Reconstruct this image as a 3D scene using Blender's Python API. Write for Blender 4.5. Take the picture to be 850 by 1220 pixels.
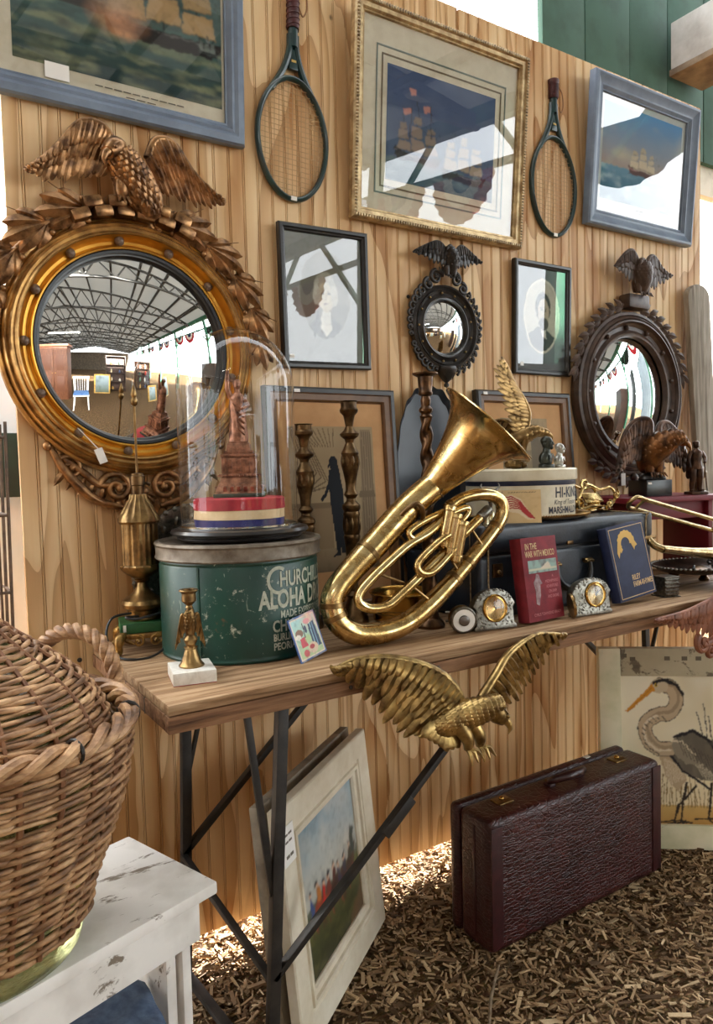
import bpy, bmesh, math, random
import numpy as np
from mathutils import Vector, Matrix, Euler, noise as mnoise
for _o in list(bpy.data.objects): bpy.data.objects.remove(_o, do_unlink=True)
scene = bpy.context.scene
col = scene.collection
rnd = random.Random(7)
PI = math.pi
R = math.radians
V = Vector

# ---------------------------------------------------------------- camera
def make_camera():
    pitch, roll, yaw = R(-3.3), R(-1.5), R(32.5)
    fw = V((math.sin(yaw)*math.cos(pitch), math.cos(yaw)*math.cos(pitch), math.sin(pitch)))
    r0 = V((math.cos(yaw), -math.sin(yaw), 0)); u0 = r0.cross(fw)
    r = r0*math.cos(roll)+u0*math.sin(roll); u = -r0*math.sin(roll)+u0*math.cos(roll)
    cd = bpy.data.cameras.new('camera'); co = bpy.data.objects.new('camera', cd); col.objects.link(co)
    cd.sensor_fit = 'VERTICAL'; cd.sensor_height = 36.0; cd.lens = 870/1220*36.0
    cd.clip_start = .02; cd.clip_end = 300
    m = Matrix((r, u, -fw)).transposed().to_4x4(); m.translation = V((0, -1.67, 1.17))
    co.matrix_world = m
    scene.camera = co
make_camera()

# ---------------------------------------------------------------- world, sun, exposure
world = bpy.data.worlds.new('sky'); scene.world = world; world.use_nodes = True
_bg = world.node_tree.nodes['Background']
_bg.inputs[0].default_value = (.92, .96, 1, 1); _bg.inputs[1].default_value = 3.4
def add_sun():
    ld = bpy.data.lights.new('sun', 'SUN'); ld.energy = 42; ld.angle = R(1.2); ld.color = (1, .95, .86)
    lo = bpy.data.objects.new('sun', ld); col.objects.link(lo)
    # low sun behind the panel wall: it only slips under and past the panel
    d = V((-.10, -.93, -.36)); lo.rotation_euler = d.to_track_quat('-Z', 'Y').to_euler()
add_sun()
vs = scene.view_settings
vs.view_transform = 'Standard'; vs.look = 'None'; vs.gamma = 1; vs.use_curve_mapping = False
vs.exposure = 0.85

# ---------------------------------------------------------------- node material helpers
def _nt(name):
    m = bpy.data.materials.new(name); m.use_nodes = True
    nt = m.node_tree; return m, nt, nt.nodes, nt.links, nt.nodes['Principled BSDF']
def _c(c): return (c[0], c[1], c[2], 1)
def s2l(r, g, b):
    f = lambda v: ((v/255+.055)/1.055)**2.4 if v > 10 else v/255/12.92
    return (f(r), f(g), f(b))
def coords(n, l, space, scale=(1, 1, 1), rot=(0, 0, 0)):
    mp = n.new('ShaderNodeMapping'); mp.inputs['Scale'].default_value = scale; mp.inputs['Rotation'].default_value = rot
    if space == 'world':
        g = n.new('ShaderNodeNewGeometry'); l.new(g.outputs['Position'], mp.inputs[0])
    else:
        t = n.new('ShaderNodeTexCoord'); l.new(t.outputs['Object'], mp.inputs[0])
    return mp.outputs[0]
def nz(n, l, vec, scale, detail=4, rough=.55, dist=0):
    t = n.new('ShaderNodeTexNoise'); t.inputs['Scale'].default_value = scale; t.inputs['Detail'].default_value = detail
    t.inputs['Roughness'].default_value = rough; t.inputs['Distortion'].default_value = dist
    l.new(vec, t.inputs['Vector']); return t.outputs['Fac']
def ramp(n, l, fac, stops):
    r = n.new('ShaderNodeValToRGB'); e = r.color_ramp.elements
    while len(e) < len(stops): e.new(.5)
    for i, (p, c) in enumerate(stops): e[i].position = p; e[i].color = _c(c) if len(c) == 3 else c
    l.new(fac, r.inputs[0]); return r.outputs[0]
def mixc(n, l, fac, a, b, mode='MIX'):
    x = n.new('ShaderNodeMix'); x.data_type = 'RGBA'; x.blend_type = mode
    for k, s in ((0, fac), (6, a), (7, b)):
        if isinstance(s, (int, float)): x.inputs[k].default_value = s
        elif isinstance(s, tuple): x.inputs[k].default_value = _c(s)
        else: l.new(s, x.inputs[k])
    return x.outputs[2]
def bump(n, l, b, h, strength, dist=.002):
    x = n.new('ShaderNodeBump'); x.inputs['Strength'].default_value = strength; x.inputs['Distance'].default_value = dist
    l.new(h, x.inputs['Height']); l.new(x.outputs[0], b.inputs['Normal'])
_mats = {}
def pm(name, c1, c2=None, scale=8, rough=.6, metal=0, bmp=.0, bscale=None, space='obj', stretch=(1, 1, 1), lo=.35, hi=.65,
       rvar=0, dist=0, coat=0, spec=None, bdist=.002):
    """principled material with two noise-mixed colours, roughness variation and bump"""
    if name in _mats: return _mats[name]
    m, nt, n, l, b = _nt(name)
    c2 = c2 or c1
    vec = coords(n, l, space, stretch)
    f = nz(n, l, vec, scale, 5, .6, dist)
    l.new(ramp(n, l, f, [(lo, c1), (hi, c2)]), b.inputs['Base Color'])
    b.inputs['Roughness'].default_value = rough; b.inputs['Metallic'].default_value = metal
    if coat: b.inputs['Coat Weight'].default_value = coat; b.inputs['Coat Roughness'].default_value = .15
    if spec is not None: b.inputs['Specular IOR Level'].default_value = spec
    if rvar:
        mr = n.new('ShaderNodeMapRange'); mr.inputs[3].default_value = max(.02, rough-rvar); mr.inputs[4].default_value = min(1, rough+rvar)
        l.new(f, mr.inputs[0]); l.new(mr.outputs[0], b.inputs['Roughness'])
    if bmp: bump(n, l, b, nz(n, l, vec, bscale or scale*4, 4), bmp, bdist)
    _mats[name] = m; return m
def vcol_mat(name, rough=.55, spec=.3, grain=0):
    """flat print: colour attribute 'ink'"""
    if name in _mats: return _mats[name]
    m, nt, n, l, b = _nt(name)
    a = n.new('ShaderNodeVertexColor'); a.layer_name = 'ink'
    out = a.outputs['Color']
    if grain:
        f = nz(n, l, coords(n, l, 'obj'), 420, 3)
        out = mixc(n, l, grain, out, ramp(n, l, f, [(.3, (.35, .35, .35)), (.7, (.65, .65, .65))]), 'OVERLAY')
    l.new(out, b.inputs['Base Color']); b.inputs['Roughness'].default_value = rough; b.inputs['Specular IOR Level'].default_value = spec
    _mats[name] = m; return m
def thin_glass(name, tint=(1, 1, 1), base=.05, power=4.0, rough=0.0):
    """single-walled glass: see-through with a Fresnel-like reflection"""
    if name in _mats: return _mats[name]
    m = bpy.data.materials.new(name); m.use_nodes = True
    nt = m.node_tree; n, l = nt.nodes, nt.links; n.clear()
    o = n.new('ShaderNodeOutputMaterial'); mx = n.new('ShaderNodeMixShader'); t = n.new('ShaderNodeBsdfTransparent'); g = n.new('ShaderNodeBsdfGlossy')
    t.inputs[0].default_value = _c(tint); g.inputs['Roughness'].default_value = rough; g.inputs[0].default_value = (1, 1, 1, 1)
    lw = n.new('ShaderNodeLayerWeight'); pw = n.new('ShaderNodeMath'); pw.operation = 'POWER'; pw.inputs[1].default_value = power
    lw.inputs['Blend'].default_value = .5
    ad = n.new('ShaderNodeMath'); ad.operation = 'MULTIPLY_ADD'; ad.inputs[1].default_value = 1-base; ad.inputs[2].default_value = base
    l.new(lw.outputs['Facing'], pw.inputs[0]); l.new(pw.outputs[0], ad.inputs[0]); l.new(ad.outputs[0], mx.inputs[0])
    l.new(t.outputs[0], mx.inputs[1]); l.new(g.outputs[0], mx.inputs[2]); l.new(mx.outputs[0], o.inputs[0])
    _mats[name] = m; return m

# ---------------------------------------------------------------- mesh helpers
def cr(pts, n=8, closed=False):
    """Catmull-Rom through points (tuples of any length)"""
    P = [np.array(p, float) for p in pts]; out = []; N = len(P)
    rng = N if closed else N-1
    for i in range(rng):
        if closed: a, b, c, d = P[i-1], P[i], P[(i+1) % N], P[(i+2) % N]
        else: a, b, c, d = P[max(i-1, 0)], P[i], P[i+1], P[min(i+2, N-1)]
        for k in range(n):
            t = k/n
            out.append(.5*((2*b)+(-a+c)*t+(2*a-5*b+4*c-d)*t*t+(-a+3*b-3*c+d)*t**3))
    if not closed: out.append(P[-1])
    return [tuple(float(v) for v in p) for p in out]
def lerp_list(L, t):
    x = t*(len(L)-1); i = min(int(x), len(L)-2); f = x-i
    a, b = L[i], L[i+1]
    if isinstance(a, (int, float)): return a*(1-f)+b*f
    return tuple(p*(1-f)+q*f for p, q in zip(a, b))
class MB:
    def __init__(s, M=None): s.v = []; s.f = []; s.M = M or Matrix()
    def add(s, vs_, fs):
        k = len(s.v); M = s.M
        s.v += [tuple(M @ V(p)) for p in vs_]; s.f += [tuple(i+k for i in q) for q in fs]; return s
    def box(s, c, d, rot=None, taper=1.0):
        hx, hy, hz = d[0]/2, d[1]/2, d[2]/2
        p = [V((x*hx*(taper if z > 0 else 1), y*hy*(taper if z > 0 else 1), z*hz)) for z in (-1, 1) for y in (-1, 1) for x in (-1, 1)]
        if rot is not None:
            rm = rot if isinstance(rot, Matrix) else Euler(rot).to_matrix()
            p = [rm.to_3x3() @ q for q in p]
        c = V(c)
        return s.add([q+c for q in p], [(0, 2, 3, 1), (4, 5, 7, 6), (0, 1, 5, 4), (2, 6, 7, 3), (0, 4, 6, 2), (1, 3, 7, 5)])
    def bar(s, a, b, w, h=None, up=(0, 0, 1)):
        a, b = V(a), V(b); d = b-a; L = d.length; d.normalize(); h = h or w
        u = V(up)
        if abs(d.dot(u)) > .97: u = V((0, 1, 0))
        x = d.cross(u).normalized(); u = x.cross(d)
        m = Matrix((d, x, u)).transposed()
        return s.box((a+b)/2, (L, w, h), m)
    def tube(s, pts, r, n=10, closed=False, caps=True, flat=None, up=None):
        """sweep a circle (or ellipse: flat=(a,b) scale) along pts, r number or list"""
        P = [V(p) for p in pts]; N = len(P)
        rr = [r]*N if isinstance(r, (int, float)) else [lerp_list(list(r), i/(N-1)) for i in range(N)]
        T = []
        for i in range(N):
            if closed: d = P[(i+1) % N]-P[i-1]
            else: d = P[min(i+1, N-1)]-P[max(i-1, 0)]
            T.append(d.normalized() if d.length > 1e-9 else V((0, 0, 1)))
        u = V(up) if up else (V((0, 0, 1)) if abs(T[0].z) < .9 else V((1, 0, 0)))
        nn = (u-T[0]*u.dot(T[0])).normalized()
        vs_ = []; a, b = flat or (1, 1)
        for i in range(N):
            if up:
                w = V(up); nn = (w-T[i]*w.dot(T[i]))
                nn = nn.normalized() if nn.length > 1e-6 else V((1, 0, 0))
            else:
                nn = nn-T[i]*nn.dot(T[i]); nn = nn.normalized() if nn.length > 1e-6 else T[i].orthogonal().normalized()
            bb = T[i].cross(nn)
            for k in range(n):
                an = 2*PI*k/n
                vs_.append(P[i]+nn*(math.cos(an)*rr[i]*a)+bb*(math.sin(an)*rr[i]*b))
        fs = []
        for i in range(N if closed else N-1):
            j = (i+1) % N
            for k in range(n):
                q = (k+1) % n
                fs.append((i*n+k, i*n+q, j*n+q, j*n+k))
        if caps and not closed:
            fs.append(tuple(range(n-1, -1, -1))); fs.append(tuple((N-1)*n+k for k in range(n)))
        return s.add(vs_, fs)
    def lathe(s, prof, n=32, c=(0, 0, 0), cap=True, wob=None):
        vs_ = []; c = V(c)
        for i, (r, z) in enumerate(prof):
            for k in range(n):
                a = 2*PI*k/n; q = r*(wob(a, z) if wob else 1)
                vs_.append(c+V((q*math.cos(a), q*math.sin(a), z)))
        fs = []
        for i in range(len(prof)-1):
            for k in range(n):
                q = (k+1) % n
                fs.append((i*n+k, i*n+q, (i+1)*n+q, (i+1)*n+k))
        if cap:
            if prof[0][0] > 1e-4: fs.append(tuple(range(n-1, -1, -1)))
            if prof[-1][0] > 1e-4: fs.append(tuple((len(prof)-1)*n+k for k in range(n)))
        return s.add(vs_, fs)
    def ell(s, c, r, n=12, m=8, rot=None):
        vs_ = []; fs = []; c = V(c)
        rm = Euler(rot).to_matrix() if rot else None
        for i in range(m+1):
            t = PI*i/m
            for k in range(n):
                a = 2*PI*k/n
                p = V((r[0]*math.sin(t)*math.cos(a), r[1]*math.sin(t)*math.sin(a), -r[2]*math.cos(t)))
                vs_.append(c+(rm @ p if rm else p))
        for i in range(m):
            for k in range(n):
                q = (k+1) % n; fs.append((i*n+k, i*n+q, (i+1)*n+q, (i+1)*n+k))
        return s.add(vs_, fs)
    def prism(s, out, y0, y1):
        """outline [(x,z)] (counter-clockwise seen from -Y) extruded from y0 (front) to y1"""
        N = len(out)
        vs_ = [(x, y0, z) for x, z in out]+[(x, y1, z) for x, z in out]
        fs = [tuple(range(N)), tuple(range(2*N-1, N-1, -1))]
        for i in range(N):
            j = (i+1) % N; fs.append((i, N+i, N+j, j))
        return s.add(vs_, fs)
    def leaf(s, a, b, w, nrm, th=.003, prof=None, bend=0.0):
        """feather / leaf: flattened diamond section with a raised midrib"""
        a, b, nrm = V(a), V(b), V(nrm).normalized(); d = b-a
        L = d.length
        if L < 1e-6: return s
        side = nrm.cross(d).normalized(); up = d.cross(side).normalized()
        prof = prof or FEATHER
        vs_ = []; fs = []; N = len(prof)
        for t, k in prof:
            c = a+d*t+up*(bend*L*math.sin(t*PI))
            vs_ += [c-side*(w*k/2), c+up*(th*(.35+.65*k)), c+side*(w*k/2), c-up*(th*.6*k)]
        for i in range(N-1):
            for k in range(4):
                q = (k+1) % 4; fs.append((i*4+k, i*4+q, (i+1)*4+q, (i+1)*4+k))
        fs.append((3, 2, 1, 0)); fs.append(tuple((N-1)*4+k for k in range(4)))
        return s.add(vs_, fs)
    def build(s, name, mat, parent=None, smooth=True, angle=40, bevel=0, seg=2, loc=None, kind=None):
        me = bpy.data.meshes.new(name); me.from_pydata(s.v, [], s.f)
        bm = bmesh.new(); bm.from_mesh(me)
        bmesh.ops.recalc_face_normals(bm, faces=bm.faces)
        if bevel:
            bmesh.ops.bevel(bm, geom=[e for e in bm.edges if len(e.link_faces) == 2 and e.calc_face_angle(0) > .6], offset=bevel, segments=seg, affect='EDGES', profile=.6, clamp_overlap=True)
        bm.to_mesh(me); bm.free()
        return link(name, me, mat, parent, smooth, angle, loc, kind)
FEATHER = [(0, .6), (.25, .92), (.6, 1), (.85, .82), (.96, .45), (1, .08)]
LAUREL = [(0, .12), (.18, .7), (.42, 1), (.68, .96), (.88, .62), (1, .08)]
LEAF = [(0, .12), (.2, .7), (.42, 1), (.65, .85), (.86, .4), (1, .03)]
def link(name, me, mat, parent=None, smooth=True, angle=40, loc=None, kind=None):
    if mat is not None:
        me.materials.clear(); me.materials.append(mat)
    if smooth and len(me.polygons):
        me.polygons.foreach_set('use_smooth', [True]*len(me.polygons))
        me.set_sharp_from_angle(angle=R(angle))
    o = bpy.data.objects.new(name, me); col.objects.link(o)
    if parent is not None: o.parent = parent
    if loc is not None: o.location = loc
    if kind: o['kind'] = kind
    return o
def tag(o, label, cat, group=None, kind=None):
    o['label'] = label; o['category'] = cat
    if group: o['group'] = group
    if kind: o['kind'] = kind
    return o
def thing(name, label, cat, loc=(0, 0, 0), rot=(0, 0, 0), group=None, kind=None):
    o = bpy.data.objects.new(name, None); o.empty_display_size = .05; col.objects.link(o)
    o.location = loc; o.rotation_euler = rot
    return tag(o, label, cat, group, kind)
def rot_to(axis_from, d):
    return V(axis_from).rotation_difference(V(d)).to_matrix().to_4x4()
FRONT = Matrix.Rotation(PI/2, 4, 'X')     # lathe axis z -> -y (towards the viewer of the wall)
def text_mesh(body, size=1.0, bold=.0, xs=1.0, align='CENTER', shear=0):
    cu = bpy.data.curves.new('lettering', 'FONT'); cu.body = body; cu.size = size; cu.align_x = align; cu.align_y = 'BOTTOM_BASELINE'
    cu.offset = bold; cu.shear = shear; cu.resolution_u = 3
    o = bpy.data.objects.new('lettering', cu); col.objects.link(o)
    me = bpy.data.meshes.new_from_object(o)
    vs_ = [(v.co.x*xs, v.co.y) for v in me.vertices]; fs = [tuple(p.vertices) for p in me.polygons]
    bpy.data.objects.remove(o); bpy.data.curves.remove(cu); bpy.data.meshes.remove(me)
    return vs_, fs
def letter(lines, mat, parent, fn, name='lettering'):
    """lines: (text, x, z, size, kwargs); fn maps (x,z) to a 3d point"""
    mb = MB()
    for body, x, z, size, kw in lines:
        v, f = text_mesh(body, size, **kw)
        mb.add([fn(x+p[0], z+p[1]) for p in v], f)
    return mb.build(name, mat, parent, smooth=False)

# ---------------------------------------------------------------- flat prints
class Canvas:
    def __init__(s, w, h, base):
        s.w, s.h = w, h; s.a = np.zeros((h, w, 3)); s.a[:] = base
        s.X, s.Y = np.meshgrid((np.arange(w)+.5)/w, (np.arange(h)+.5)/h)
        s.rs = np.random.RandomState(5)
    def blend(s, m, c, al=1.0):
        k = (np.asarray(m, float)*al)[..., None]; s.a = s.a*(1-k)+np.array(c)*k; return s
    def grad(s, c0, c1, y0=0, y1=1, x0=0, x1=1, al=1):
        t = np.clip((s.Y-y0)/(y1-y0), 0, 1)[..., None]
        k = ((s.X >= x0) & (s.X <= x1) & (s.Y >= y0) & (s.Y <= y1))[..., None]*al
        s.a = s.a*(1-k)+(np.array(c0)*(1-t)+np.array(c1)*t)*k; return s
    def mpoly(s, pts):
        m = np.zeros((s.h, s.w), bool); n = len(pts)
        for i in range(n):
            (x0, y0), (x1, y1) = pts[i], pts[(i+1) % n]
            if y0 == y1: continue
            m ^= ((y0 > s.Y) != (y1 > s.Y)) & (s.X < (x1-x0)*(s.Y-y0)/(y1-y0)+x0)
        return m
    def poly(s, pts, c, al=1): return s.blend(s.mpoly(pts), c, al)
    def mell(s, x, y, rx, ry, soft=0):
        d = np.sqrt(((s.X-x)/rx)**2+((s.Y-y)/ry)**2)
        return np.clip((1-d)/soft, 0, 1) if soft else d < 1
    def ell(s, x, y, rx, ry, c, al=1, soft=0): return s.blend(s.mell(x, y, rx, ry, soft), c, al)
    def line(s, pts, w, c, al=1):
        m = np.zeros((s.h, s.w), bool); asp = s.w/s.h
        for (x0, y0), (x1, y1) in zip(pts, pts[1:]):
            dx, dy = (x1-x0), (y1-y0)/asp; L2 = dx*dx+dy*dy+1e-12
            t = np.clip(((s.X-x0)*dx+(s.Y-y0)/asp*dy)/L2, 0, 1)
            m |= ((s.X-x0-t*dx)**2+((s.Y-y0)/asp-t*dy)**2) < (w/2)**2
        return s.blend(m, c, al)
    def fnoise(s, sx, sy):
        gx, gy = max(2, int(sx)), max(2, int(sy)); g = s.rs.rand(gy+1, gx+1)
        x, y = s.X*gx, s.Y*gy; i, j = np.minimum(x.astype(int), gx-1), np.minimum(y.astype(int), gy-1); u, v = x-i, y-j
        u, v = u*u*(3-2*u), v*v*(3-2*v)
        return (g[j, i]*(1-u)+g[j, i+1]*u)*(1-v)+(g[j+1, i]*(1-u)+g[j+1, i+1]*u)*v
    def mottle(s, sx, sy, c, al, m=None, lo=.45):
        k = np.clip((s.fnoise(sx, sy)*.6+s.fnoise(sx*2, sy*2)*.4-lo)/(1-lo), 0, 1)
        if m is not None: k = k*m
        return s.blend(k, c, al)
def _smear(s, amp, f=9, seed=1):
    s.rs = np.random.RandomState(seed)
    dx = (s.fnoise(f, f)+.5*s.fnoise(f*3, f*3)-.75)*amp*s.w; dy = (s.fnoise(f, f)+.5*s.fnoise(f*3, f*3)-.75)*amp*s.h
    j, i = np.mgrid[0:s.h, 0:s.w]
    s.a = s.a[np.clip((j+dy).astype(int), 0, s.h-1), np.clip((i+dx).astype(int), 0, s.w-1)]
    b = s.a.copy(); b[1:-1, 1:-1] = (s.a[1:-1, 1:-1]*2+s.a[:-2, 1:-1]+s.a[2:, 1:-1]+s.a[1:-1, :-2]+s.a[1:-1, 2:])/6; s.a = b
    return s
Canvas.smear = _smear
def caption_bars(parent, mat, rows, y):
    for cx, z, w, h in rows:
        n = max(2, int(w/.02)); x = cx-w/2
        for k in range(n): MB().box((0, 0, 0), (w/n*.8, .0006, h)).build('caption_bar', mat, parent, loc=(x+w/n*(k+.5), y, z))
def print_mesh(name, cv, W, H, mat, parent, loc=(0, 0, 0), warp=None):
    """plane in local XZ facing -Y carrying the canvas as a colour attribute"""
    w, h = cv.w, cv.h
    xs = np.linspace(-W/2, W/2, w); zs = np.linspace(0, H, h)
    X, Z = np.meshgrid(xs, zs); co = np.stack([X, np.zeros_like(X), Z], -1).reshape(-1, 3)
    if warp: co = np.array([warp(*p) for p in co])
    me = bpy.data.meshes.new(name)
    i = np.arange(w*h).reshape(h, w)
    q = np.stack([i[:-1, :-1], i[:-1, 1:], i[1:, 1:], i[1:, :-1]], -1).reshape(-1, 4)
    me.from_pydata(co.tolist(), [], q.tolist())
    at = me.color_attributes.new('ink', 'FLOAT_COLOR', 'POINT')
    buf = np.ones((w*h, 4), np.float32); buf[:, :3] = np.clip(cv.a.reshape(-1, 3), 0, 1)
    at.data.foreach_set('color', buf.ravel())
    return link(name, me, mat, parent, smooth=False, loc=loc)
# ================================================================ surface materials
def pine_mat():
    m, nt, n, l, b = _nt('beadboard_pine')
    big = nz(n, l, coords(n, l, 'world', (4.2, 4.2, .62)), 1.25, 2, .45, .5)
    mu = n.new('ShaderNodeMath'); mu.operation = 'MULTIPLY'; mu.inputs[1].default_value = 8; l.new(big, mu.inputs[0])
    fr = n.new('ShaderNodeMath'); fr.operation = 'FRACT'; l.new(mu.outputs[0], fr.inputs[0])
    flame = ramp(n, l, fr.outputs[0], [(.0, s2l(166, 114, 62)), (.22, s2l(196, 148, 94)), (.5, s2l(222, 184, 134)), (.85, s2l(236, 206, 160)), (1, s2l(228, 194, 146))])
    blot = ramp(n, l, nz(n, l, coords(n, l, 'world', (5, 5, .75)), 1.5, 2, .5, .9), [(.38, s2l(238, 208, 162)), (.52, s2l(222, 184, 132)), (.55, s2l(180, 128, 74)), (.68, s2l(204, 160, 106))])
    c = mixc(n, l, .42, flame, blot)
    fine = nz(n, l, coords(n, l, 'world', (160, 160, 5)), 1, 4, .6)
    c = mixc(n, l, .18, c, ramp(n, l, fine, [(.3, (.38, .38, .38)), (.7, (.62, .62, .62))]), 'OVERLAY')
    # small dark knots and nail stains
    vo = n.new('ShaderNodeTexVoronoi'); vo.inputs['Scale'].default_value = 2.1; vo.inputs['Randomness'].default_value = 1
    l.new(coords(n, l, 'world', (1, 1, .8)), vo.inputs['Vector'])
    c = mixc(n, l, ramp(n, l, vo.outputs['Distance'], [(.012, (1, 1, 1)), (.02, (0, 0, 0))]), c, s2l(88, 58, 32))
    l.new(c, b.inputs['Base Color']); b.inputs['Roughness'].default_value = .5; b.inputs['Specular IOR Level'].default_value = .35
    bump(n, l, b, fine, .15, .001)
    return m
PINE = pine_mat()
GROOVE = pm('beadboard_groove', s2l(150, 100, 55), s2l(110, 70, 36), 30, .7)
def worn_wood(name, a, b_, c_, sx=(1.5, 26, 26), rough=.72, crack=True):
    m, nt, n, l, b = _nt(name)
    f = nz(n, l, coords(n, l, 'world', sx), 2.2, 7, .65, .6)
    cc = ramp(n, l, f, [(.28, c_), (.45, b_), (.62, a), (.8, tuple(min(1, x*1.15) for x in a))])
    g = nz(n, l, coords(n, l, 'world'), 5, 3)
    cc = mixc(n, l, .35, cc, ramp(n, l, g, [(.3, (.3, .3, .3)), (.7, (.68, .68, .68))]), 'OVERLAY')
    l.new(cc, b.inputs['Base Color']); b.inputs['Roughness'].default_value = rough; b.inputs['Specular IOR Level'].default_value = .25
    bump(n, l, b, f, .5, .002); _mats[name] = m
    return m
TABLE_TOP = worn_wood('weathered_tabletop', s2l(176, 146, 112), s2l(142, 110, 78), s2l(86, 60, 38))
TABLE_EDGE = worn_wood('weathered_table_edge', s2l(156, 118, 86), s2l(122, 88, 62), s2l(74, 52, 36))
def chipped_paint(name, paint, under, amount=.36, scale=9, rough=.55, dirt=s2l(150, 140, 120), st=(1, 1, 1), rot=(0, 0, 0)):
    m, nt, n, l, b = _nt(name)
    v = coords(n, l, 'world', st, rot)
    f = nz(n, l, v, scale, 8, .7, .4)
    g = nz(n, l, coords(n, l, 'world', (3, 3, 3)), 3, 4)
    c = mixc(n, l, ramp(n, l, g, [(.45, (0, 0, 0)), (.75, (.55, .55, .55))]), paint, dirt)
    mask = ramp(n, l, f, [(amount-.025, (1, 1, 1)), (amount+.01, (0, 0, 0))])
    c = mixc(n, l, mask, c, under)
    l.new(c, b.inputs['Base Color']); b.inputs['Roughness'].default_value = rough
    bump(n, l, b, f, .25, .0015); _mats[name] = m
    return m
BENCH_WHITE = chipped_paint('chipped_white_paint', s2l(240, 237, 230), s2l(128, 116, 100), .405, 11, .5, s2l(176, 168, 154), (.5, 2.0, 1.4), (0, 0, R(-18)))
SASH_PAINT = chipped_paint('old_sash_paint', s2l(236, 228, 198), s2l(150, 130, 98), .37, 10, .6, s2l(176, 180, 120))
GREEN_BOARD = chipped_paint('weathered_green_boards', s2l(56, 92, 78), s2l(118, 106, 84), .33, 2.6, .75, s2l(36, 64, 54), (6, 6, .5))
GREEN_STEEL = pm('green_painted_steel', s2l(58, 118, 92), s2l(44, 92, 72), 4, .5)
BLACK_STEEL = pm('black_painted_steel', s2l(38, 37, 36), s2l(58, 54, 50), 25, .45, .3, .1)
FLAT_WHITE = pm('plain_white_card', s2l(238, 236, 230), None, 5, .6)

# ================================================================ wall of beadboard
def build_wall():
    w = bpy.data.objects.new('wall_back', None); col.objects.link(w); w.location = (.23, 0, .05)
    tag(w, 'wall of honey coloured pine beadboard sheets behind the table', 'wall', kind='structure')
    step, H = .03812, 2.44
    z0 = 0
    def strip(pts):
        mb = MB(); N = len(pts)
        vs_ = [(x, y, z) for z in (0, H) for x, y in pts]
        mb.add(vs_, [(i, i+1, N+i+1, N+i) for i in range(N-1)]+[tuple(range(N-1, -1, -1)), tuple(range(N, 2*N)), (N-1, 0, N, 2*N-1)])
        return mb
    # one board with its bead: flat face, groove, round bead, groove
    pr = [(0, .003), (0, -.0046), (.0008, -.0055), (.0312, -.0055), (.0320, -.0046), (.0321, -.0006), (.0328, -.0006), (.0330, -.0042), (.0340, -.0055), (.0358, -.0055), (.0368, -.0042), (.0371, -.0006), (.0378, -.0006), (.0378, .003)]
    first = strip(pr).build('plank', PINE, w, angle=35)
    for sheet in range(2):
        for i in range(32 if sheet == 0 else 31):
            o = first if sheet == 0 and i == 0 else first.copy()
            if o is not first: col.objects.link(o); o.parent = w
            o.location = (sheet*1.222+i*step, -.004 if sheet else 0, sheet*-.004)
    for sheet in range(2):
        MB().box((.61+sheet*1.2, .009, H/2), (1.218-sheet*.035, .012, H)).build('backing_sheet', GROOVE, w)
    mb = MB()
    for x in (.06, .62, 1.2, 1.8, 2.32): mb.box((x, .05, 1.22), (.09, .05, 2.3))
    mb.build('stud', TABLE_EDGE, w)
    # screw heads
    mb = MB()
    for x, z in ((.10, 1.16), (.115, .55), (.52, .60), (1.14, 1.47), (1.02, 1.60), (.10, .72)):
        mb.lathe([(.0052, 0), (.0052, .002), (.003, .003), (0, .003)], 10, (0, 0, 0))
        for i in range(40, 0, -1):
            q = V(mb.v[-i]); mb.v[-i] = tuple(FRONT @ q+V((x, -.0056, z)))
    mb.build('screw_head', BLACK_STEEL, w)
build_wall()

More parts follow.
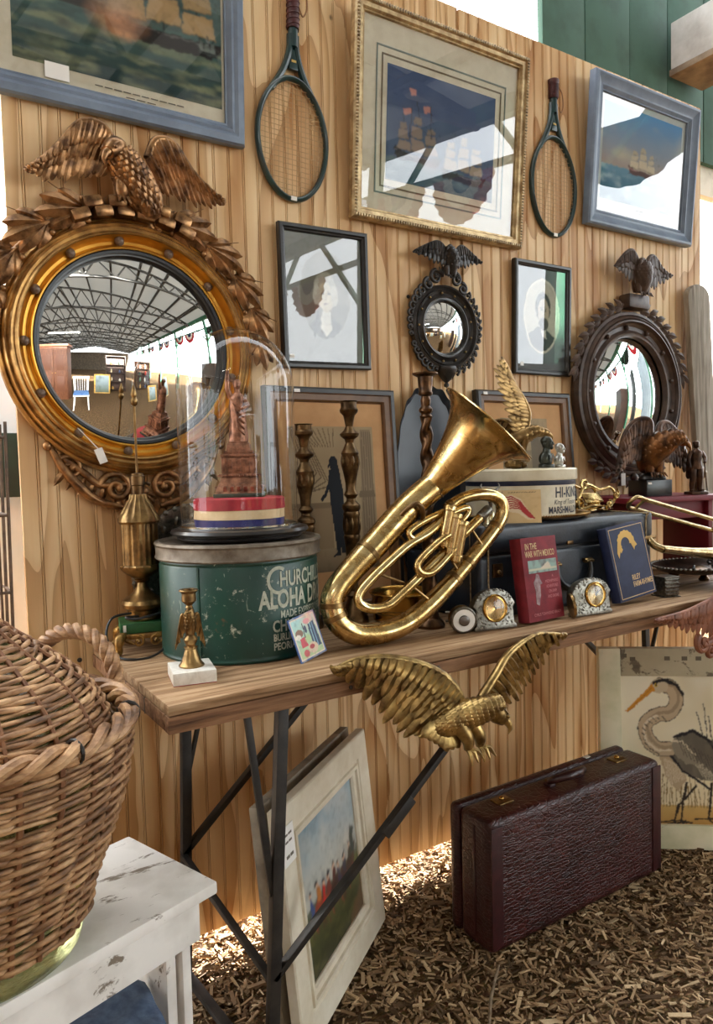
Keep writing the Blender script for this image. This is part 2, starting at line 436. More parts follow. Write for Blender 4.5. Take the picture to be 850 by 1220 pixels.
# ================================================================ ground
def build_ground():
    m, nt, n, l, b = _nt('wood_chip_ground')
    v = coords(n, l, 'world')
    vo = n.new('ShaderNodeTexVoronoi'); vo.inputs['Scale'].default_value = 70; l.new(coords(n, l, 'world', (1, 2.2, 1), (0, 0, .6)), vo.inputs['Vector'])
    f = nz(n, l, v, 26, 8, .7)
    c = ramp(n, l, f, [(.3, s2l(60, 46, 32)), (.5, s2l(112, 90, 64)), (.66, s2l(160, 134, 98))])
    c = mixc(n, l, .5, c, mixc(n, l, .8, vo.outputs['Color'], s2l(120, 96, 68)), 'OVERLAY')
    l.new(c, b.inputs['Base Color']); b.inputs['Roughness'].default_value = .9; b.inputs['Specular IOR Level'].default_value = .1
    bump(n, l, b, vo.outputs['Distance'], .8, .01)
    me = MB(); N = 60; S = 60
    me.add([(-20+i*S/N, -34+j*S/N, 0) for j in range(N+1) for i in range(N+1)], [(j*(N+1)+i, j*(N+1)+i+1, (j+1)*(N+1)+i+1, (j+1)*(N+1)+i) for j in range(N) for i in range(N)])
    fl = me.build('floor', m); tag(fl, 'bare earth floor strewn with brown wood chips', 'ground', kind='structure')
    # loose chips
    rs = np.random.RandomState(3)
    def chips(K, x0, x1, y0, y1, smin, smax, zt):
        c = np.stack([rs.uniform(x0, x1, K), rs.uniform(y0, y1, K), rs.uniform(.002, zt, K)], -1)
        L = rs.uniform(smin, smax, K)*rs.choice([.7, 1, 1.5], K, p=[.45, .4, .15]); W = L*rs.uniform(.14, .32, K); T = rs.uniform(.0012, .004, K)
        yaw = rs.uniform(0, 2*np.pi, K); pit = rs.normal(0, .22, K); rol = rs.normal(0, .3, K)
        ex = np.stack([np.cos(yaw)*np.cos(pit), np.sin(yaw)*np.cos(pit), np.sin(pit)], -1)
        s0 = np.stack([-np.sin(yaw), np.cos(yaw), np.zeros(K)], -1); u0 = np.cross(ex, s0)
        ey = s0*np.cos(rol)[:, None]+u0*np.sin(rol)[:, None]; ez = np.cross(ex, ey)
        vs_ = []
        for z in (-1, 1):
            for y in (-1, 1):
                for x in (-1, 1):
                    k = rs.uniform(.65, 1.0, K)
                    vs_.append(c+ex*(x*L/2)[:, None]+ey*(y*W/2*k)[:, None]+ez*(z*T/2)[:, None])
        return np.stack(vs_, 1), L
    def chip_obj(name, arr, label):
        a = np.concatenate(arr); K = len(a)
        F = np.array([(0, 2, 3, 1), (4, 5, 7, 6), (0, 1, 5, 4), (2, 6, 7, 3), (0, 4, 6, 2), (1, 3, 7, 5)])
        fs = (F[None]+(np.arange(K)*8)[:, None, None]).reshape(-1, 4)
        me = bpy.data.meshes.new(name)
        me.from_pydata(a.reshape(-1, 3).tolist(), [], fs.tolist())
        at = me.color_attributes.new('ink', 'FLOAT_COLOR', 'POINT')
        pal = np.array([s2l(186, 158, 122), s2l(158, 130, 98), s2l(212, 186, 148), s2l(128, 102, 76), s2l(98, 78, 58), s2l(170, 140, 106)])
        pc = pal[rs.choice(6, K, p=[.24, .22, .12, .18, .12, .12])]*rs.uniform(.8, 1.12, (K, 1))
        buf = np.ones((K, 8, 4), np.float32); buf[..., :3] = pc[:, None]
        at.data.foreach_set('color', buf.ravel())
        o = link(name, me, vcol_mat('chip_wood', .85, .15, .5), None, smooth=False)
        tag(o, label, 'wood chips', kind='stuff')
    chip_obj('wood_chips', [chips(21000, .3, 2.6, -1.0, .25, .010, .026, .016)[0], chips(2600, .35, 2.5, -.95, .1, .018, .04, .020)[0],
                            chips(2200, 2.3, 4.2, -1.0, .6, .014, .034, .014)[0], chips(1500, -.3, .4, -1.0, .25, .014, .034, .012)[0]],
             'thick litter of brown wood chips covering the ground under the table')
    # a few long twigs
    for a, bq, lab in (((.95, -.62, .022), (1.12, -.47, .026), 'long thin pale twig lying on the wood chips in front of the burgundy suitcase'), ((1.50, -.60, .024), (1.53, -.50, .024), 'short straight pale twig on the wood chips near the suitcase front')):
        tw = MB().tube(cr([a, ((a[0]+bq[0])/2, (a[1]+bq[1])/2+.01, .022), bq], 5), [.003, .004, .0025], 6)
        o = tw.build('twig', pm('twig_bark', s2l(150, 130, 105), s2l(110, 92, 70), 40, .9))
        tag(o, lab, 'twig')
build_ground()

# ================================================================ shed around the place (seen in mirrors, glass and past the wall)
def build_shed():
    roof = bpy.data.materials.new('grey_roof_sheet'); roof.use_nodes = True; nt = roof.node_tree; nt.nodes.clear()
    o = nt.nodes.new('ShaderNodeOutputMaterial'); mx = nt.nodes.new('ShaderNodeMixShader'); d_ = nt.nodes.new('ShaderNodeBsdfDiffuse'); tr = nt.nodes.new('ShaderNodeBsdfTranslucent')
    d_.inputs[0].default_value = (.24, .25, .24, 1); tr.inputs[0].default_value = (.8, .82, .8, 1); mx.inputs[0].default_value = .025
    nt.links.new(d_.outputs[0], mx.inputs[1]); nt.links.new(tr.outputs[0], mx.inputs[2]); nt.links.new(mx.outputs[0], o.inputs[0])
    dark = pm('dark_truss_steel', s2l(40, 42, 42), s2l(58, 58, 56), 6, .6)
    def roof_z(x): return 4.55+(6-x)*.17 if x > -2 else 5.91-(-2-x)*.17
    mb = MB()
    ys = (-30, -.35)
    mb.add([(6.3, ys[0], roof_z(6.3)), (6.3, ys[1], roof_z(6.3)), (-2, ys[1], 5.91), (-2, ys[0], 5.91), (-10, ys[0], roof_z(-10)), (-10, ys[1], roof_z(-10))], [(0, 1, 2, 3), (3, 2, 5, 4)])
    rf = mb.build('ceiling', roof, smooth=False); tag(rf, 'grey sheet metal shed roof on dark trusses', 'roof', kind='structure')
    # purlins
    mb = MB()
    for x in np.arange(-9.5, 6.2, 1.05): mb.box((float(x), -15.2, roof_z(float(x))-.06), (.07, 29.5, .1))
    mb.build('purlin', dark, rf)
    # trusses every 2.4 m
    mb = MB()
    for y in np.arange(-27, -.5, 2.4):
        y = float(y)
        for a, b_ in (((6, y, 4.35), (-2, y, 5.7)), ((-2, y, 5.7), (-10, y, 4.35)), ((6, y, 4.3), (-10, y, 4.3))):
            mb.bar(a, b_, .07, .1)
        for k in range(16):
            x = -10+k; xa = x+.5
            zt = lambda q: roof_z(q)-.22
            mb.bar((x, y, 4.3), (xa, y, max(4.36, zt(xa))), .035, .05); mb.bar((xa, y, max(4.36, zt(xa))), (x+1, y, 4.3), .035, .05)
    mb.build('truss', dark, rf)
    # lateral bracing seen as a grid
    mb = MB()
    for x in (-7, -4, -1, 2, 4.6): mb.bar((x, -28, 4.32), (x, -.6, 4.32), .05, .08)
    mb.build('brace_rod', dark, rf)
    # open side: green posts with Y braces, eave beam, low rail
    for i, y in enumerate((-.9, -3.85, -7.5, -10.8, -14.1, -17.4, -20.7)):
        t = thing('roof_post', 'green steel post with Y braces along the open side of the shed', 'post', (6, y, 0), group='green roof posts')
        t['kind'] = 'structure'
        MB().box((0, 0, 2.15), (.16, .16, 4.3)).build('shaft', GREEN_STEEL, t, bevel=.01)
        for s in (-1, 1): MB().bar((0, 0, 3.1), (0, s*1.25, 4.3), .06, .06).build('brace', GREEN_STEEL, t)
    eb = MB().box((6, -14, 4.40), (.14, 28, .2)).build('trim_1', GREEN_STEEL); tag(eb, 'green eave beam over the open side of the shed', 'beam', kind='structure')
    rb = MB().box((6.02, -14, 3.84), (.05, 28, .08)).build('trim_2', GREEN_STEEL); tag(rb, 'narrow green rail carrying the bunting', 'rail', kind='structure')
    # bunting half-rounds on the rail
    cols = [pm('bunting_blue', s2l(32, 48, 110), None, 4, .8), pm('bunting_white', s2l(236, 232, 226), None, 4, .8), pm('bunting_red', s2l(170, 26, 40), None, 4, .8)]
    for i, y in enumerate((-1.7, -5.6, -6.9, -9.2, -10.5, -13, -14.2, -16.6)):
        t = thing('bunting', 'red white and blue pleated half round bunting hung on the shed rail', 'bunting', (6, y, 3.8), group='bunting on the rail')
        for k, (r0, r1) in enumerate(((.02, .2), (.2, .36), (.36, .56))):
            mb = MB(); N = 24; vs_ = []
            for j in range(N+1):
                a = PI*j/N; w = .018*(1 if j % 2 else -1)
                for r in (r0, r1): vs_.append((w*r*2, math.cos(a)*r, -math.sin(a)*r))
            mb.add(vs_, [(2*j, 2*j+1, 2*j+3, 2*j+2) for j in range(N)])
            o = mb.build(('blue_band', 'white_band', 'red_band')[k], cols[k], t, smooth=False)
            sm = o.modifiers.new('cloth', 'SOLIDIFY'); sm.thickness = .004
    t = thing('canvas_swag', 'dark green canvas swag hung on the shed rail between the bunting', 'swag', (6, -3.15, 3.8)); mb = MB(); N = 28
    vs_ = []
    for i in range(N+1):
        y = -.85+1.7*i/N; d = .50*(1-(y/.85)**2)+.02
        vs_ += [(.02*math.sin(i*1.7), y, .06), (.03*math.sin(i*1.7), y, -d)]
    mb.add(vs_, [(2*i, 2*i+1, 2*i+3, 2*i+2) for i in range(N)]); o = mb.build('canvas', pm('dark_green_canvas', s2l(30, 44, 38), s2l(22, 34, 30), 5, .9), t); o.modifiers.new('t', 'SOLIDIFY').thickness = .006
    # rear gable wall of the shed and goods along the aisle
    wl = MB().box((-2, -29.5, 2.2), (16, .15, 4.4)).build('wall_front', pm('shed_rear_boards', s2l(120, 108, 92), s2l(90, 80, 68), 3, .8)); tag(wl, 'far boarded end wall of the shed', 'wall', kind='structure')
    wl = MB().box((-9.9, -15, 2.2), (.15, 29, 4.4)).build('wall_left', pm('shed_side_boards', s2l(140, 128, 110), s2l(98, 88, 74), 3, .8)); tag(wl, 'boarded long side wall of the shed', 'wall', kind='structure')
    # fluorescent tubes and a bulb hanging from the trusses
    def emit(name, c, s):
        m = bpy.data.materials.new(name); m.use_nodes = True; nt = m.node_tree; nt.nodes.clear()
        e = nt.nodes.new('ShaderNodeEmission'); e.inputs[0].default_value = _c(c); e.inputs[1].default_value = s
        o = nt.nodes.new('ShaderNodeOutputMaterial'); nt.links.new(e.outputs[0], o.inputs[0]); return m
    tube_m = emit('tube_glow', (1, .97, .9), 26)
    for i, (x, y, rz) in enumerate(((-2.9, -4.2, 0), (-2.6, -9.0, 0))):
        t = thing('tube_light', ('long white fluorescent tube fitting hung above the wardrobe', 'long white fluorescent tube fitting hung deep in the shed')[i], 'light', (x, y, 3.9), (0, 0, rz))
        MB().box((0, 0, .05), (2.4, .16, .05)).build('housing', FLAT_WHITE, t, bevel=.01)
        MB().tube([(-1.15, 0, 0), (1.15, 0, 0)], .03, 10).build('tube', tube_m, t)
        for s in (-1, 1): MB().tube([(s*.9, 0, .07), (s*.9, 0, .42)], .006, 6).build('hanger', dark, t)
build_shed()

def furniture_behind():
    """goods on the other side of the aisle, visible in the round mirrors"""
    brown = pm('wardrobe_wood', s2l(128, 78, 48), s2l(92, 52, 30), 5, .5, 0, 0, None, 'obj', (6, 6, 1))
    t = thing('wardrobe', 'tall brown wooden wardrobe with panelled door across the aisle', 'wardrobe', (-1.5, -4.6, 0), (0, 0, PI))
    MB().box((0, 0, 1.05), (1.0, .5, 2.1)).build('body', brown, t, bevel=.01)
    MB().box((0, 0, 2.14), (1.14, .6, .1)).build('cornice', brown, t, bevel=.02)
    for s in (-1, 1):
        d = MB().box((s*.24, -.26, 1.05), (.44, .03, 1.8)).build('door', brown, t, bevel=.006)
        for z in (.62, 1.45): MB().box((s*.24, -.28, z), (.28, .015, .6)).build('panel', pm('wardrobe_panel', s2l(104, 60, 36), None, 6, .5), d, bevel=.006)
        MB().ell((s*.06, -.29, 1.05), (.018, .018, .018)).build('knob', pm('knob_brass', s2l(200, 160, 80), None, 5, .3, 1), d)
    t = thing('white_chair', 'white spindle back chair with blue seat cushion across the aisle', 'chair', (-.35, -3.5, 0), (0, 0, PI*.94))
    MB().box((0, 0, .45), (.46, .44, .04)).build('seat', FLAT_WHITE, t, bevel=.01)
    MB().box((0, 0, .50), (.44, .42, .07)).build('cushion', pm('blue_cushion', s2l(90, 130, 180), s2l(70, 105, 160), 9, .8), t, bevel=.02)
    for sx in (-1, 1):
        for sy in (-1, 1): MB().tube([(sx*.19, sy*.18, .44), (sx*.22, sy*.21, 0)], .018, 8).build('leg', FLAT_WHITE, t)
        MB().tube([(sx*.2, .2, .46), (sx*.23, .28, .95)], .018, 8).build('back_post', FLAT_WHITE, t)
    for k in range(6): MB().tube([((k-2.5)*.065, .205, .46), ((k-2.5)*.072, .275, .92)], .008, 6).build('spindle', FLAT_WHITE, t)
    MB().box((0, .28, .96), (.52, .025, .08)).build('top_rail', FLAT_WHITE, t, bevel=.008)
    shelfm = pm('dark_shelf_wood', s2l(70, 44, 30), s2l(48, 30, 20), 6, .5)
    for i, (x, y, h, rz) in enumerate(((.9, -6.2, 1.9, PI), (2.6, -6.8, 1.7, PI*.9), (3.9, -2.35, 1.75, PI*.62), (-3.4, -5.4, 1.8, PI))):
        t = thing('display_shelf', ('dark wooden display shelf beside the propped landscape across the aisle', 'dark display shelf turned aside behind the propped pictures', 'dark display shelf by the open side of the shed', 'dark display shelf next to the brown wardrobe')[i], 'shelf', (x, y, 0), (0, 0, rz))
        for s in (-1, 1): MB().box((s*.5, 0, h/2), (.03, .32, h)).build('side_panel', shelfm, t)
        MB().box((0, .15, h/2), (1.0, .02, h)).build('back_panel', shelfm, t)
        for k in range(5): MB().box((0, 0, .08+k*(h-.12)/4), (.98, .31, .025)).build('shelf_board', shelfm, t)
        for k in range(4):
            for j in range(2):
                z = .0935+k*(h-.12)/4; rr = rnd.uniform(.045, .08); hh = rnd.uniform(.14, .28)
                c = rnd.choice([(210, 190, 150), (160, 60, 50), (70, 110, 90), (220, 214, 200), (180, 140, 70), (60, 80, 120)])
                o = MB().lathe([(rr*.7, 0), (rr, hh*.35), (rr*.9, hh*.6), (rr*.4, hh*.85), (rr*.5, hh), (rr*.42, hh)], 12).build('vase', pm('ware_%d_%d_%d' % c, s2l(*c), None, 5, .3))
                cs, sn = math.cos(rz), math.sin(rz); lx, ly = (j-.5)*.4+rnd.uniform(-.04, .04), -.02
                o.location = (x+lx*cs-ly*sn, y+lx*sn+ly*cs, z)
                tag(o, 'small glazed vase on the display shelf ' + ('beside the propped landscape', 'behind the propped pictures', 'by the open side of the shed', 'next to the wardrobe')[i], 'vase', 'vases on display shelf %s' % 'abcd'[i])
    for i, (x, y, w, h, rz, c) in enumerate(((.2, -5.6, .7, .9, PI, (120, 140, 110)), (3.6, -5.2, .8, 1.0, PI*.75, (90, 110, 90)), (2.4, -4.4, .5, .62, PI*.85, (150, 130, 90)))):
        t = thing('leaning_picture', ('tall gilt framed landscape propped beside the white chair', 'wide gilt framed landscape propped near the open side', 'small gilt framed landscape propped in the aisle')[i], 'picture', (x, y, .0), (R(-12), 0, rz))
        gm = pm('aisle_gilt', s2l(200, 160, 80), s2l(160, 120, 60), 8, .4, .6)
        for s in (-1, 1):
            MB().box((s*w/2, 0, h/2), (.07, .04, h+.07)).build('frame_rail', gm, t, bevel=.008)
            MB().box((0, 0, h/2+s*h/2), (w, .038, .07)).build('frame_rail', gm, t, bevel=.008)
        cv = Canvas(24, 24, s2l(*c)); cv.grad(s2l(70, 80, 50), s2l(170, 190, 200)); cv.mottle(6, 6, s2l(60, 70, 40), .7)
        print_mesh('canvas', cv, w, h, vcol_mat('aisle_paint', .5), t, (0, -.005, 0))
    d = thing('green_door', 'dark green painted door leaf standing in the aisle near the open side', 'door', (3.75, -1.30, 0), (0, 0, PI*.70))
    gm = pm('dark_green_door_paint', s2l(24, 44, 42), s2l(16, 32, 32), 4, .5)
    MB().box((0, 0, 1.02), (.52, .05, 2.04)).build('leaf', gm, d, bevel=.004)
    for z in (.55, 1.5): MB().box((0, -.028, z), (.34, .012, .7)).build('panel', gm, d, bevel=.004)
    MB().ell((.2, -.05, 1.0), (.025, .025, .025)).build('knob', pm('knob_brass', s2l(200, 160, 80), None, 5, .3, 1), d)
    c = thing('tarp_curtain', 'pale blue-grey tarp hanging beside the green door near the open side', 'curtain', (4.05, -.80, 0)); mb = MB(); N = 40
    ca, sa = math.cos(PI*.68), math.sin(PI*.68)
    vs_ = []
    for z in (.05, 2.25):
        for i in range(N+1): u = -.4+.8*i/N; w = .03*math.sin(i*.9); vs_.append((u*ca-w*sa, u*sa+w*ca, z))
    mb.add(vs_, [(i, i+1, N+2+i, N+1+i) for i in range(N)]); o = mb.build('tarp', pm('pale_tarp', s2l(196, 212, 220), s2l(170, 188, 200), 5, .6), c); o.modifiers.new('t', 'SOLIDIFY').thickness = .003
    MB().tube([(-.42*ca, -.42*sa, 2.26), (.42*ca, .42*sa, 2.26)], .015, 8).build('rail', GREEN_STEEL, c)
    for s in (-1, 1): MB().tube([(s*.42*ca, s*.42*sa, 0), (s*.42*ca, s*.42*sa, 2.26)], .015, 8).build('pole', GREEN_STEEL, c)
furniture_behind()

# outside, past the ends of the panel wall
def outside():
    w = bpy.data.objects.new('wall_right', None); col.objects.link(w); w.location = (2.44, .6, 2.7)
    tag(w, 'weathered green painted boards above the right end of the panel wall', 'wall', kind='structure')
    x = 0; i = 0
    for wd in (.27, .31, .29, .30, .33, .3, .3):
        mb = MB().box((x+wd/2, rnd.uniform(0, .006), .55), (wd-.004, .03, 1.1+(.16 if i == 0 else 0)))
        mb.build('plank', GREEN_BOARD, w, bevel=.003); x += wd; i += 1
    MB().box((1.5, .05, -.06), (1.9, .05, .17)).build('cream_board', chipped_paint('cream_weathered', s2l(222, 214, 196), s2l(150, 135, 110), .35, 6), w, bevel=.004)
    t = thing('trim_3', 'grey timber beam end jutting out from the green boards', 'beam', (3.42, .36, 3.17), kind='structure')
    MB().box((0, 0, 0), (.26, .4, .22)).build('beam', pm('grey_beam', s2l(196, 194, 190), s2l(160, 156, 150), 6, .8, 0, .2), t, bevel=.006)
    MB().box((0, 0, -.125), (.27, .41, .03)).build('beam_soffit', pm('brown_beam', s2l(140, 122, 100), s2l(96, 80, 64), 9, .8, 0, .2), t, bevel=.003)
    # white tent side with a yellow stroke past the left end, and a green timber rail
    t = thing('tent_sidewall', 'white fabric sheet with a yellow brush stroke past the wall end', 'sheet', (-.35, 1.05, 0))
    mb = MB(); N = 24
    mb.add([(i/N*1.0-.5+.35, .012*math.sin(i*1.1), z) for z in (0, 1.9) for i in range(N+1)], [(i, i+1, N+2+i, N+1+i) for i in range(N)])
    o = mb.build('fabric', pm('pale_tent_fabric', s2l(214, 230, 236), s2l(236, 240, 240), 5, .7), t); o.modifiers.new('s', 'SOLIDIFY').thickness = .004
    o2 = MB().tube(cr([(.5, -.03, 1.44), (.56, -.032, 1.435), (.62, -.034, 1.45), (.66, -.034, 1.5)], 6), [.003, .012, .012, .003], 8, flat=(1, .2), up=(0, 0, 1)).build('yellow_stroke', pm('yellow_print', s2l(214, 172, 60), None, 5, .6), t)
    t2 = MB().box((.1, .98, 1.215), (1.0, .06, .21)).build('trim_4', pm('dark_green_timber', s2l(18, 56, 46), s2l(12, 40, 34), 6, .6), bevel=.006)
    tag(t2, 'dark green timber rail crossing the white sheet', 'rail', kind='structure')
    # added white tent fabric, blocks the sun above the low rays under the panel
    m = bpy.data.materials.new('sun_blocker_fabric'); m.use_nodes = True; nt = m.node_tree; nt.nodes.clear()
    o = nt.nodes.new('ShaderNodeOutputMaterial'); mx = nt.nodes.new('ShaderNodeMixShader'); d_ = nt.nodes.new('ShaderNodeBsdfDiffuse'); tr = nt.nodes.new('ShaderNodeBsdfTranslucent')
    for q in (d_, tr): q.inputs[0].default_value = (.92, .93, .94, 1)
    mx.inputs[0].default_value = .6; nt.links.new(d_.outputs[0], mx.inputs[1]); nt.links.new(tr.outputs[0], mx.inputs[2]); nt.links.new(mx.outputs[0], o.inputs[0])
    t = thing('sun_blocker_tent', 'added white tent fabric blocking the sun beyond the panel wall', 'tent', (2.5, 4.2, 0)); mb = MB(); N = 40
    vs_ = [(-8+16*i/N, .05*math.sin(i*.9), z) for z in (1.95, 5.2) for i in range(N+1)]+[(-8+16*i/N, 3.0, 6.6) for i in range(N+1)]
    mb.add(vs_, [(r*(N+1)+i, r*(N+1)+i+1, (r+1)*(N+1)+i+1, (r+1)*(N+1)+i) for r in range(2) for i in range(N)]); mb.build('sun_blocker_sheet', m, t)
    for x in (-8, -4, 0, 4, 8): MB().tube([(x, .1, 0), (x, .1, 5.2)], .04, 8).build('sun_blocker_pole', FLAT_WHITE, t)
outside()
# ================================================================ the long table
TZ = .80
def build_table():
    t = thing('folding_table', 'long weathered plank table on black folding steel legs', 'table', (1.42, -.275, 0))
    X0, X1, Y0, Y1 = .356, 2.36, -.535, -.012
    def at(x, y, z): return (x-1.42, y+.275, z)
    # top boards running lengthwise, with ends uneven
    ys = [Y0, -.365, -.185, Y1]
    for i in range(3):
        mb = MB().box(at((X0+X1)/2+rnd.uniform(-.002, .002), (ys[i]+ys[i+1])/2, TZ-.009), (X1-X0-.002, ys[i+1]-ys[i]-.003, .018))
        mb.build('plank', TABLE_TOP, t, bevel=.003)
    for y, nm in ((Y0+.011, 'front_rail'), (Y1-.011, 'rear_rail')):
        MB().box(at((X0+X1)/2, y, TZ-.0335), (X1-X0, .021, .028)).build(nm, TABLE_EDGE, t, bevel=.002)
    for x in (X0+.011, X1-.011):
        MB().box(at(x, (Y0+Y1)/2, TZ-.0335), (.021, Y1-Y0-.046, .028)).build('end_rail', TABLE_EDGE, t, bevel=.002)
    MB().box(at(X0+.011, -.40, TZ-.0335), (.022, .003, .029)).build('joint_shadow_gap', BLACK_STEEL, t)  # black strip drawn in as the shadow gap between the boards
    mb = MB()
    for x in (.7, 1.25): mb.M = Matrix.Translation(at(x, Y0-.0005, TZ-.032)) @ FRONT; mb.lathe([(.004, 0), (.004, .0015), (0, .0025)], 8)
    mb.M = Matrix(); mb.build('screw_head', BLACK_STEEL, t)
    yf, yr = -.478, -.10
    S = lambda a, b, nm, w=.018, h=.012: MB().bar(at(*a), at(*b), w, h).build(nm, BLACK_STEEL, t, bevel=.0015)
    for side in (0, 1):
        f = (lambda x: x) if side == 0 else (lambda x: 2.70-x)
        S((f(.588-.13*side), yf, .782), (f(.536-.13*side), yf, .006), 'leg', .022, .018)
        S((f(.537), yr, .782), (f(.508), yr, .006), 'leg', .022, .018)
        S((f(.511-.13*side), yf, .78), (f(.554-.13*side), yf, .392), 'strut', .013, .008)
        S((f(.606 if side == 0 else .40), yr, .782), (f(.520), yr, .45), 'strut', .013, .008)
        if side == 0: S((f(.549), yf, .232), (f(1.215), yf, .775), 'brace', .018, .012)
        S((f(.512), yr, .315), (f(1.03), yr, .775), 'brace', .018, .014)
        S((f(.512), yr, .315), (f(.549-.13*side), yf, .228), 'cross_bar', .014, .012)
        S((f(.540-.13*side), yf+.01, .03), (f(.513), yr, .03), 'foot_bar', .02, .014)
        if side == 0: MB().bar(at(f(.80), yf-.012, .437), at(f(.87), yf-.012, .494), .008, .022).build('hinge_plate', BLACK_STEEL, t, bevel=.002)
build_table()
# ================================================================ eagles
def wing(mb, arm, trail, n, W, nrm, th, rows=3, edge=.01, frac=(1, .66, .42)):
    """feathered wing between a leading-edge polyline and a trailing-edge polyline"""
    A = cr(arm, 8); T = cr(trail, 8); nv = V(nrm).normalized()
    for r in range(rows):
        m = n if r == 0 else int(n*(1+.25*r))
        for i in range(m):
            t = (i+.5*(r % 2))/(m-1 if m > 1 else 1); t = min(t, 1)
            a = V(lerp_list(A, t)); e = V(lerp_list(T, t)); d = e-a
            k = frac[r]*(1+.05*math.sin(i*2.3))
            off = nv*(th*(.5+1.1*r)+th*.35*(i % 2))
            mb.leaf(a+off*.8, a+d*k+off, W*(1.0-.12*r)*(.85+.15*math.sin(PI*min(1, t+.2))), nv, th, FEATHER, .02)
    L = [V(p)+nv*th for p in A]
    mb.tube([tuple(p) for p in L], [edge, edge*.95, edge*.7, edge*.35], 8)
    # thin web closing the back
    vs_ = []; K = 12
    for i in range(K+1):
        t = i/K; a = V(lerp_list(A, t)); e = V(lerp_list(T, t)); vs_ += [a-nv*th*.4, a+(e-a)*.8-nv*th*.4]
    mb.add(vs_, [(2*i, 2*i+1, 2*i+3, 2*i+2) for i in range(K)])
def eagle_body(mb, spine, radii, n=14, scale_w=.016, th=.002, front=(0, -1, 0), rows=9, around=9, t0=.08, t1=.72, flat=(1, 1), up=None):
    P = cr(spine, 6); mb.tube(P, radii, n, flat=flat, up=up)
    for r in range(rows):
        t = t0+(t1-t0)*r/max(1, rows-1)
        c = V(lerp_list(P, t)); c2 = V(lerp_list(P, min(1, t+.06))); ax = (c-c2).normalized()   # towards the tail
        rad = lerp_list(list(radii), t)
        f = V(front); f = (f-ax*f.dot(ax)).normalized(); s = ax.cross(f)
        for k in range(around):
            an = (k+.5*(r % 2)-(around-1)/2)*(4.4/around)
            o = (f*math.cos(an)+s*math.sin(an))
            b = c+o*rad*.98
            mb.leaf(b, b+ax*scale_w*1.35+o*th*.7, scale_w, o, th, FEATHER)
def beak_head(mb, c, d, up, r, th=.002):
    """head with brow, hooked beak and eyes; d = looking direction"""
    c, d, up = V(c), V(d).normalized(), V(up).normalized(); s = d.cross(up).normalized()
    mb.tube([tuple(c-d*r*1.3-up*r*.2), tuple(c-d*r*.6), tuple(c), tuple(c+d*r*.8-up*r*.05)], [r*.85, r*1.05, r, r*.62], 10)
    mb.tube([tuple(c+d*r*.6+up*r*.05), tuple(c+d*r*1.25+up*r*.02), tuple(c+d*r*1.75-up*r*.28), tuple(c+d*r*1.85-up*r*.85)], [r*.5, r*.4, r*.24, r*.03], 8)
    for q in (-1, 1):
        mb.ell(c+d*r*.45+s*(q*r*.78)+up*r*.28, (r*.2, r*.2, r*.2), 8, 6)
        mb.leaf(c+d*r*.75+s*(q*r*.62)+up*r*.42, c-d*r*.4+s*(q*r*.9)+up*r*.55, r*.35, up, r*.12, LEAF)
def talons(mb, c, d, s, L=.02, r=.004):
    c, d, s = V(c), V(d), V(s)
    for k in (-1, 0, 1):
        e = d+s*k*.6
        mb.tube([tuple(c), tuple(c+e*L*.6+V((0, 0, L*.15))), tuple(c+e*L-V((0, 0, L*.35)))], [r, r, r*.3], 6)
def scroll(mb, c, r0, turns, a0, w, y, hand=1, n=26, taper=.25, depth=.006):
    """flat spiral volute in the XZ plane"""
    pts = []
    for i in range(n):
        t = i/(n-1); a = a0+hand*turns*2*PI*t; r = r0*(1-t*.86)
        pts.append((c[0]+r*math.cos(a), y-depth*t, c[1]+r*math.sin(a)))
    mb.tube(pts, [w, w*.9, w*.7, w*.75], 8)
    mb.ell((pts[-1][0], y-depth, pts[-1][2]), (w*1.1, w*1.1, w*1.1), 8, 6)
    return pts
def sprig(mb, p, d, size, y, leaves=5, berries=True):
    """acanthus / laurel spray in the XZ plane at p pointing along d"""
    d = V((d[0], 0, d[1])).normalized(); s = V((d.z, 0, -d.x)); b = V((p[0], y, p[1]))
    for k in range(leaves):
        sd = (0, .36, -.36, .74, -.74, .7)[k]; yy = V((0, -.010+.0016*k, 0))
        e = (d*math.cos(sd)+s*math.sin(sd))
        mb.leaf(b+yy*.5, b+e*size*(1, .86, .86, .60, .60, .5)[k]+yy, size*.29, (0, -1, 0), size*.085, LAUREL, .06)
        mb.tube([tuple(b+yy+V((0, -.002, 0))), tuple(b+e*size*.8+yy*1.5)], [size*.022, size*.008], 5)
    if berries:
        for q in (-1, 1): mb.ell(b+s*q*size*.20+d*size*.03+V((0, -.005, 0)), (size*.075,)*3, 8, 6)
    mb.tube([tuple(b-d*size*.25), tuple(b+d*size*.2)], [size*.06, size*.05], 8)

# ================================================================ round convex mirrors
MIRROR = pm('mirror_silver', (.9, .91, .9), None, 4, .015, 1)
def convex_mirror(t, prof_outer, prof_cove, prof_slip, rg, bulge, m_outer, m_cove, m_slip, balls, rb, rball, yball, n=96, ballmat=None):
    mk = lambda pr: MB(FRONT).lathe(pr, n, cap=False)
    mk(prof_outer).build('outer_moulding', m_outer, t, angle=30)
    mk(prof_cove).build('cove', m_cove, t, angle=30)
    mk(prof_slip).build('slip_ring', m_slip, t, angle=30)
    mb = MB(FRONT); K = 20
    mb.lathe([(rg*math.sin(.5*PI*i/K) if False else rg*(1-i/K), bulge*(1-(1-i/K)**2)+.012) for i in range(K+1)], 96, cap=False)
    mb.build('mirror_glass', MIRROR, t, angle=180)
    for k in range(balls):
        a = 2*PI*(k+.5)/balls
        MB().ell((0, 0, 0), (rball, rball*.95, rball), 12, 8).build('ball', ballmat or m_outer, t, loc=(math.cos(a)*rb, -yball, math.sin(a)*rb))
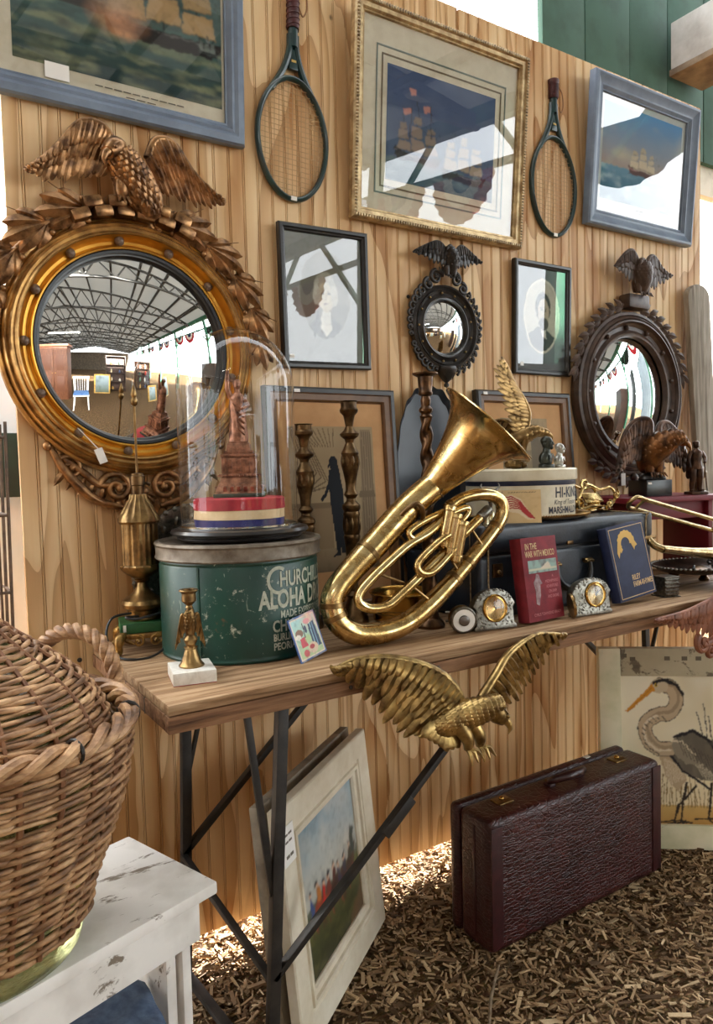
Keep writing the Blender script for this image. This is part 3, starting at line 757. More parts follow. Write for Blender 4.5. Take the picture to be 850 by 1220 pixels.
ANT_GOLD = pm('antique_gold_leaf', s2l(196, 154, 92), s2l(128, 92, 52), 26, .32, .8, .12, 90)
BRIGHT_GOLD = pm('bright_gold_leaf', s2l(222, 170, 72), s2l(186, 128, 44), 10, .3, .7, .05, 60)
BRONZE_GOLD = pm('bronzed_gold_carving', s2l(176, 132, 88), s2l(84, 58, 38), 38, .3, .8, .2, 120)
BALL_GOLD = pm('tarnished_ball', s2l(150, 132, 118), s2l(92, 72, 56), 50, .45, .4)
def hang_tag(t, p0, p1, w=.018, h=.03, rot=.3):
    o = MB().tube(cr([p0, ((p0[0]*.6+p1[0]*.4)-.006, p0[1]-.006, (p0[2]+p1[2])/2+.012), (p1[0], p1[1], p1[2])], 6), .0009, 5).build('tag_string', FLAT_WHITE, t)
    q = MB().box((0, 0, -h/2), (w, .0008, h)).build('price_tag', FLAT_WHITE, t, bevel=.0003, loc=p1); q.rotation_euler[1] = rot
def gilt_mirror():
    t = thing('convex_mirror', 'large round gilt convex mirror crowned by a spread eagle and laurel', 'mirror', (.476, -.008, 1.452))
    convex_mirror(t, [(.262, 0), (.277, .002), (.2825, .012), (.281, .022), (.2755, .027), (.2715, .022), (.2705, .027), (.266, .033), (.261, .030), (.2598, .034), (.2555, .040), (.250, .038), (.2485, .041), (.2445, .045), (.2415, .043), (.2405, .036)],
                  [(.2405, .040), (.2385, .032), (.236, .024), (.231, .018), (.225, .0165), (.2205, .020), (.2195, .026), (.2165, .029), (.2135, .028), (.2125, .020)],
                  [(.2140, .024), (.2105, .027), (.205, .026), (.2025, .021), (.2025, .010)], .2045, .036, ANT_GOLD, BRIGHT_GOLD, pm('black_slip', s2l(24, 28, 34), None, 6, .35), 13, .2295, .0105, .026, ballmat=BALL_GOLD)
    # crest: rocks, eagle
    mb = MB()
    for row, (rr, n0, off) in enumerate(((.289, 6, 0), (.308, 5, .5))):
        for k in range(n0):
            a_ = R(112-(k+off)*9.2-row*1.5); c_ = (rr*math.cos(a_), -.030-.004*(k % 2)-row*.004, rr*math.sin(a_))
            mb.box(c_, (.040, .046, .024), (R(8)*(k % 2), PI/2-a_, R(5)*((k % 3)-1)))
    mb.build('rocks', BRONZE_GOLD, t, bevel=.007, seg=2)
    mb = MB()
    eagle_body(mb, [(-.03, -.07, .395), (-.018, -.066, .375), (.005, -.055, .345), (.03, -.045, .312), (.045, -.035, .285)], [.020, .032, .040, .036, .022], 14, .0135, .0032, rows=12, around=13, t0=.12, t1=.9)
    beak_head(mb, (-.050, -.086, .396), (-.62, -.42, -.60), (-.35, -.3, .8), .0215)
    for k in range(5): mb.leaf((.03+k*.012, -.03, .315), (.05+k*.018, -.024, .262), .018, (0, -1, 0), .003)
    for x in (-.025, .022):
        mb.tube([(x, -.062, .345), (x-.004, -.068, .318), (x-.004, -.066, .304)], [.020, .015, .009], 8); talons(mb, (x-.004, -.068, .304), (0, -1, -.3), (1, 0, 0), .022, .0045)
    mb.build('eagle_body', BRONZE_GOLD, t, angle=50)
    mb = MB(); wing(mb, [(-.035, -.062, .40), (-.06, -.06, .445), (-.105, -.056, .447), (-.155, -.05, .39), (-.205, -.045, .342)], [(-.068, -.058, .346), (-.100, -.055, .340), (-.14, -.052, .326), (-.18, -.048, .320), (-.214, -.045, .334)], 13, .019, (0, -1, .1), .0045, 3, .010)
    mb.build('wing', BRONZE_GOLD, t, angle=50)
    mb = MB(); wing(mb, [(.03, -.062, .40), (.05, -.06, .442), (.09, -.056, .445), (.14, -.05, .39), (.205, -.042, .350)], [(.066, -.055, .334), (.102, -.052, .328), (.14, -.05, .324), (.178, -.046, .326), (.214, -.042, .340)], 13, .019, (0, -1, .1), .0045, 3, .010)
    mb.build('wing', BRONZE_GOLD, t, angle=50)
    # laurel garlands hugging the ring on both sides
    for s in (-1, 1):
        mb = MB()
        for k, (ang, sz) in enumerate(((72, .110), (55, .104), (38, .100), (22, .092), (8, .078))):
            a = R(ang); rr = .300; d = V((math.sin(a), -math.cos(a)))
            sprig(mb, (s*rr*math.cos(a), rr*math.sin(a)), (s*(d.x+.10*math.cos(a)), d.y+.10*math.sin(a)), sz, -.018-.003*(k % 2), 5)
        mb.tube([(s*.296*math.cos(R(a)), -.012, .296*math.sin(R(a))) for a in range(78, 6, -4)], [.008, .006, .004], 8)
        mb.build('laurel_garland', BRONZE_GOLD, t, angle=50)
    # scrolled acanthus below
    mb = MB()
    scroll(mb, (-.150, -.262), .028, 1.4, R(150), .0065, -.012, -1); scroll(mb, (-.055, -.308), .036, 1.5, R(170), .0085, -.018, -1); scroll(mb, (.055, -.308), .036, 1.5, R(10), .0085, -.018, 1); scroll(mb, (.150, -.262), .028, 1.4, R(30), .0065, -.012, 1)
    for s in (-1, 1):
        mb.tube(cr([(s*.185, -.012, -.220), (s*.165, -.016, -.262), (s*.135, -.018, -.300), (s*.095, -.02, -.335), (s*.04, -.02, -.352)], 6), [.005, .010, .012, .010, .006], 8)
        mb.tube(cr([(s*.17, -.01, -.235), (s*.12, -.014, -.275), (s*.09, -.018, -.30), (s*.03, -.02, -.30)], 6), [.006, .009, .008, .006], 8)
        for k in range(7): mb.leaf((s*(.16-.02*k), -.016, -.265-.009*k), (s*(.185-.024*k), -.014, -.300-.010*k), .016, (0, -1, 0), .004, LEAF, .05)
        for k in range(4): mb.leaf((s*(.02+.014*k), -.02, -.335), (s*(.012+.022*k), -.016, -.378+.008*k), .018, (0, -1, 0), .005, LEAF, .05)
        mb.ell((s*.193, -.014, -.215), (.010, .010, .010))
    for k in range(7):
        a = R(200+k*23); mb.leaf((0, -.024, -.318), (.045*math.cos(a), -.016, -.318+.045*math.sin(a)), .018, (0, -1, 0), .006, LEAF, .05)
    mb.ell((0, -.028, -.318), (.014, .012, .014)); scroll(mb, (0, -.365), .016, 1.1, R(90), .005, -.018, 1)
    mb.build('acanthus_scrollwork', BRONZE_GOLD, t, angle=50)
    hang_tag(t, (-.135, -.034, -.178), (-.098, -.048, -.222), .018, .033, R(-20))
gilt_mirror()

def dark_mirror(name, label, loc, rr, glass, m1, m2, kind):
    t = thing(name, label, 'mirror', loc)
    s = rr
    if kind == 'black':
        convex_mirror(t, [(s*.80, 0), (s*.97, .002), (s, .010), (s*.985, .020), (s*.93, .024), (s*.90, .020), (s*.885, .022)], [(s*.885, .024), (s*.86, .018), (s*.80, .014), (s*.74, .018), (s*.71, .024), (s*.685, .022)], [(s*.69, .022), (s*.665, .022), (s*.65, .012)], s*.655, .026, m1, m1, m2, 13, s*.80, s*.030, .018, 64, pm('dull_brass_bead', s2l(150, 126, 84), None, 6, .4, .8))
        mb = MB(); k = 1.0
        eagle_body(mb, [(-.004, -.05, .205), (.0, -.048, .192), (.004, -.04, .168), (.006, -.03, .145)], [.010, .018, .019, .012], 12, .010, .0018, rows=6, around=8)
        beak_head(mb, (-.010, -.052, .214), (-.8, -.4, -.25), (0, -.2, 1), .0095)
        for x in (-.012, .014): mb.tube([(x, -.042, .165), (x, -.042, .14)], [.010, .006], 8); talons(mb, (x, -.044, .14), (0, -1, -.4), (1, 0, 0), .012, .0025)
        mb.build('eagle_body', m1, t, angle=50)
        for sx in (-1, 1):
            mb = MB(); wing(mb, [(sx*.012, -.044, .202), (sx*.040, -.040, .228), (sx*.075, -.036, .219), (sx*.122, -.032, .196)], [(sx*.022, -.04, .165), (sx*.048, -.038, .166), (sx*.082, -.036, .178), (sx*.120, -.032, .190)], 8, .015, (0, -1, 0), .003, 3, .005); mb.build('wing', m1, t, angle=50)
        mb = MB()
        for sx in (-1, 1):
            scroll(mb, (sx*.036, .138), .020, 1.3, R(90), .006, -.020, -sx); scroll(mb, (sx*.062, .115), .018, 1.3, R(90), .0055, -.018, -sx)
            for a, r0 in ((60, .018), (50, .017), (41, .017), (32, .015), (23, .015), (14, .013), (5, .012), (-4, .010), (-12, .008)): scroll(mb, (sx*(s+.006)*math.cos(R(a)), (s+.006)*math.sin(R(a))), r0, 1.1, R(a), .0045, -.014, -sx)
            for a, r0 in ((-24, .009), (-33, .012), (-42, .014), (-52, .015), (-62, .015), (-72, .014)): scroll(mb, (sx*(s+.004)*math.cos(R(a)), (s+.004)*math.sin(R(a))), r0, 1.1, R(a), .0045, -.014, sx)
            for k in range(4): mb.leaf((sx*.012, -.026, .14), (sx*(.012+.014*k), -.022, .178-.010*k), .012, (0, -1, 0), .004, LEAF)
        mb.build('carved_scrollwork', m1, t, angle=50); mb = MB(); mb.M = Matrix.Translation((0, -.016, 0)); mb.lathe([(.0, -.172), (.007, -.168), (.008, -.162), (.004, -.157), (.012, -.150), (.020, -.138), (.032, -.122), (.03, -.112)], 14); mb.M = Matrix()
        for k in range(7): mb.leaf(((k-3)*.008, -.03, -.118), ((k-3)*.004, -.026, -.150), .008, (0, -1, 0), .004, LEAF)
        mb.build('finial', m1, t, angle=50)
    else:
        convex_mirror(t, [(s*.86, 0), (s*.975, .004), (s, .022), (s*.985, .040), (s*.95, .043), (s*.94, .038), (s*.93, .044), (s*.905, .050), (s*.895, .045), (s*.885, .050), (s*.865, .052), (s*.86, .045)], [(s*.86, .049), (s*.85, .038), (s*.82, .030), (s*.775, .030), (s*.75, .036), (s*.735, .040), (s*.72, .038)], [(s*.722, .039), (s*.70, .038), (s*.69, .030), (s*.69, .018)], glass, .036, m1, m1, m2, 13, s*.80, s*.030, .036, 96, m1)
        mb = MB()
        eagle_body(mb, [(.02, -.065, .425), (.022, -.062, .405), (.028, -.052, .375), (.03, -.045, .345)], [.018, .030, .032, .022], 14, .016, .0028, rows=8, around=10)
        beak_head(mb, (.006, -.07, .44), (-.75, -.5, -.1), (0, -.2, 1), .016)
        for x in (.01, .05): mb.tube([(x, -.055, .372), (x, -.056, .342)], [.016, .009], 8); talons(mb, (x, -.058, .342), (0, -1, -.4), (1, 0, 0), .018, .004)
        mb.build('eagle_body', m1, t, angle=50)
        mb = MB(); wing(mb, [(.01, -.055, .43), (-.02, -.052, .475), (-.05, -.05, .47), (-.085, -.046, .44), (-.10, -.044, .425)], [(.01, -.05, .375), (-.02, -.05, .372), (-.05, -.048, .385), (-.08, -.046, .405), (-.098, -.044, .418)], 9, .022, (0, -1, 0), .004, 3, .008); mb.build('wing', m1, t, angle=50)
        mb = MB(); wing(mb, [(.04, -.055, .43), (.07, -.052, .468), (.10, -.05, .472), (.15, -.046, .44), (.20, -.044, .425)], [(.055, -.05, .365), (.085, -.05, .36), (.115, -.048, .372), (.16, -.046, .392), (.198, -.044, .415)], 9, .024, (0, -1, 0), .004, 3, .008); mb.build('wing', m1, t, angle=50)
        for sx in (-1, 1):
            mb = MB()
            for k, ang in enumerate((80, 72, 64, 56, 48, 40, 32, 24, 16)):
                a = R(ang); r2 = s*1.035
                for q in range(3):
                    b = V((sx*r2*math.cos(a), -.03-.004*q, r2*math.sin(a))); dd = V((sx*math.sin(a), 0, -math.cos(a))); o = V((sx*math.cos(a), 0, math.sin(a)))
                    e = (dd+o*(q-1)*.75).normalized(); mb.leaf(b, b+e*.055, .024, (0, -1, 0), .006, LEAF, .06)
                if k % 2 == 0: mb.ell((sx*(r2+.012)*math.cos(a), -.036, (r2+.012)*math.sin(a)), (.006,)*3, 8, 6)
            mb.build('leaf_garland', m1, t, angle=50)
        mb = MB(); mb.box((.02, -.03, .315), (.11, .05, .05)); mb.build('crest_block', m1, t, bevel=.012)
        mb = MB()
        for sx in (-1, 1):
            for k, ang in enumerate((-84, -76, -68, -60, -52)):
                a = R(ang); r2 = s*1.03
                for q in range(3):
                    b = V((sx*r2*math.cos(a), -.03, r2*math.sin(a))); dd = V((sx*math.sin(a), 0, -math.cos(a)))*-1; o = V((sx*math.cos(a), 0, math.sin(a)))
                    e = (dd+o*(q-1)*.8).normalized(); mb.leaf(b, b+e*.05, .026, (0, -1, 0), .007, LEAF, .06)
        for k in range(5): mb.leaf((0, -.036, -s*1.0), ((k-2)*.03, -.03, -s*1.0-.05+abs(k-2)*.008), .024, (0, -1, 0), .006, LEAF, .05)
        mb.ell((0, -.042, -s*1.02), (.016, .012, .016)); mb.build('foot_garland', m1, t, angle=50)
        hang_tag(t, (-.085, -.05, -.205), (-.082, -.06, -.272), .022, .042, 0)
    return t
BLACK_CARVED = pm('black_carved_composition', s2l(26, 23, 22), s2l(54, 48, 44), 40, .36, .1, .15, 120)
BROWN_CARVED = pm('brown_carved_wood', s2l(86, 66, 54), s2l(58, 42, 34), 30, .42, .05, .2, 90)
dark_mirror('convex_mirror', 'small black convex mirror with an eagle crest between the two oval portraits', (1.368, -.008, 1.571), .121, .08, BLACK_CARVED, BLACK_CARVED, 'black')
dark_mirror('convex_mirror', 'round dark brown convex mirror with leaf garlands and eagle crest below the tall ship print', (2.180, -.008, 1.407), .282, .2, BROWN_CARVED, BROWN_CARVED, 'brown')
# ================================================================ framed pictures
PRINT = vcol_mat('printed_paper', .6, .2)
PAINT = vcol_mat('oil_paint_surface', .35, .4)
PANE = thin_glass('picture_glass', (.97, .98, .98), .045, 3.6)
CREAM_MAT = pm('cream_mat_board', s2l(222, 212, 190), s2l(212, 200, 176), 30, .85)
BLUEGREY = pm('blue_grey_frame_paint', s2l(122, 138, 158), s2l(104, 118, 138), 14, .42, 0, .08, 60)
BLACK_LACQ = pm('black_lacquer_frame', s2l(26, 25, 26), s2l(44, 42, 41), 30, .32, 0, .06, 60)
GILT_DULL = pm('dull_gilt', s2l(206, 182, 138), s2l(150, 124, 88), 40, .42, .6, .2, 120)
def frame_sweep(W, H, prof):
    """mitred moulding around W x H (outer size, z from 0 to H); prof = (inset, forward) from the back outside to the back inside"""
    mb = MB(); vs_ = []; K = len(prof)
    for d, y in prof:
        vs_ += [(-W/2+d, -y, d), (W/2-d, -y, d), (W/2-d, -y, H-d), (-W/2+d, -y, H-d)]
    fs = []
    for i in range(K):
        j = (i+1) % K
        for k in range(4):
            q = (k+1) % 4; fs.append((i*4+k, i*4+q, j*4+q, j*4+k))
    return mb.add(vs_, fs)
def plane_board(W, H, y, th=.002):
    return MB().box((0, y, H/2), (W, th, H))
def framed(name, label, cat, loc, rot, W, H, prof, fmat, rail, canvas=None, art=None, matmat=None, pmat=None, glass=True, layers=()):
    """art = (x0, z0, w, h) of the print inside the frame, lower left measured from the frame's lower left"""
    t = thing(name, label, cat, loc, rot)
    frame_sweep(W, H, prof).build('frame', fmat, t, angle=25)
    iw, ih = W-2*rail+.006, H-2*rail+.006
    if matmat:
        MB().box((0, -.003, H/2), (iw, .003, ih)).build('mat_board', matmat, t)
    for (ww, hh, zc, yy, m, nm) in layers:
        frame_sweep(ww, hh, [(0, 0), (0, .0012), (.004, .0012), (.004, 0)]).build(nm, m, t, loc=(0, yy, zc))
    if canvas is not None:
        x0, z0, w, h = art
        print_mesh('print', canvas, w, h, pmat or PRINT, t, (-W/2+x0+w/2, -.0052, z0))
    if glass:
        MB().box((0, -.0075, H/2), (iw, .0006, ih)).build('glass', PANE, t)
    MB().box((0, .0025, H/2), (iw+.01, .003, ih+.01)).build('backing_board', pm('backing_kraft', s2l(120, 92, 62), None, 6, .9), t)
    return t
def sticker(t, x, y, z, w=.03, h=.018, rot=0):
    MB().box((0, 0, 0), (w, .0008, h)).build('price_sticker', FLAT_WHITE, t, loc=(x, y, z)).rotation_euler[1] = rot

def ship(cv, x, y, s, hull, sail, masts=3, lean=0, dark=(.02, .02, .02), fl=1):
    """square rigged ship drawn side-on at x,y (waterline), size s"""
    a = cv.w/cv.h; Y = lambda q: y+q*s*a
    cv.poly([(x-.5*s, Y(.2)), (x-.46*s, Y(.0)), (x+.42*s, Y(-.0)), (x+.55*s, Y(.16)), (x+.3*s, Y(.12)), (x-.3*s, Y(.13))], hull)
    cv.line([(x-.47*s, Y(.12)), (x+.47*s, Y(.10))], .012*s, tuple(min(1, q*3+.08) for q in hull))
    for i in range(masts):
        mx = x+(-.3+i*.3)*s; h = (.95 if i == 1 else .8)
        cv.line([(mx, Y(.1)), (mx+lean*h*s, Y(h+.08))], .012*s, dark)
        for k, (z0, z1, w) in enumerate(((.2, .42, .15), (.45, .64, .12), (.66, .8, .09))):
            z0 *= h; z1 *= h; o = lean*z0*s
            cv.poly([(mx-w*s+o, Y(z0)), (mx+w*s+o, Y(z0+.02)), (mx+w*.85*s+o, Y(z1)), (mx-w*.85*s+o, Y(z1))], tuple(q*(1-.12*k) for q in sail))
            cv.line([(mx-w*s+o, Y(z0)), (mx+w*s+o, Y(z0+.015))], .01*s, tuple(q*.45 for q in sail))
    cv.line([(x+.5*s, Y(.15)), (x+.75*s, Y(.3))], .012*s, dark)
    for i in range(masts): cv.line([(x+.72*s, Y(.29)), (x+(-.3+i*.3)*s, Y(.8))], .004*s, dark, .8)

def wall_pictures():
    # --- naval battle print, top left
    cv = Canvas(170, 150, s2l(60, 80, 80)); cv.grad(s2l(70, 96, 92), s2l(96, 118, 118), .3, 1)
    cv.mottle(6, 6, s2l(120, 130, 120), .5); cv.mottle(4, 4, s2l(40, 58, 60), .6)
    cv.grad(s2l(34, 58, 60), s2l(74, 104, 98), 0, .36); cv.mottle(7, 26, s2l(176, 176, 130), .8, cv.Y < .34, .45); cv.mottle(9, 34, s2l(24, 44, 50), .7, cv.Y < .34)
    ship(cv, .27, .34, .46, s2l(36, 30, 28), s2l(150, 128, 98)); ship(cv, .70, .26, .60, s2l(30, 26, 26), s2l(184, 152, 108), 3, -.05)
    cv.ell(.26, .45, .12, .09, s2l(44, 36, 34)); 
    for k in range(6): cv.ell(.19+k*.027, .45, .009, .012, s2l(190, 180, 150))
    cv.ell(.47, .34, .17, .12, s2l(216, 150, 104), .8, .9); cv.ell(.44, .42, .12, .10, s2l(190, 170, 150), .7, .9); cv.ell(.5, .27, .09, .03, s2l(220, 160, 110), .8, .8)
    ship(cv, .92, .28, .10, s2l(70, 76, 74), s2l(130, 138, 132)); ship(cv, .06, .5, .09, s2l(80, 88, 84), s2l(140, 146, 138))
    cv.smear(.016, 14); cv.mottle(40, 36, s2l(30, 34, 32), .3)
    t = framed('naval_print', 'blue-grey framed print of a sea battle between sailing warships, hung above the gilt mirror', 'picture', (.463, -.014, 1.945), (R(3.0), 0, 0), .586, .51,
           [(0, 0), (0, .016), (.004, .022), (.018, .024), (.026, .019), (.032, .021), (.042, .011), (.046, .012), (.046, 0)], BLUEGREY, .046, cv, (.084, .078, .450, .385), CREAM_MAT)
    cap = pm('print_ink', s2l(110, 104, 94), None, 5, .8)
    caption_bars(t, cap, ((.05, .062, .20, .0022), (.05, .052, .07, .002)), -.0056)
    sticker(t, -.125, -.0085, .068, .048, .032)
    # --- gilt framed print, centre
    cv = Canvas(150, 115, s2l(60, 76, 108)); cv.grad(s2l(84, 96, 120), s2l(66, 84, 122)); cv.mottle(5, 4, s2l(96, 110, 136), .7); cv.mottle(4, 4, s2l(52, 64, 92), .5)
    cv.grad(s2l(62, 84, 100), s2l(88, 108, 118), 0, .2); cv.mottle(9, 30, s2l(150, 165, 165), .5, cv.Y < .2)
    ship(cv, .27, .2, .40, s2l(52, 44, 50), s2l(150, 130, 118)); ship(cv, .70, .12, .42, s2l(56, 48, 54), s2l(166, 146, 126))
    for (x, y) in ((.2, .78), (.33, .66), (.15, .6)): cv.poly([(x, y), (x+.06, y+.01), (x+.06, y+.06), (x, y+.05)], s2l(190, 130, 120)); cv.line([(x+.06, y-.2), (x+.06, y+.07)], .006, s2l(60, 50, 50))
    cv.ell(.38, .22, .16, .10, s2l(150, 120, 120), .5, .9)
    cv.smear(.025, 14, 3); W, H = .612, .545
    framed('gilt_naval_print', 'wide matted print of warships in beaded gilt frame, hung between the two rackets', 'picture', (1.359, -.014, 1.832), (R(4.6), 0, 0), W, H,
           [(0, 0), (0, .018), (.004, .024), (.012, .026), (.014, .020), (.024, .019), (.028, .012), (.032, .013), (.032, 0)], GILT_DULL, .032, cv, (.112, .118, .385, .292), CREAM_MAT,
           layers=((.46, .372, .078, -.0052, pm('mat_line_green', s2l(122, 132, 124), None, 6, .8), 'mat_line'), (.425, .335, .096, -.0052, pm('mat_line_dark', s2l(120, 104, 80), None, 6, .8), 'mat_line')))
    t = bpy.data.objects['gilt_naval_print']
    mb = MB()      # beaded ridge of the moulding
    for k in range(int(W/.0085)):
        x = -W/2+.008+k*.0085
        if x < W/2-.006:
            for z in (.008, H-.008): mb.ell((x, -.026, z), (.0033, .004, .0052), 6, 4)
    for k in range(int(H/.0085)):
        z = .008+k*.0085
        if z < H-.006:
            for x in (-W/2+.008, W/2-.008): mb.ell((x, -.026, z), (.0052, .004, .0033), 6, 4)
    mb.build('beading', pm('beaded_gilt', s2l(206, 186, 148), s2l(116, 98, 74), 60, .45, .4), t, kind='stuff')
    sticker(t, -W/2+.043, -.009, .045, .014, .012)
    # --- blue-grey framed ship print, right
    cv = Canvas(120, 110, s2l(120, 160, 190)); cv.grad(s2l(176, 160, 140), s2l(88, 146, 196), .3, 1)
    cv.mottle(4, 4, s2l(220, 200, 160), .8, cv.Y > .3, .5); cv.mottle(5, 5, s2l(186, 150, 140), .6, (cv.Y > .3) & (cv.Y < .62), .4)
    cv.grad(s2l(40, 96, 122), s2l(110, 150, 170), 0, .36); cv.mottle(9, 14, s2l(210, 226, 230), .8, cv.Y < .36, .5); cv.mottle(12, 24, s2l(38, 84, 110), .6, cv.Y < .3)
    ship(cv, .5, .33, .36, s2l(96, 62, 58), s2l(216, 196, 168)); cv.smear(.02, 14, 4)
    framed('clipper_print', 'blue-grey framed print of one tall ship at sea, hung over the brown mirror', 'picture', (2.243, -.016, 1.957), (R(4.6), 0, 0), .563, .474,
           [(0, 0), (0, .024), (.005, .030), (.012, .031), (.018, .026), (.034, .020), (.040, .021), (.048, .012), (.052, .013), (.052, 0)], BLUEGREY, .052, cv, (.072, .096, .420, .306), pm('pale_mat_board', s2l(206, 208, 204), s2l(196, 198, 196), 20, .85))
    t = bpy.data.objects['clipper_print']
    caption_bars(t, cap, ((.0, .083, .05, .004), (.0, .073, .03, .003)), -.0056)
    # --- two black framed oval portraits: plain stand-in sitters
    def portrait(kind):
        cv = Canvas(100, 132, s2l(150, 150, 146) if kind == 0 else s2l(116, 122, 124))
        cv.mottle(5, 6, s2l(126, 126, 122) if kind == 0 else s2l(96, 102, 106), .7)
        if kind == 0:
            ox, oy, rx, ry = .5, .53, .33, .35; cv.ell(ox, oy, rx, ry, s2l(150, 146, 134)); m = cv.mell(ox, oy, rx-.006, ry-.005)
            cv.blend(m, s2l(110, 104, 92)); cv.mottle(5, 6, s2l(150, 142, 124), .6, m)
            k = cv.mpoly([(.24, .17), (.30, .30), (.42, .36), (.58, .36), (.70, .30), (.78, .17), (.5, .10)]) & m; cv.blend(k, s2l(74, 68, 60))
            cv.blend(cv.mpoly([(.44, .40), (.56, .40), (.58, .25), (.5, .20), (.42, .26)]) & m, s2l(206, 200, 184))
            cv.ell(.5, .56, .15, .155, s2l(164, 158, 140)); cv.blend(cv.mell(.5, .51, .10, .115), s2l(196, 184, 158)); cv.ell(.52, .50, .06, .09, s2l(206, 194, 168), .7, .6)
            for sx in (-1, 1): cv.ell(.5+sx*.04, .535, .016, .008, s2l(60, 54, 46)); cv.line([(.5+sx*.02, .556), (.5+sx*.062, .552)], .008, s2l(96, 86, 72)); cv.ell(.5+sx*.115, .53, .05, .08, s2l(188, 182, 166))
            cv.line([(.5, .535), (.512, .492), (.497, .487)], .008, s2l(150, 134, 108)); cv.line([(.47, .456), (.53, .456)], .010, s2l(120, 88, 74)); cv.line([(.39, .395), (.36, .27), (.34, .2)], .02, s2l(56, 52, 46))
        else:
            ox, oy, rx, ry = .5, .53, .37, .37; cv.ell(ox, oy, rx, ry, s2l(214, 206, 186)); m = cv.mell(ox, oy, rx-.03, ry-.022)
            cv.blend(m, s2l(196, 188, 168)); cv.mottle(4, 5, s2l(150, 146, 134), .6, m)
            cv.blend(cv.mpoly([(.15, .17), (.22, .34), (.42, .42), (.6, .40), (.76, .33), (.86, .17), (.5, .06)]) & m, s2l(58, 56, 54))
            cv.blend(cv.mpoly([(.46, .42), (.57, .42), (.60, .30), (.52, .33)]) & m, s2l(220, 214, 198))
            cv.ell(.52, .62, .155, .15, s2l(60, 56, 52)); cv.ell(.53, .565, .115, .14, s2l(188, 172, 148)); cv.blend(cv.mell(.53, .455, .10, .06), s2l(84, 76, 68))
            for sx in (-1, 1): cv.ell(.53+sx*.042, .59, .018, .008, s2l(54, 48, 42)); cv.line([(.53+sx*.02, .612), (.53+sx*.07, .61)], .010, s2l(70, 62, 54))
            cv.line([(.53, .59), (.545, .54), (.525, .535)], .010, s2l(140, 122, 98)); cv.line([(.495, .49), (.565, .49)], .010, s2l(110, 84, 72)); cv.line([(.42, .40), (.52, .24)], .02, s2l(40, 38, 36))
        cv.smear(.012, 12, 5); cv.mottle(30, 40, s2l(110, 104, 94), .25)
        return cv
    pb = [(0, 0), (0, .014), (.003, .018), (.010, .018), (.013, .013), (.016, .012), (.018, .009), (.018, 0)]
    t = framed('oval_portrait', 'black framed old oval portrait of a white-haired sitter in a pale mat', 'picture', (.977, -.010, 1.434), (R(1.5), R(-1.5), 0), .262, .356, pb, BLACK_LACQ, .018, portrait(0), (.019, .019, .224, .318), None)
    sticker(t, -.105, -.009, .03, .014, .009)
    t = framed('oval_portrait', 'black framed old oval portrait of a dark-haired bearded sitter in a grey mat', 'picture', (1.764, -.010, 1.455), (R(1.5), 0, 0), .250, .348, pb, BLACK_LACQ, .018, portrait(1), (.019, .019, .214, .310), None)
    sticker(t, -.098, -.019, .03, .014, .012)
    # --- pair of silhouette prints standing on the table against the wall
    def silhouette(kind):
        cv = Canvas(120, 130, s2l(168, 146, 112)); cv.mottle(6, 6, s2l(150, 126, 94), .5)
        cv.grad(s2l(120, 102, 78), s2l(150, 130, 100), 0, .16); cv.mottle(20, 8, s2l(100, 84, 64), .5, cv.Y < .16)
        if kind == 0:
            cv.poly([(0, .16), (0, .46), (.46, .46), (.46, .16)], s2l(142, 120, 90)); cv.poly([(0, .44), (.5, .44), (.5, .48), (0, .48)], s2l(124, 104, 78))
            cv.poly([(.80, .14), (.99, .14), (.97, .98), (.84, .98)], s2l(140, 120, 94))
            for k in range(5): cv.line([(.83+k*.033, .16), (.86+k*.026, .96)], .008, s2l(104, 88, 66))
            cv.poly([(.76, .10), (1, .10), (1, .16), (.76, .16)], s2l(124, 106, 82)); cv.poly([(.79, .5), (.99, .5), (.985, .55), (.80, .55)], s2l(118, 100, 76))
            for k in range(8):
                q = k/8; cv.line([(.02+.02*k, .99), (.10+.05*k, .80-.03*k), (.06+.02*k, .55)], .012, s2l(112, 94, 70))
                cv.line([(.1+.06*k, .98), (.3+.03*k, .86)], .010, s2l(118, 98, 74))
            x = .50
            cv.ell(x, .745, .052, .05, s2l(26, 28, 34)); cv.poly([(x-.06, .70), (x-.045, .745), (x-.07, .725)], s2l(26, 28, 34)); cv.poly([(x+.02, .79), (x+.06, .72), (x+.075, .66), (x+.04, .69)], s2l(26, 28, 34))
            cv.poly([(x-.055, .70), (x+.06, .70), (x+.10, .55), (x+.10, .40), (x+.02, .38), (x-.05, .41), (x-.06, .52), (x-.07, .62)], s2l(26, 28, 34))
            cv.line([(x-.05, .62), (x-.11, .53), (x-.15, .50)], .03, s2l(26, 28, 34)); cv.poly([(x-.05, .42), (x+.08, .42), (x+.05, .24), (x+.03, .11), (x-.07, .10), (x-.01, .13), (x-.03, .28)], s2l(26, 28, 34)); cv.poly([(x+.04, .4), (x+.11, .4), (x+.09, .12), (x+.04, .12)], s2l(26, 28, 34))
        else:
            cv.poly([(0, .2), (1, .2), (1, .5), (0, .5)], s2l(140, 122, 94)); cv.poly([(.62, .2), (.95, .2), (.95, .8), (.62, .8)], s2l(112, 100, 82)); cv.poly([(.02, .45), (.3, .45), (.3, .95), (.02, .95)], s2l(112, 106, 92))
            cv.mottle(10, 10, s2l(90, 84, 70), .4)
        return cv
    tanm = pm('tan_mat_board', s2l(206, 160, 112), s2l(192, 146, 98), 12, .85)
    prof = [(0, 0), (0, .016), (.004, .021), (.014, .021), (.016, .017), (.030, .015), (.034, .010), (.036, 0)]
    fm = pm('brown_frame_wood', s2l(128, 92, 56), s2l(92, 62, 36), 10, .45)
    blk = pm('frame_black_edge', s2l(28, 26, 25), s2l(44, 40, 37), 12, .4)
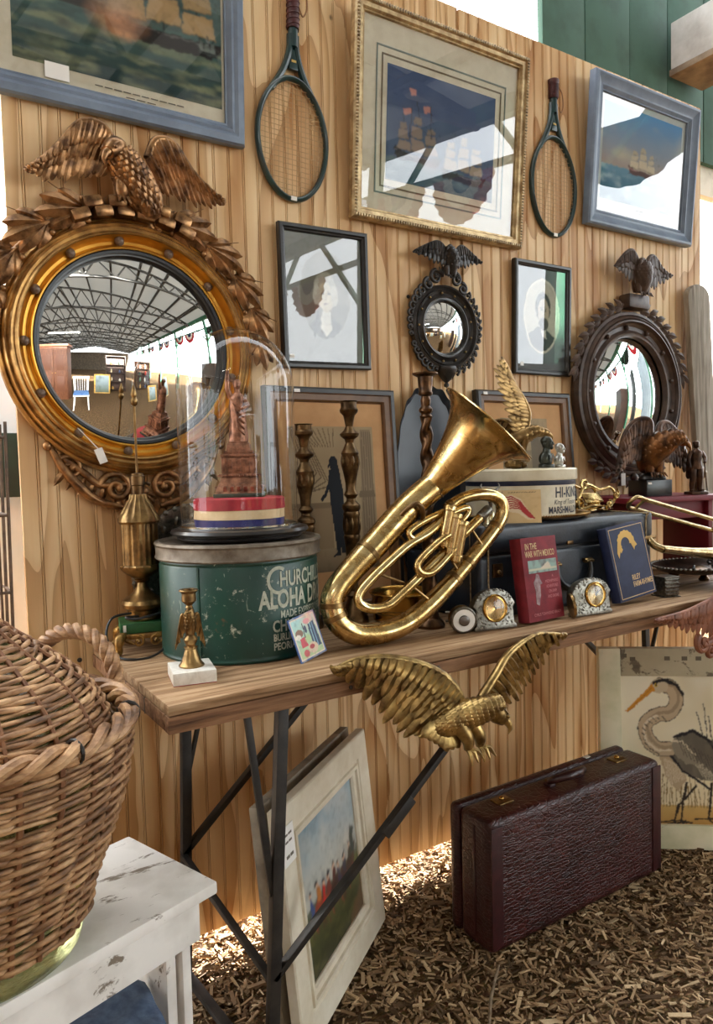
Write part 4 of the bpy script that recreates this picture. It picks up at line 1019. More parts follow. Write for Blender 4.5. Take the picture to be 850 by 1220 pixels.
    for nm, lab, loc, tilt, W, H, art in (('silhouette_print', 'tan matted silhouette of a standing man by column and curtain, in black and brown frame', (.950, -.098, .8015), R(-3.5), .378, .575, (.062, .115, .248, .365)),
                                          ('matted_print', 'tan matted print in black and brown frame, behind the brass eagle with raised wing', (1.672, -.046, 1.022), R(-4.5), .40, .375, (.10, .095, .20, .20))):
        t = framed(nm, lab, 'picture', loc, (tilt, 0, 0), W, H, prof, fm, .036, silhouette(0 if W < .39 else 1), art, tanm, None, False)
        frame_sweep(W, H, [(-.001, -.001), (-.001, .017), (.004, .0225), (.013, .0225), (.014, .019), (.004, .0)]).build('outer_edge', blk, t, angle=25)
        sticker(t, -W/2+.085 if W < .39 else -W/2+.03, -.024, H-.01, .016, .008)
wall_pictures()

# ================================================================ rackets
def racket(name, label, cx, cz, hw, hh, top, lean):
    t = thing(name, label, 'racket', (cx, -.016, cz), (0, lean, 0))
    gm = pm('dark_teal_racket', s2l(22, 62, 62), s2l(14, 42, 44), 20, .3, 0, 0, coat=.4)
    N = 48; pts = []
    for k in range(N):
        a = 2*PI*k/N; w = hw*(1+.10*max(0, -math.sin(a)) if False else 1)
        s = math.sin(a); pts.append((math.cos(a)*hw*(1-.10*max(0, s)**2), 0, s*hh))
    MB().tube(pts, .0085, 10, closed=True, flat=(1.15, .8), up=(0, 1, 0)).build('head_frame', gm, t)
    th = hh+.075
    for s in (-1, 1):
        MB().tube(cr([(s*hw*.62, 0, hh*.74), (s*hw*.30, 0, hh+.012), (s*.011, 0, th-.012), (s*.009, 0, th+.03)], 6), [.008, .0085, .0085, .008], 8).build('throat', gm, t)
    MB().box((0, 0, hh+.045), (.026, .012, .05), None, .7).build('throat_badge', gm, t, bevel=.003)
    MB().box((0, -.0064, hh+.04), (.013, .0008, .006)).build('gold_mark', pm('gold_print', s2l(200, 170, 90), None, 5, .5), t)
    mb = MB()
    mb.tube([(0, 0, th+.0), (0, 0, top)], .0125, 10); mb.build('handle_core', gm, t)
    grip = MB()
    z0 = th+.045; L = top-z0
    grip.tube([(0, 0, z0), (0, 0, top)], .0158, 12)
    hel = [(.0160*math.cos(a), .0160*math.sin(a), z0+L*a/(2*PI*9)) for a in np.linspace(0, 2*PI*9, 130)]
    grip.tube([tuple(map(float, p)) for p in hel], .0016, 5)
    grip.lathe([(.0165, top), (.0185, top+.006), (.018, top+.014), (.008, top+.017), (0, top+.017)], 14)
    grip.build('grip', pm('maroon_grip_leather', s2l(84, 36, 36), s2l(58, 26, 28), 40, .5, 0, .2), t)
    # strings
    mb = MB(); sp = .0125; ins = .006
    k = int(hw/sp)
    for i in range(-k, k+1):
        x = i*sp; q = 1-(x/hw)**2
        if q > .05: mb.bar((x, .0006, -hh*math.sqrt(q)+ins), (x, .0006, hh*.965*math.sqrt(q)-ins), .0011)
    k = int(hh/sp)
    for i in range(-k, k+1):
        z = i*sp; q = 1-(z/hh)**2
        if q > .04: mb.bar((-hw*math.sqrt(q)+ins, -.0006, z), (hw*math.sqrt(q)-ins, -.0006, z), .0011)
    mb.build('strings', pm('gut_string', s2l(190, 156, 110), None, 6, .5), t, smooth=False)
    MB().tube(cr([(.012, -.004, top), (.03, -.008, top-.02), (.034, -.01, top-.06), (.022, -.012, top-.085), (.012, -.012, top-.07)], 6), .002, 6).build('wrist_cord', pm('cord_tan', s2l(150, 110, 76), None, 6, .8), t)
    MB().box((0, -.009, -hh), (.016, .002, .010)).build('price_sticker', FLAT_WHITE, t)
racket('racket', 'dark green racket with maroon grip, hung beside the sea battle print', .893, 1.998, .096, .148, .385, R(2.2))
racket('racket', 'dark green racket with maroon grip, hung between the gilt frame and the tall ship print', 1.829, 2.052, .098, .152, .315, R(0.6))
# ================================================================ left end of the table
BRASS = pm('polished_brass', s2l(214, 172, 92), s2l(176, 130, 62), 14, .2, 1, .03, 40, rvar=.08)
OLD_BRASS = pm('aged_brass', s2l(168, 136, 88), s2l(92, 70, 44), 24, .34, .95, .08, 80, rvar=.1)
DARK_BRASS = pm('dark_patinated_brass', s2l(128, 100, 66), s2l(62, 46, 30), 30, .36, .9, .1, 90)
PEWTER = pm('tarnished_silver', s2l(140, 136, 126), s2l(94, 90, 82), 140, .34, .9, .12, 260)
INK_BLACK = pm('black_enamel', s2l(20, 20, 22), s2l(34, 33, 34), 20, .3)
def lamp():
    t = thing('footed_stand', 'green topped stand with gilt scrolled feet under the brass lamp', 'stand', (.446, -.112, TZ), (0, 0, R(-12)))
    gilt = pm('gilt_casting', s2l(196, 158, 92), s2l(110, 82, 46), 40, .36, .85, .2, 100)
    mb = MB().box((0, 0, .036), (.112, .098, .012))
    mb.build('apron', gilt, t, bevel=.003)
    for sx in (-1, 1):
        for sy in (-1, 1):
            m = MB(Matrix.Translation((sx*.048, sy*.042, 0)) @ Matrix.Rotation(math.atan2(sy, sx), 4, 'Z'))
            m.tube(cr([(-.012, 0, .040), (.008, 0, .034), (.014, 0, .020), (.010, 0, .008), (.018, 0, .005), (.022, 0, .010)], 5), [.010, .011, .008, .006, .006, .004], 8)
            m.leaf((-.002, 0, .040), (.016, 0, .010), .018, (1, 0, .3), .004, LEAF)
            for q in (-1, 1): m.leaf((.006, 0, .036), (-.010, q*.024, .020), .010, (1, q*.6, 0), .003, LEAF)
            m.build('foot', gilt, t, angle=50)
    for sy in (-1, 1):
        [(lambda m: (scroll(m, (q*.018, .026), .012, 1.2, R(90), .003, sy*.050, q), m.build('scroll', gilt, t)))(MB()) for q in (-1, 1)]
    MB().box((0, 0, .053), (.106, .092, .022)).build('green_top', pm('green_cloth_top', s2l(34, 96, 48), s2l(22, 74, 38), 20, .5), t, bevel=.003)
    MB().box((-.044, -.0466, .054), (.006, .0008, .014)).build('price_sticker', FLAT_WHITE, t)
    z = TZ+.0645
    t = thing('table_lamp', 'brass table lamp with fluted column, no shade, in front of the gilt mirror', 'lamp', (.443, -.112, z))
    MB().lathe([(.036, 0), (.038, .004), (.037, .010), (.031, .013), (.033, .020), (.042, .026), (.044, .034), (.041, .042), (.028, .050), (.017, .060), (.011, .070), (.010, .078), (.016, .084), (.011, .088)], 36).build('foot', OLD_BRASS, t, angle=30)
    ncup = MB().lathe([(.012, .086), (.022, .092), (.034, .100), (.042, .108), (.043, .114), (.041, .117)], 36, wob=lambda a, zz: 1+.03*math.cos(18*a)); ncup.build('cup', OLD_BRASS, t, angle=40)
    MB().lathe([(.0385, .116), (.0385, .206)], 108, wob=lambda a, zz: 1-.055*abs(math.sin(10*a))).build('fluted_column', OLD_BRASS, t, angle=60)
    MB().lathe([(.041, .204), (.044, .209), (.042, .215), (.035, .228), (.026, .245), (.019, .256), (.017, .266)], 54, wob=lambda a, zz: 1+(.04*math.cos(18*a) if zz > .21 else 0)).build('shoulder', OLD_BRASS, t, angle=40)
    MB().lathe([(.013, .264), (.0135, .284), (.0155, .286), (.0155, .304), (.013, .306), (.013, .310), (.004, .312)], 20).build('socket', DARK_BRASS, t)
    MB().tube([(.016, 0, .29), (.026, -.004, .285)], [.003, .003], 8).build('switch_key', DARK_BRASS, t)
    MB().tube([(0, 0, .31), (0, 0, .46)], .0026, 8).build('rod', OLD_BRASS, t)
    MB().lathe([(.003, .452), (.007, .456), (.008, .464), (.005, .470), (.007, .476), (.0045, .486), (.002, .496), (0, .498)], 12).build('finial', OLD_BRASS, t)
    MB().tube(cr([(-.03, -.02, .018), (-.07, -.02, .012), (-.088, -.04, -.02), (-.076, -.07, -.055), (-.055, -.095, -.0615), (-.015, -.098, -.0615), (.02, -.088, -.045), (.05, -.065, .0), (.058, -.03, .016), (.04, .01, .016)], 8), .0026, 8).build('cord', INK_BLACK, t)
    MB().tube(cr([(-.02, -.035, .012), (-.05, -.05, .016), (-.03, -.062, .012), (.02, -.055, .018), (.045, -.02, .020)], 8), .0026, 8).build('cord', INK_BLACK, t)
lamp()
def silver_plate():
    t = thing('silver_plate', 'ornate round silver plate leaning on the wall behind the green tin', 'plate', (.592, -.020, .802), (R(-1.5), 0, 0))
    M = Matrix.Translation((0, -.012, .15)) @ FRONT
    MB(M).lathe([(0, .0), (.09, .0), (.10, .004), (.12, .010), (.142, .012), (.148, .010), (.15, .006), (.142, .004), (.1, -.004), (0, -.006)], 64).build('dish', PEWTER, t, angle=30)
    mb = MB(M)
    for k in range(40):
        a = 2*PI*k/40; mb.ell((.146*math.cos(a), .146*math.sin(a), .011), (.007, .007, .005), 8, 5)
        if k % 2 == 0:
            mb.leaf((.128*math.cos(a), .128*math.sin(a), .011), (.110*math.cos(a+.08), .110*math.sin(a+.08), .008), .014, (0, 0, 1), .004, LEAF)
    mb.build('gadroon_rim', PEWTER, t)
silver_plate()

def green_tin():
    cx, cy, r = .620, -.226, .166
    t = thing('confectionery_tin', 'large round dark green tin drum lettered CHURCHILL\'S ALOHA DROPS', 'tin', (cx, cy, TZ))
    m, nt, n, l, b = _nt('worn_green_tin')
    f = nz(n, l, coords(n, l, 'obj', (1, 1, 1)), 38, 8, .72); g = nz(n, l, coords(n, l, 'obj'), 7, 4); s_ = nz(n, l, coords(n, l, 'obj', (1, 1, .4), (.3, .5, 0)), 60, 3, .6, 1.5)
    c = ramp(n, l, g, [(.3, s2l(10, 46, 38)), (.6, s2l(18, 66, 54)), (.8, s2l(30, 80, 66))])
    c = mixc(n, l, ramp(n, l, f, [(.60, (0, 0, 0)), (.68, (1, 1, 1))]), c, s2l(176, 176, 156)); c = mixc(n, l, ramp(n, l, s_, [(.68, (0, 0, 0)), (.75, (.7, .7, .7))]), c, s2l(150, 160, 140))
    c = mixc(n, l, ramp(n, l, nz(n, l, coords(n, l, 'obj'), 12, 4), [(.70, (0, 0, 0)), (.74, (1, 1, 1))]), c, s2l(110, 76, 50))
    l.new(c, b.inputs['Base Color']); b.inputs['Roughness'].default_value = .38; bump(n, l, b, f, .15, .001)
    MB().lathe([(r-.004, 0), (r, .002), (r+.001, .006), (r-.0005, .010), (r, .014), (r, .186), (r-.002, .190), (r, .194), (r-.001, .204)], 96).build('drum', m, t, angle=30)
    ss = MB(); a = R(218); ss.box((math.cos(a)*(r+.0005), math.sin(a)*(r+.0005), .100), (.004, .0025, .180), (0, 0, a+PI/2)); ss.build('seam', m, t)
    lid = pm('rusty_tin_lid', s2l(128, 118, 104), s2l(84, 72, 58), 26, .48, .5, .15, 90)
    MB().lathe([(r-.002, .198), (r+.006, .198), (r+.008, .201), (r+.006, .206), (r+.0065, .224), (r+.009, .228), (r+.007, .233), (r-.002, .234), (r-.008, .229), (0, .229)], 96).build('lid', lid, t, angle=30)
    # lettering bent round the drum; angles measured from -Y towards +X
    ink = pm('cream_tin_lettering', s2l(198, 200, 184), s2l(150, 160, 140), 60, .6)
    rr = r+.0012; a0 = R(10)
    def fn(x, z): a = a0+x/rr; return (rr*math.sin(a), -rr*math.cos(a), z)
    letter([('HURCHILL\'S', -.018, .146, .043, dict(bold=.0009, xs=.66, align='LEFT')), ('ALOHA DROPS', -.062, .105, .050, dict(bold=.0016, xs=.66, align='LEFT')), ('MADE EXPRESSLY FOR', -.018, .084, .021, dict(bold=.0004, xs=.72, align='LEFT')),
            ('CHURCHILL\'S', -.036, .058, .032, dict(bold=.0008, xs=.72, align='LEFT')), ('BURLINGTON, IOWA', -.035, .040, .020, dict(bold=.0005, xs=.72, align='LEFT')), ('PEORIA, ILL.', -.035, .022, .020, dict(bold=.0005, xs=.78, align='LEFT'))], ink, t, fn)
    # the big C wrapping the H
    mb = MB(); K = 22; vs_ = []
    for i in range(K+1):
        a = R(55)+R(250)*i/K
        for q in (.020, .0265): vs_.append(fn(-.020+q*math.cos(a)*.95, .159+q*math.sin(a)*1.05))
    mb.add(vs_, [(2*i, 2*i+1, 2*i+3, 2*i+2) for i in range(K)]); mb.build('initial_letter', ink, t, smooth=False)
    # ------------- dome
    zb = TZ+.2345
    d = thing('glass_dome', 'tall clear glass dome on a black turned base, standing on the green tin', 'glass dome', (cx+.002, cy-.006, zb))
    MB().lathe([(.128, 0), (.132, .004), (.130, .008), (.140, .010), (.145, .015), (.142, .021), (.134, .023), (.128, .024), (.127, .026), (.105, .026), (0, .026)], 72).build('base', pm('black_turned_wood', s2l(24, 22, 22), s2l(40, 38, 37), 14, .28, coat=.3), d, angle=30)
    rg = .1225; H = .436; zc = H-rg*.98
    pr = [(rg, .0245), (rg, zc*.5), (rg, zc)]+[(rg*math.cos(R(a)), zc+rg*.98*math.sin(R(a))) for a in range(6, 91, 6)]
    MB().lathe(pr, 72, cap=False).build('glass', thin_glass('dome_glass', (.985, .99, .985), .03, 4.5), d, angle=180)
    MB().tube([(rg*math.cos(2*PI*k/60), rg*math.sin(2*PI*k/60), .0275) for k in range(60)], .0022, 6, closed=True).build('rim', thin_glass('dome_rim', (.8, .86, .84), .2, 2), d)
    # ------------- drum shaped plinth with ribbon bands
    zp = zb+.0262
    p = thing('ribbon_plinth', 'round plinth covered in red white and blue ribbon inside the glass dome', 'plinth', (cx+.002, cy-.006, zp))
    rp = .094; wob = lambda a, zz: 1+.006*math.sin(5*a+zz*90)
    MB().lathe([(rp-.001, 0), (rp+.001, .0145), (rp, .0155)], 64, wob=wob).build('blue_band', pm('ribbon_blue', s2l(44, 46, 112), s2l(30, 32, 88), 30, .85), p)
    MB().lathe([(rp, .0150), (rp+.0015, .0155), (rp+.0005, .034)], 64, wob=wob).build('cream_band', pm('ribbon_cream', s2l(220, 196, 158), s2l(200, 172, 132), 20, .85), p)
    MB().lathe([(rp, .0335), (rp+.002, .0345), (rp+.001, .056), (rp-.003, .0585), (.05, .0590), (0, .0590)], 64, wob=wob).build('red_band', pm('ribbon_red', s2l(178, 44, 54), s2l(140, 28, 40), 20, .85), p)
    # ------------- copper souvenir figure: robed woman with raised arm on a tiered pedestal
    zf = zp+.0592
    cop = pm('souvenir_copper', s2l(168, 118, 92), s2l(88, 56, 42), 60, .4, .7, .2, 160)
    f = thing('souvenir_figurine', 'copper souvenir statuette of a robed figure with raised arm on tiered pedestal', 'figurine', (cx+.006, cy-.006, zf), (0, 0, R(-28)))
    MB().box((0, 0, .004), (.104, .104, .008)).build('ground_plate', pm('verdigris_plate', s2l(66, 76, 62), s2l(48, 52, 44), 40, .6, .4), f, bevel=.002)
    mb = MB()
    mb.box((0, 0, .018), (.098, .098, .022), None, .84); mb.box((0, 0, .036), (.080, .080, .016), None, .90); mb.box((0, 0, .046), (.080, .080, .005)); mb.box((0, 0, .066), (.066, .066, .036), None, .94)
    mb.box((0, 0, .0865), (.072, .072, .006)); mb.box((0, 0, .0925), (.060, .060, .008)); mb.box((0, 0, .104), (.050, .050, .016), None, .92); mb.box((0, 0, .1135), (.040, .040, .005))
    mb.build('pedestal', cop, f, bevel=.0012)
    mb = MB()
    for s in range(4):
        M = Matrix.Rotation(s*PI/2, 4, 'Z'); mb.M = M
        for k in range(9): mb.box(((k-4)*.0085, -.041, .0445), (.005, .004, .005))
        for k in range(3): mb.box(((k-1)*.018, -.0335, .066), (.009, .004, .024))
        for q in (-1, 1): mb.box((q*.026, -.033, .066), (.006, .005, .036))
        for k in range(5): mb.box(((k-2)*.014, -.046, .0165), (.008, .006, .014), (.35, 0, 0))
    mb.build('relief_blocks', cop, f, bevel=.0006, seg=1)
    mb = MB()
    def robe(a, zz): return 1+.07*math.sin(9*a+zz*60)+.04*math.sin(4*a)
    mb.lathe([(.019, .1155), (.0195, .125), (.0175, .150), (.0165, .172), (.0175, .190), (.0165, .204), (.013, .213), (.006, .219), (.0055, .226)], 28, wob=robe)
    for k in range(5): mb.tube(cr([(-.014+.004*k, -.014, .206-.010*k), (.0, -.0195, .192-.012*k), (.014, -.014, .178-.012*k)], 4), .0022, 6)
    mb.tube(cr([(.013, -.004, .206), (.019, -.009, .190), (.012, -.020, .184)], 4), [.0065, .006, .0045], 8); mb.ell((.011, -.021, .184), (.004, .004, .004))
    mb.tube(cr([(-.013, -.002, .208), (-.019, -.004, .224), (-.0195, -.005, .246), (-.0185, -.005, .258)], 4), [.0068, .006, .0045, .0035], 8); mb.ell((-.0185, -.0052, .2605), (.0042, .004, .0048))
    mb.ell((0, -.001, .234), (.0078, .0085, .0102), 12, 10); mb.tube([(0, -.009, .235), (0, -.0112, .232), (0, -.009, .2305)], .0012, 5); mb.ell((0, .002, .239), (.0090, .0090, .0085), 12, 8)
    mb.build('figure', cop, f, angle=60)
green_tin()

def eagle_candlestick():
    t = thing('eagle_candlestick', 'small brass eagle candlestick on white marble block at the table corner', 'candlestick', (.444, -.402, TZ), (0, 0, R(-12)))
    MB().box((0, 0, .0118), (.076, .088, .0225)).build('marble_block', pm('white_marble', s2l(232, 228, 218), s2l(206, 200, 188), 26, .3, dist=1.5), t, bevel=.0015)
    MB().box((0, 0, .0006), (.0755, .0875, .0012)).build('felt_pad', pm('red_felt', s2l(150, 30, 44), None, 6, .9), t)
    mb = MB(); z = .023
    mb.lathe([(.0225, z), (.023, z+.003), (.020, z+.006), (.0175, z+.010), (.014, z+.020), (.0105, z+.031), (.0125, z+.035), (.008, z+.038), (.011, z+.044), (.013, z+.049), (.010, z+.054), (.006, z+.058)], 24)
    mb.build('stem', OLD_BRASS, t, angle=35)
    mb = MB(); z = .078
    eagle_body(mb, [(0, -.003, z+.040), (0, -.004, z+.030), (0, -.002, z+.014), (0, .002, z-.002)], [.006, .0105, .0105, .006], 12, .006, .001, rows=6, around=8)
    beak_head(mb, (-.002, -.006, z+.046), (-.7, -.6, -.15), (0, 0, 1), .0062)
    mb.build('eagle_body', OLD_BRASS, t, angle=50)
    for s in (-1, 1):
        mb = MB(); wing(mb, [(s*.008, -.003, z+.036), (s*.013, -.002, z+.040), (s*.018, .002, z+.020), (s*.026, .008, z-.022)], [(s*.006, .002, z+.018), (s*.010, .004, z+.004), (s*.015, .007, z-.006), (s*.025, .009, z-.022)], 6, .008, (s*.5, -1, 0), .0016, 2, .003); mb.build('wing', OLD_BRASS, t, angle=50)
    MB().lathe([(.004, z+.048), (.007, z+.052), (.005, z+.056), (.008, z+.059), (.013, z+.064), (.0125, z+.078), (.0155, z+.081), (.0175, z+.083), (.0165, z+.085), (.011, z+.084), (.010, z+.070)], 24, wob=lambda a, zz: 1+.02*math.cos(12*a)).build('candle_cup', OLD_BRASS, t, angle=40)
eagle_candlestick()
def trade_card():
    cv = Canvas(64, 70, s2l(66, 96, 150)); X = lambda a, b: (a <= cv.X) & (cv.X <= b)
    cv.poly([(.045, .04), (.955, .04), (.955, .96), (.045, .96)], s2l(226, 206, 190)); cv.grad(s2l(176, 196, 140), s2l(170, 214, 214), .07, .93, .08, .92); cv.ell(.75, .9, .35, .4, s2l(232, 176, 156), .8, .9); cv.mottle(6, 6, s2l(226, 216, 170), .6, X(.08, .92), .4)
    cv.poly([(.6, .2), (.9, .2), (.86, .78), (.62, .74)], s2l(44, 62, 90)); cv.line([(.68, .25), (.7, .75)], .03, s2l(150, 190, 200)); cv.line([(.78, .22), (.78, .75)], .02, s2l(120, 160, 190)); cv.ell(.62, .82, .12, .06, s2l(220, 150, 150))
    cv.ell(.25, .62, .14, .09, s2l(132, 96, 72)); cv.ell(.18, .55, .10, .06, s2l(230, 224, 210)); cv.poly([(.2, .3), (.44, .3), (.40, .52), (.22, .5)], s2l(196, 70, 80)); cv.ell(.58, .22, .18, .12, s2l(214, 190, 160)); cv.ell(.55, .25, .09, .05, s2l(176, 60, 64)); cv.ell(.30, .16, .10, .08, s2l(200, 90, 90)); cv.ell(.5, .45, .14, .12, s2l(176, 200, 140), .9, .5)
    cv.line([(.42, .5), (.44, .8)], .03, s2l(70, 60, 60)); cv.ell(.5, .66, .05, .09, s2l(60, 70, 90)); cv.mottle(14, 14, s2l(60, 60, 70), .35, X(.1, .9), .55)
    t = thing('picture_card', 'small square colour picture card with blue border propped against the green tin', 'card', (.688, -.425, TZ), (R(-17), R(-6), R(24)))
    MB().box((0, .0012, .048), (.0835, .0018, .088)).build('card_back', pm('card_edge_blue', s2l(60, 90, 150), None, 6, .6), t)
    print_mesh('picture', cv, .083, .0875, vcol_mat('glossy_card', .3, .4), t, (0, 0, .0042))
trade_card()
# ================================================================ middle of the table
def turned_candlestick(label, x, y, top, bs=.62):
    t = thing('tall_candlestick', label, 'candlestick', (x, y, TZ), group=None)
    h = top-TZ; k = h/.543
    pr = [(.054, 0), (.056, .006), (.052, .014), (.040, .020), (.034, .034), (.020, .046), (.014, .060), (.020, .068), (.012, .078), (.012, .130), (.014, .150), (.019, .205), (.0205, .212), (.018, .218)]
    MB().lathe([(r if r < .021 else .02+(r-.02)*bs*.7, z*k) for r, z in pr], 28).build('base', DARK_BRASS, t, angle=35)
    d = MB(); d.lathe([(.0175, .216*k), (.020, .222*k), (.0195, .262*k), (.021, .268*k), (.018, .275*k)], 28); 
    for j in range(9):
        a = 2*PI*j/9; d.leaf((.0195*math.cos(a), .0195*math.sin(a), .226*k), (.0195*math.cos(a), .0195*math.sin(a), .260*k), .011, (math.cos(a), math.sin(a), 0), .003, LEAF)
    d.build('carved_drum', DARK_BRASS, t, angle=45)
    MB().lathe([(r, z*k) for r, z in ((.018, .274), (.0225, .282), (.022, .290), (.012, .300), (.011, .306), (.018, .316), (.012, .326), (.013, .345), (.0185, .374), (.0205, .378))], 28).build('knop', DARK_BRASS, t, angle=35)
    d = MB(); d.lathe([(.0185, .376*k), (.021, .382*k), (.0205, .412*k), (.022, .417*k), (.018, .424*k)], 28)
    for j in range(9):
        a = 2*PI*j/9+.3; d.leaf((.0205*math.cos(a), .0205*math.sin(a), .384*k), (.0205*math.cos(a), .0205*math.sin(a), .410*k), .011, (math.cos(a), math.sin(a), 0), .003, LEAF)
    d.build('carved_drum', DARK_BRASS, t, angle=45)
    MB().lathe([(r, z*k) for r, z in ((.018, .423), (.014, .432), (.010, .442), (.012, .450), (.022, .458), (.0235, .464), (.014, .472), (.009, .482), (.012, .498), (.014, .508), (.0215, .516), (.0225, .522), (.019, .528), (.0195, .540), (.0225, .543), (.016, .5432), (.013, .52))], 28).build('candle_cup', DARK_BRASS, t, angle=35)
    MB().box((.012, -.0165, .16*k), (.008, .001, .012)).build('price_sticker', FLAT_WHITE, t)
turned_candlestick('tall dark brass candlestick in front of the silhouette print', .938, -.175, 1.335)
turned_candlestick('dark brass candlestick standing close behind the glass dome', .822, -.158, 1.280)
def tole_tray():
    t = thing('tole_tray', 'tall oval black painted tray with scalloped edge leaning on the wall', 'tray', (1.287, -.046, TZ), (R(-1.6), 0, 0))
    N = 120; out = []
    for k in range(N):
        a = 2*PI*k/N; s = 1+.012*math.cos(20*a); c, q = math.cos(a), math.sin(a)
        out.append((.122*s*math.copysign(abs(c)**.82, c), .300+.298*s*math.copysign(abs(q)**.82, q)))
    m = pm('dark_tole_paint', s2l(30, 36, 46), s2l(44, 52, 64), 6, .32)
    MB().prism([(x*.9, .3+(z-.3)*.95) for x, z in out], -.003, 0).build('tray_floor', m, t)
    mb = MB()
    vs_ = [(x*.9, -.003, .3+(z-.3)*.95) for x, z in out]+[(x, -.018, z) for x, z in out]+[(x*1.005, -.016, .3+(z-.3)*1.003) for x, z in out]+[(x*.9, .0, .3+(z-.3)*.95) for x, z in out]
    mb.add(vs_, [(r*N+k, r*N+(k+1) % N, (r+1)*N+(k+1) % N, (r+1)*N+k) for r in range(3) for k in range(N)]); mb.build('scalloped_rim', m, t, angle=50)
tole_tray()
def twist_candlestick():
    k9 = .945
    t = thing('twist_candlestick', 'dark bronze candlestick with barley twist shaft and flared cup', 'candlestick', (1.046, -.336, TZ))
    m = pm('dark_bronze', s2l(108, 78, 52), s2l(52, 38, 28), 40, .34, .85, .1, 100)
    MB().lathe([(.034, 0), (.035, .006), (.031, .014), (.022, .022), (.016, .05), (.018, .10), (.014, .14)], 28).build('foot', m, t, angle=35)
    pr = []; K = 70; n = 20; mb = MB(); vs_ = []
    for i in range(K+1):
        z = .14+.345*i/K
        for k in range(n):
            a = 2*PI*k/n; r = .0125+.0028*math.cos(2*(a-z*62))+.0006
            vs_.append((r*math.cos(a), r*math.sin(a), z))
    mb.add(vs_, [(i*n+k, i*n+(k+1) % n, (i+1)*n+(k+1) % n, (i+1)*n+k) for i in range(K) for k in range(n)]); mb.build('twisted_shaft', m, t, angle=70)
    MB().lathe([(.013, .484), (.015, .488), (.011, .494), (.016, .500), (.016, .505), (.0105, .512), (.012, .525), (.0095, .534), (.0155, .537), (.0165, .542), (.0145, .546), (.0165, .560), (.018, .578), (.029, .584), (.0295, .587), (.014, .5868), (.013, .56)], 28).build('candle_cup', m, t, angle=35)
twist_candlestick()

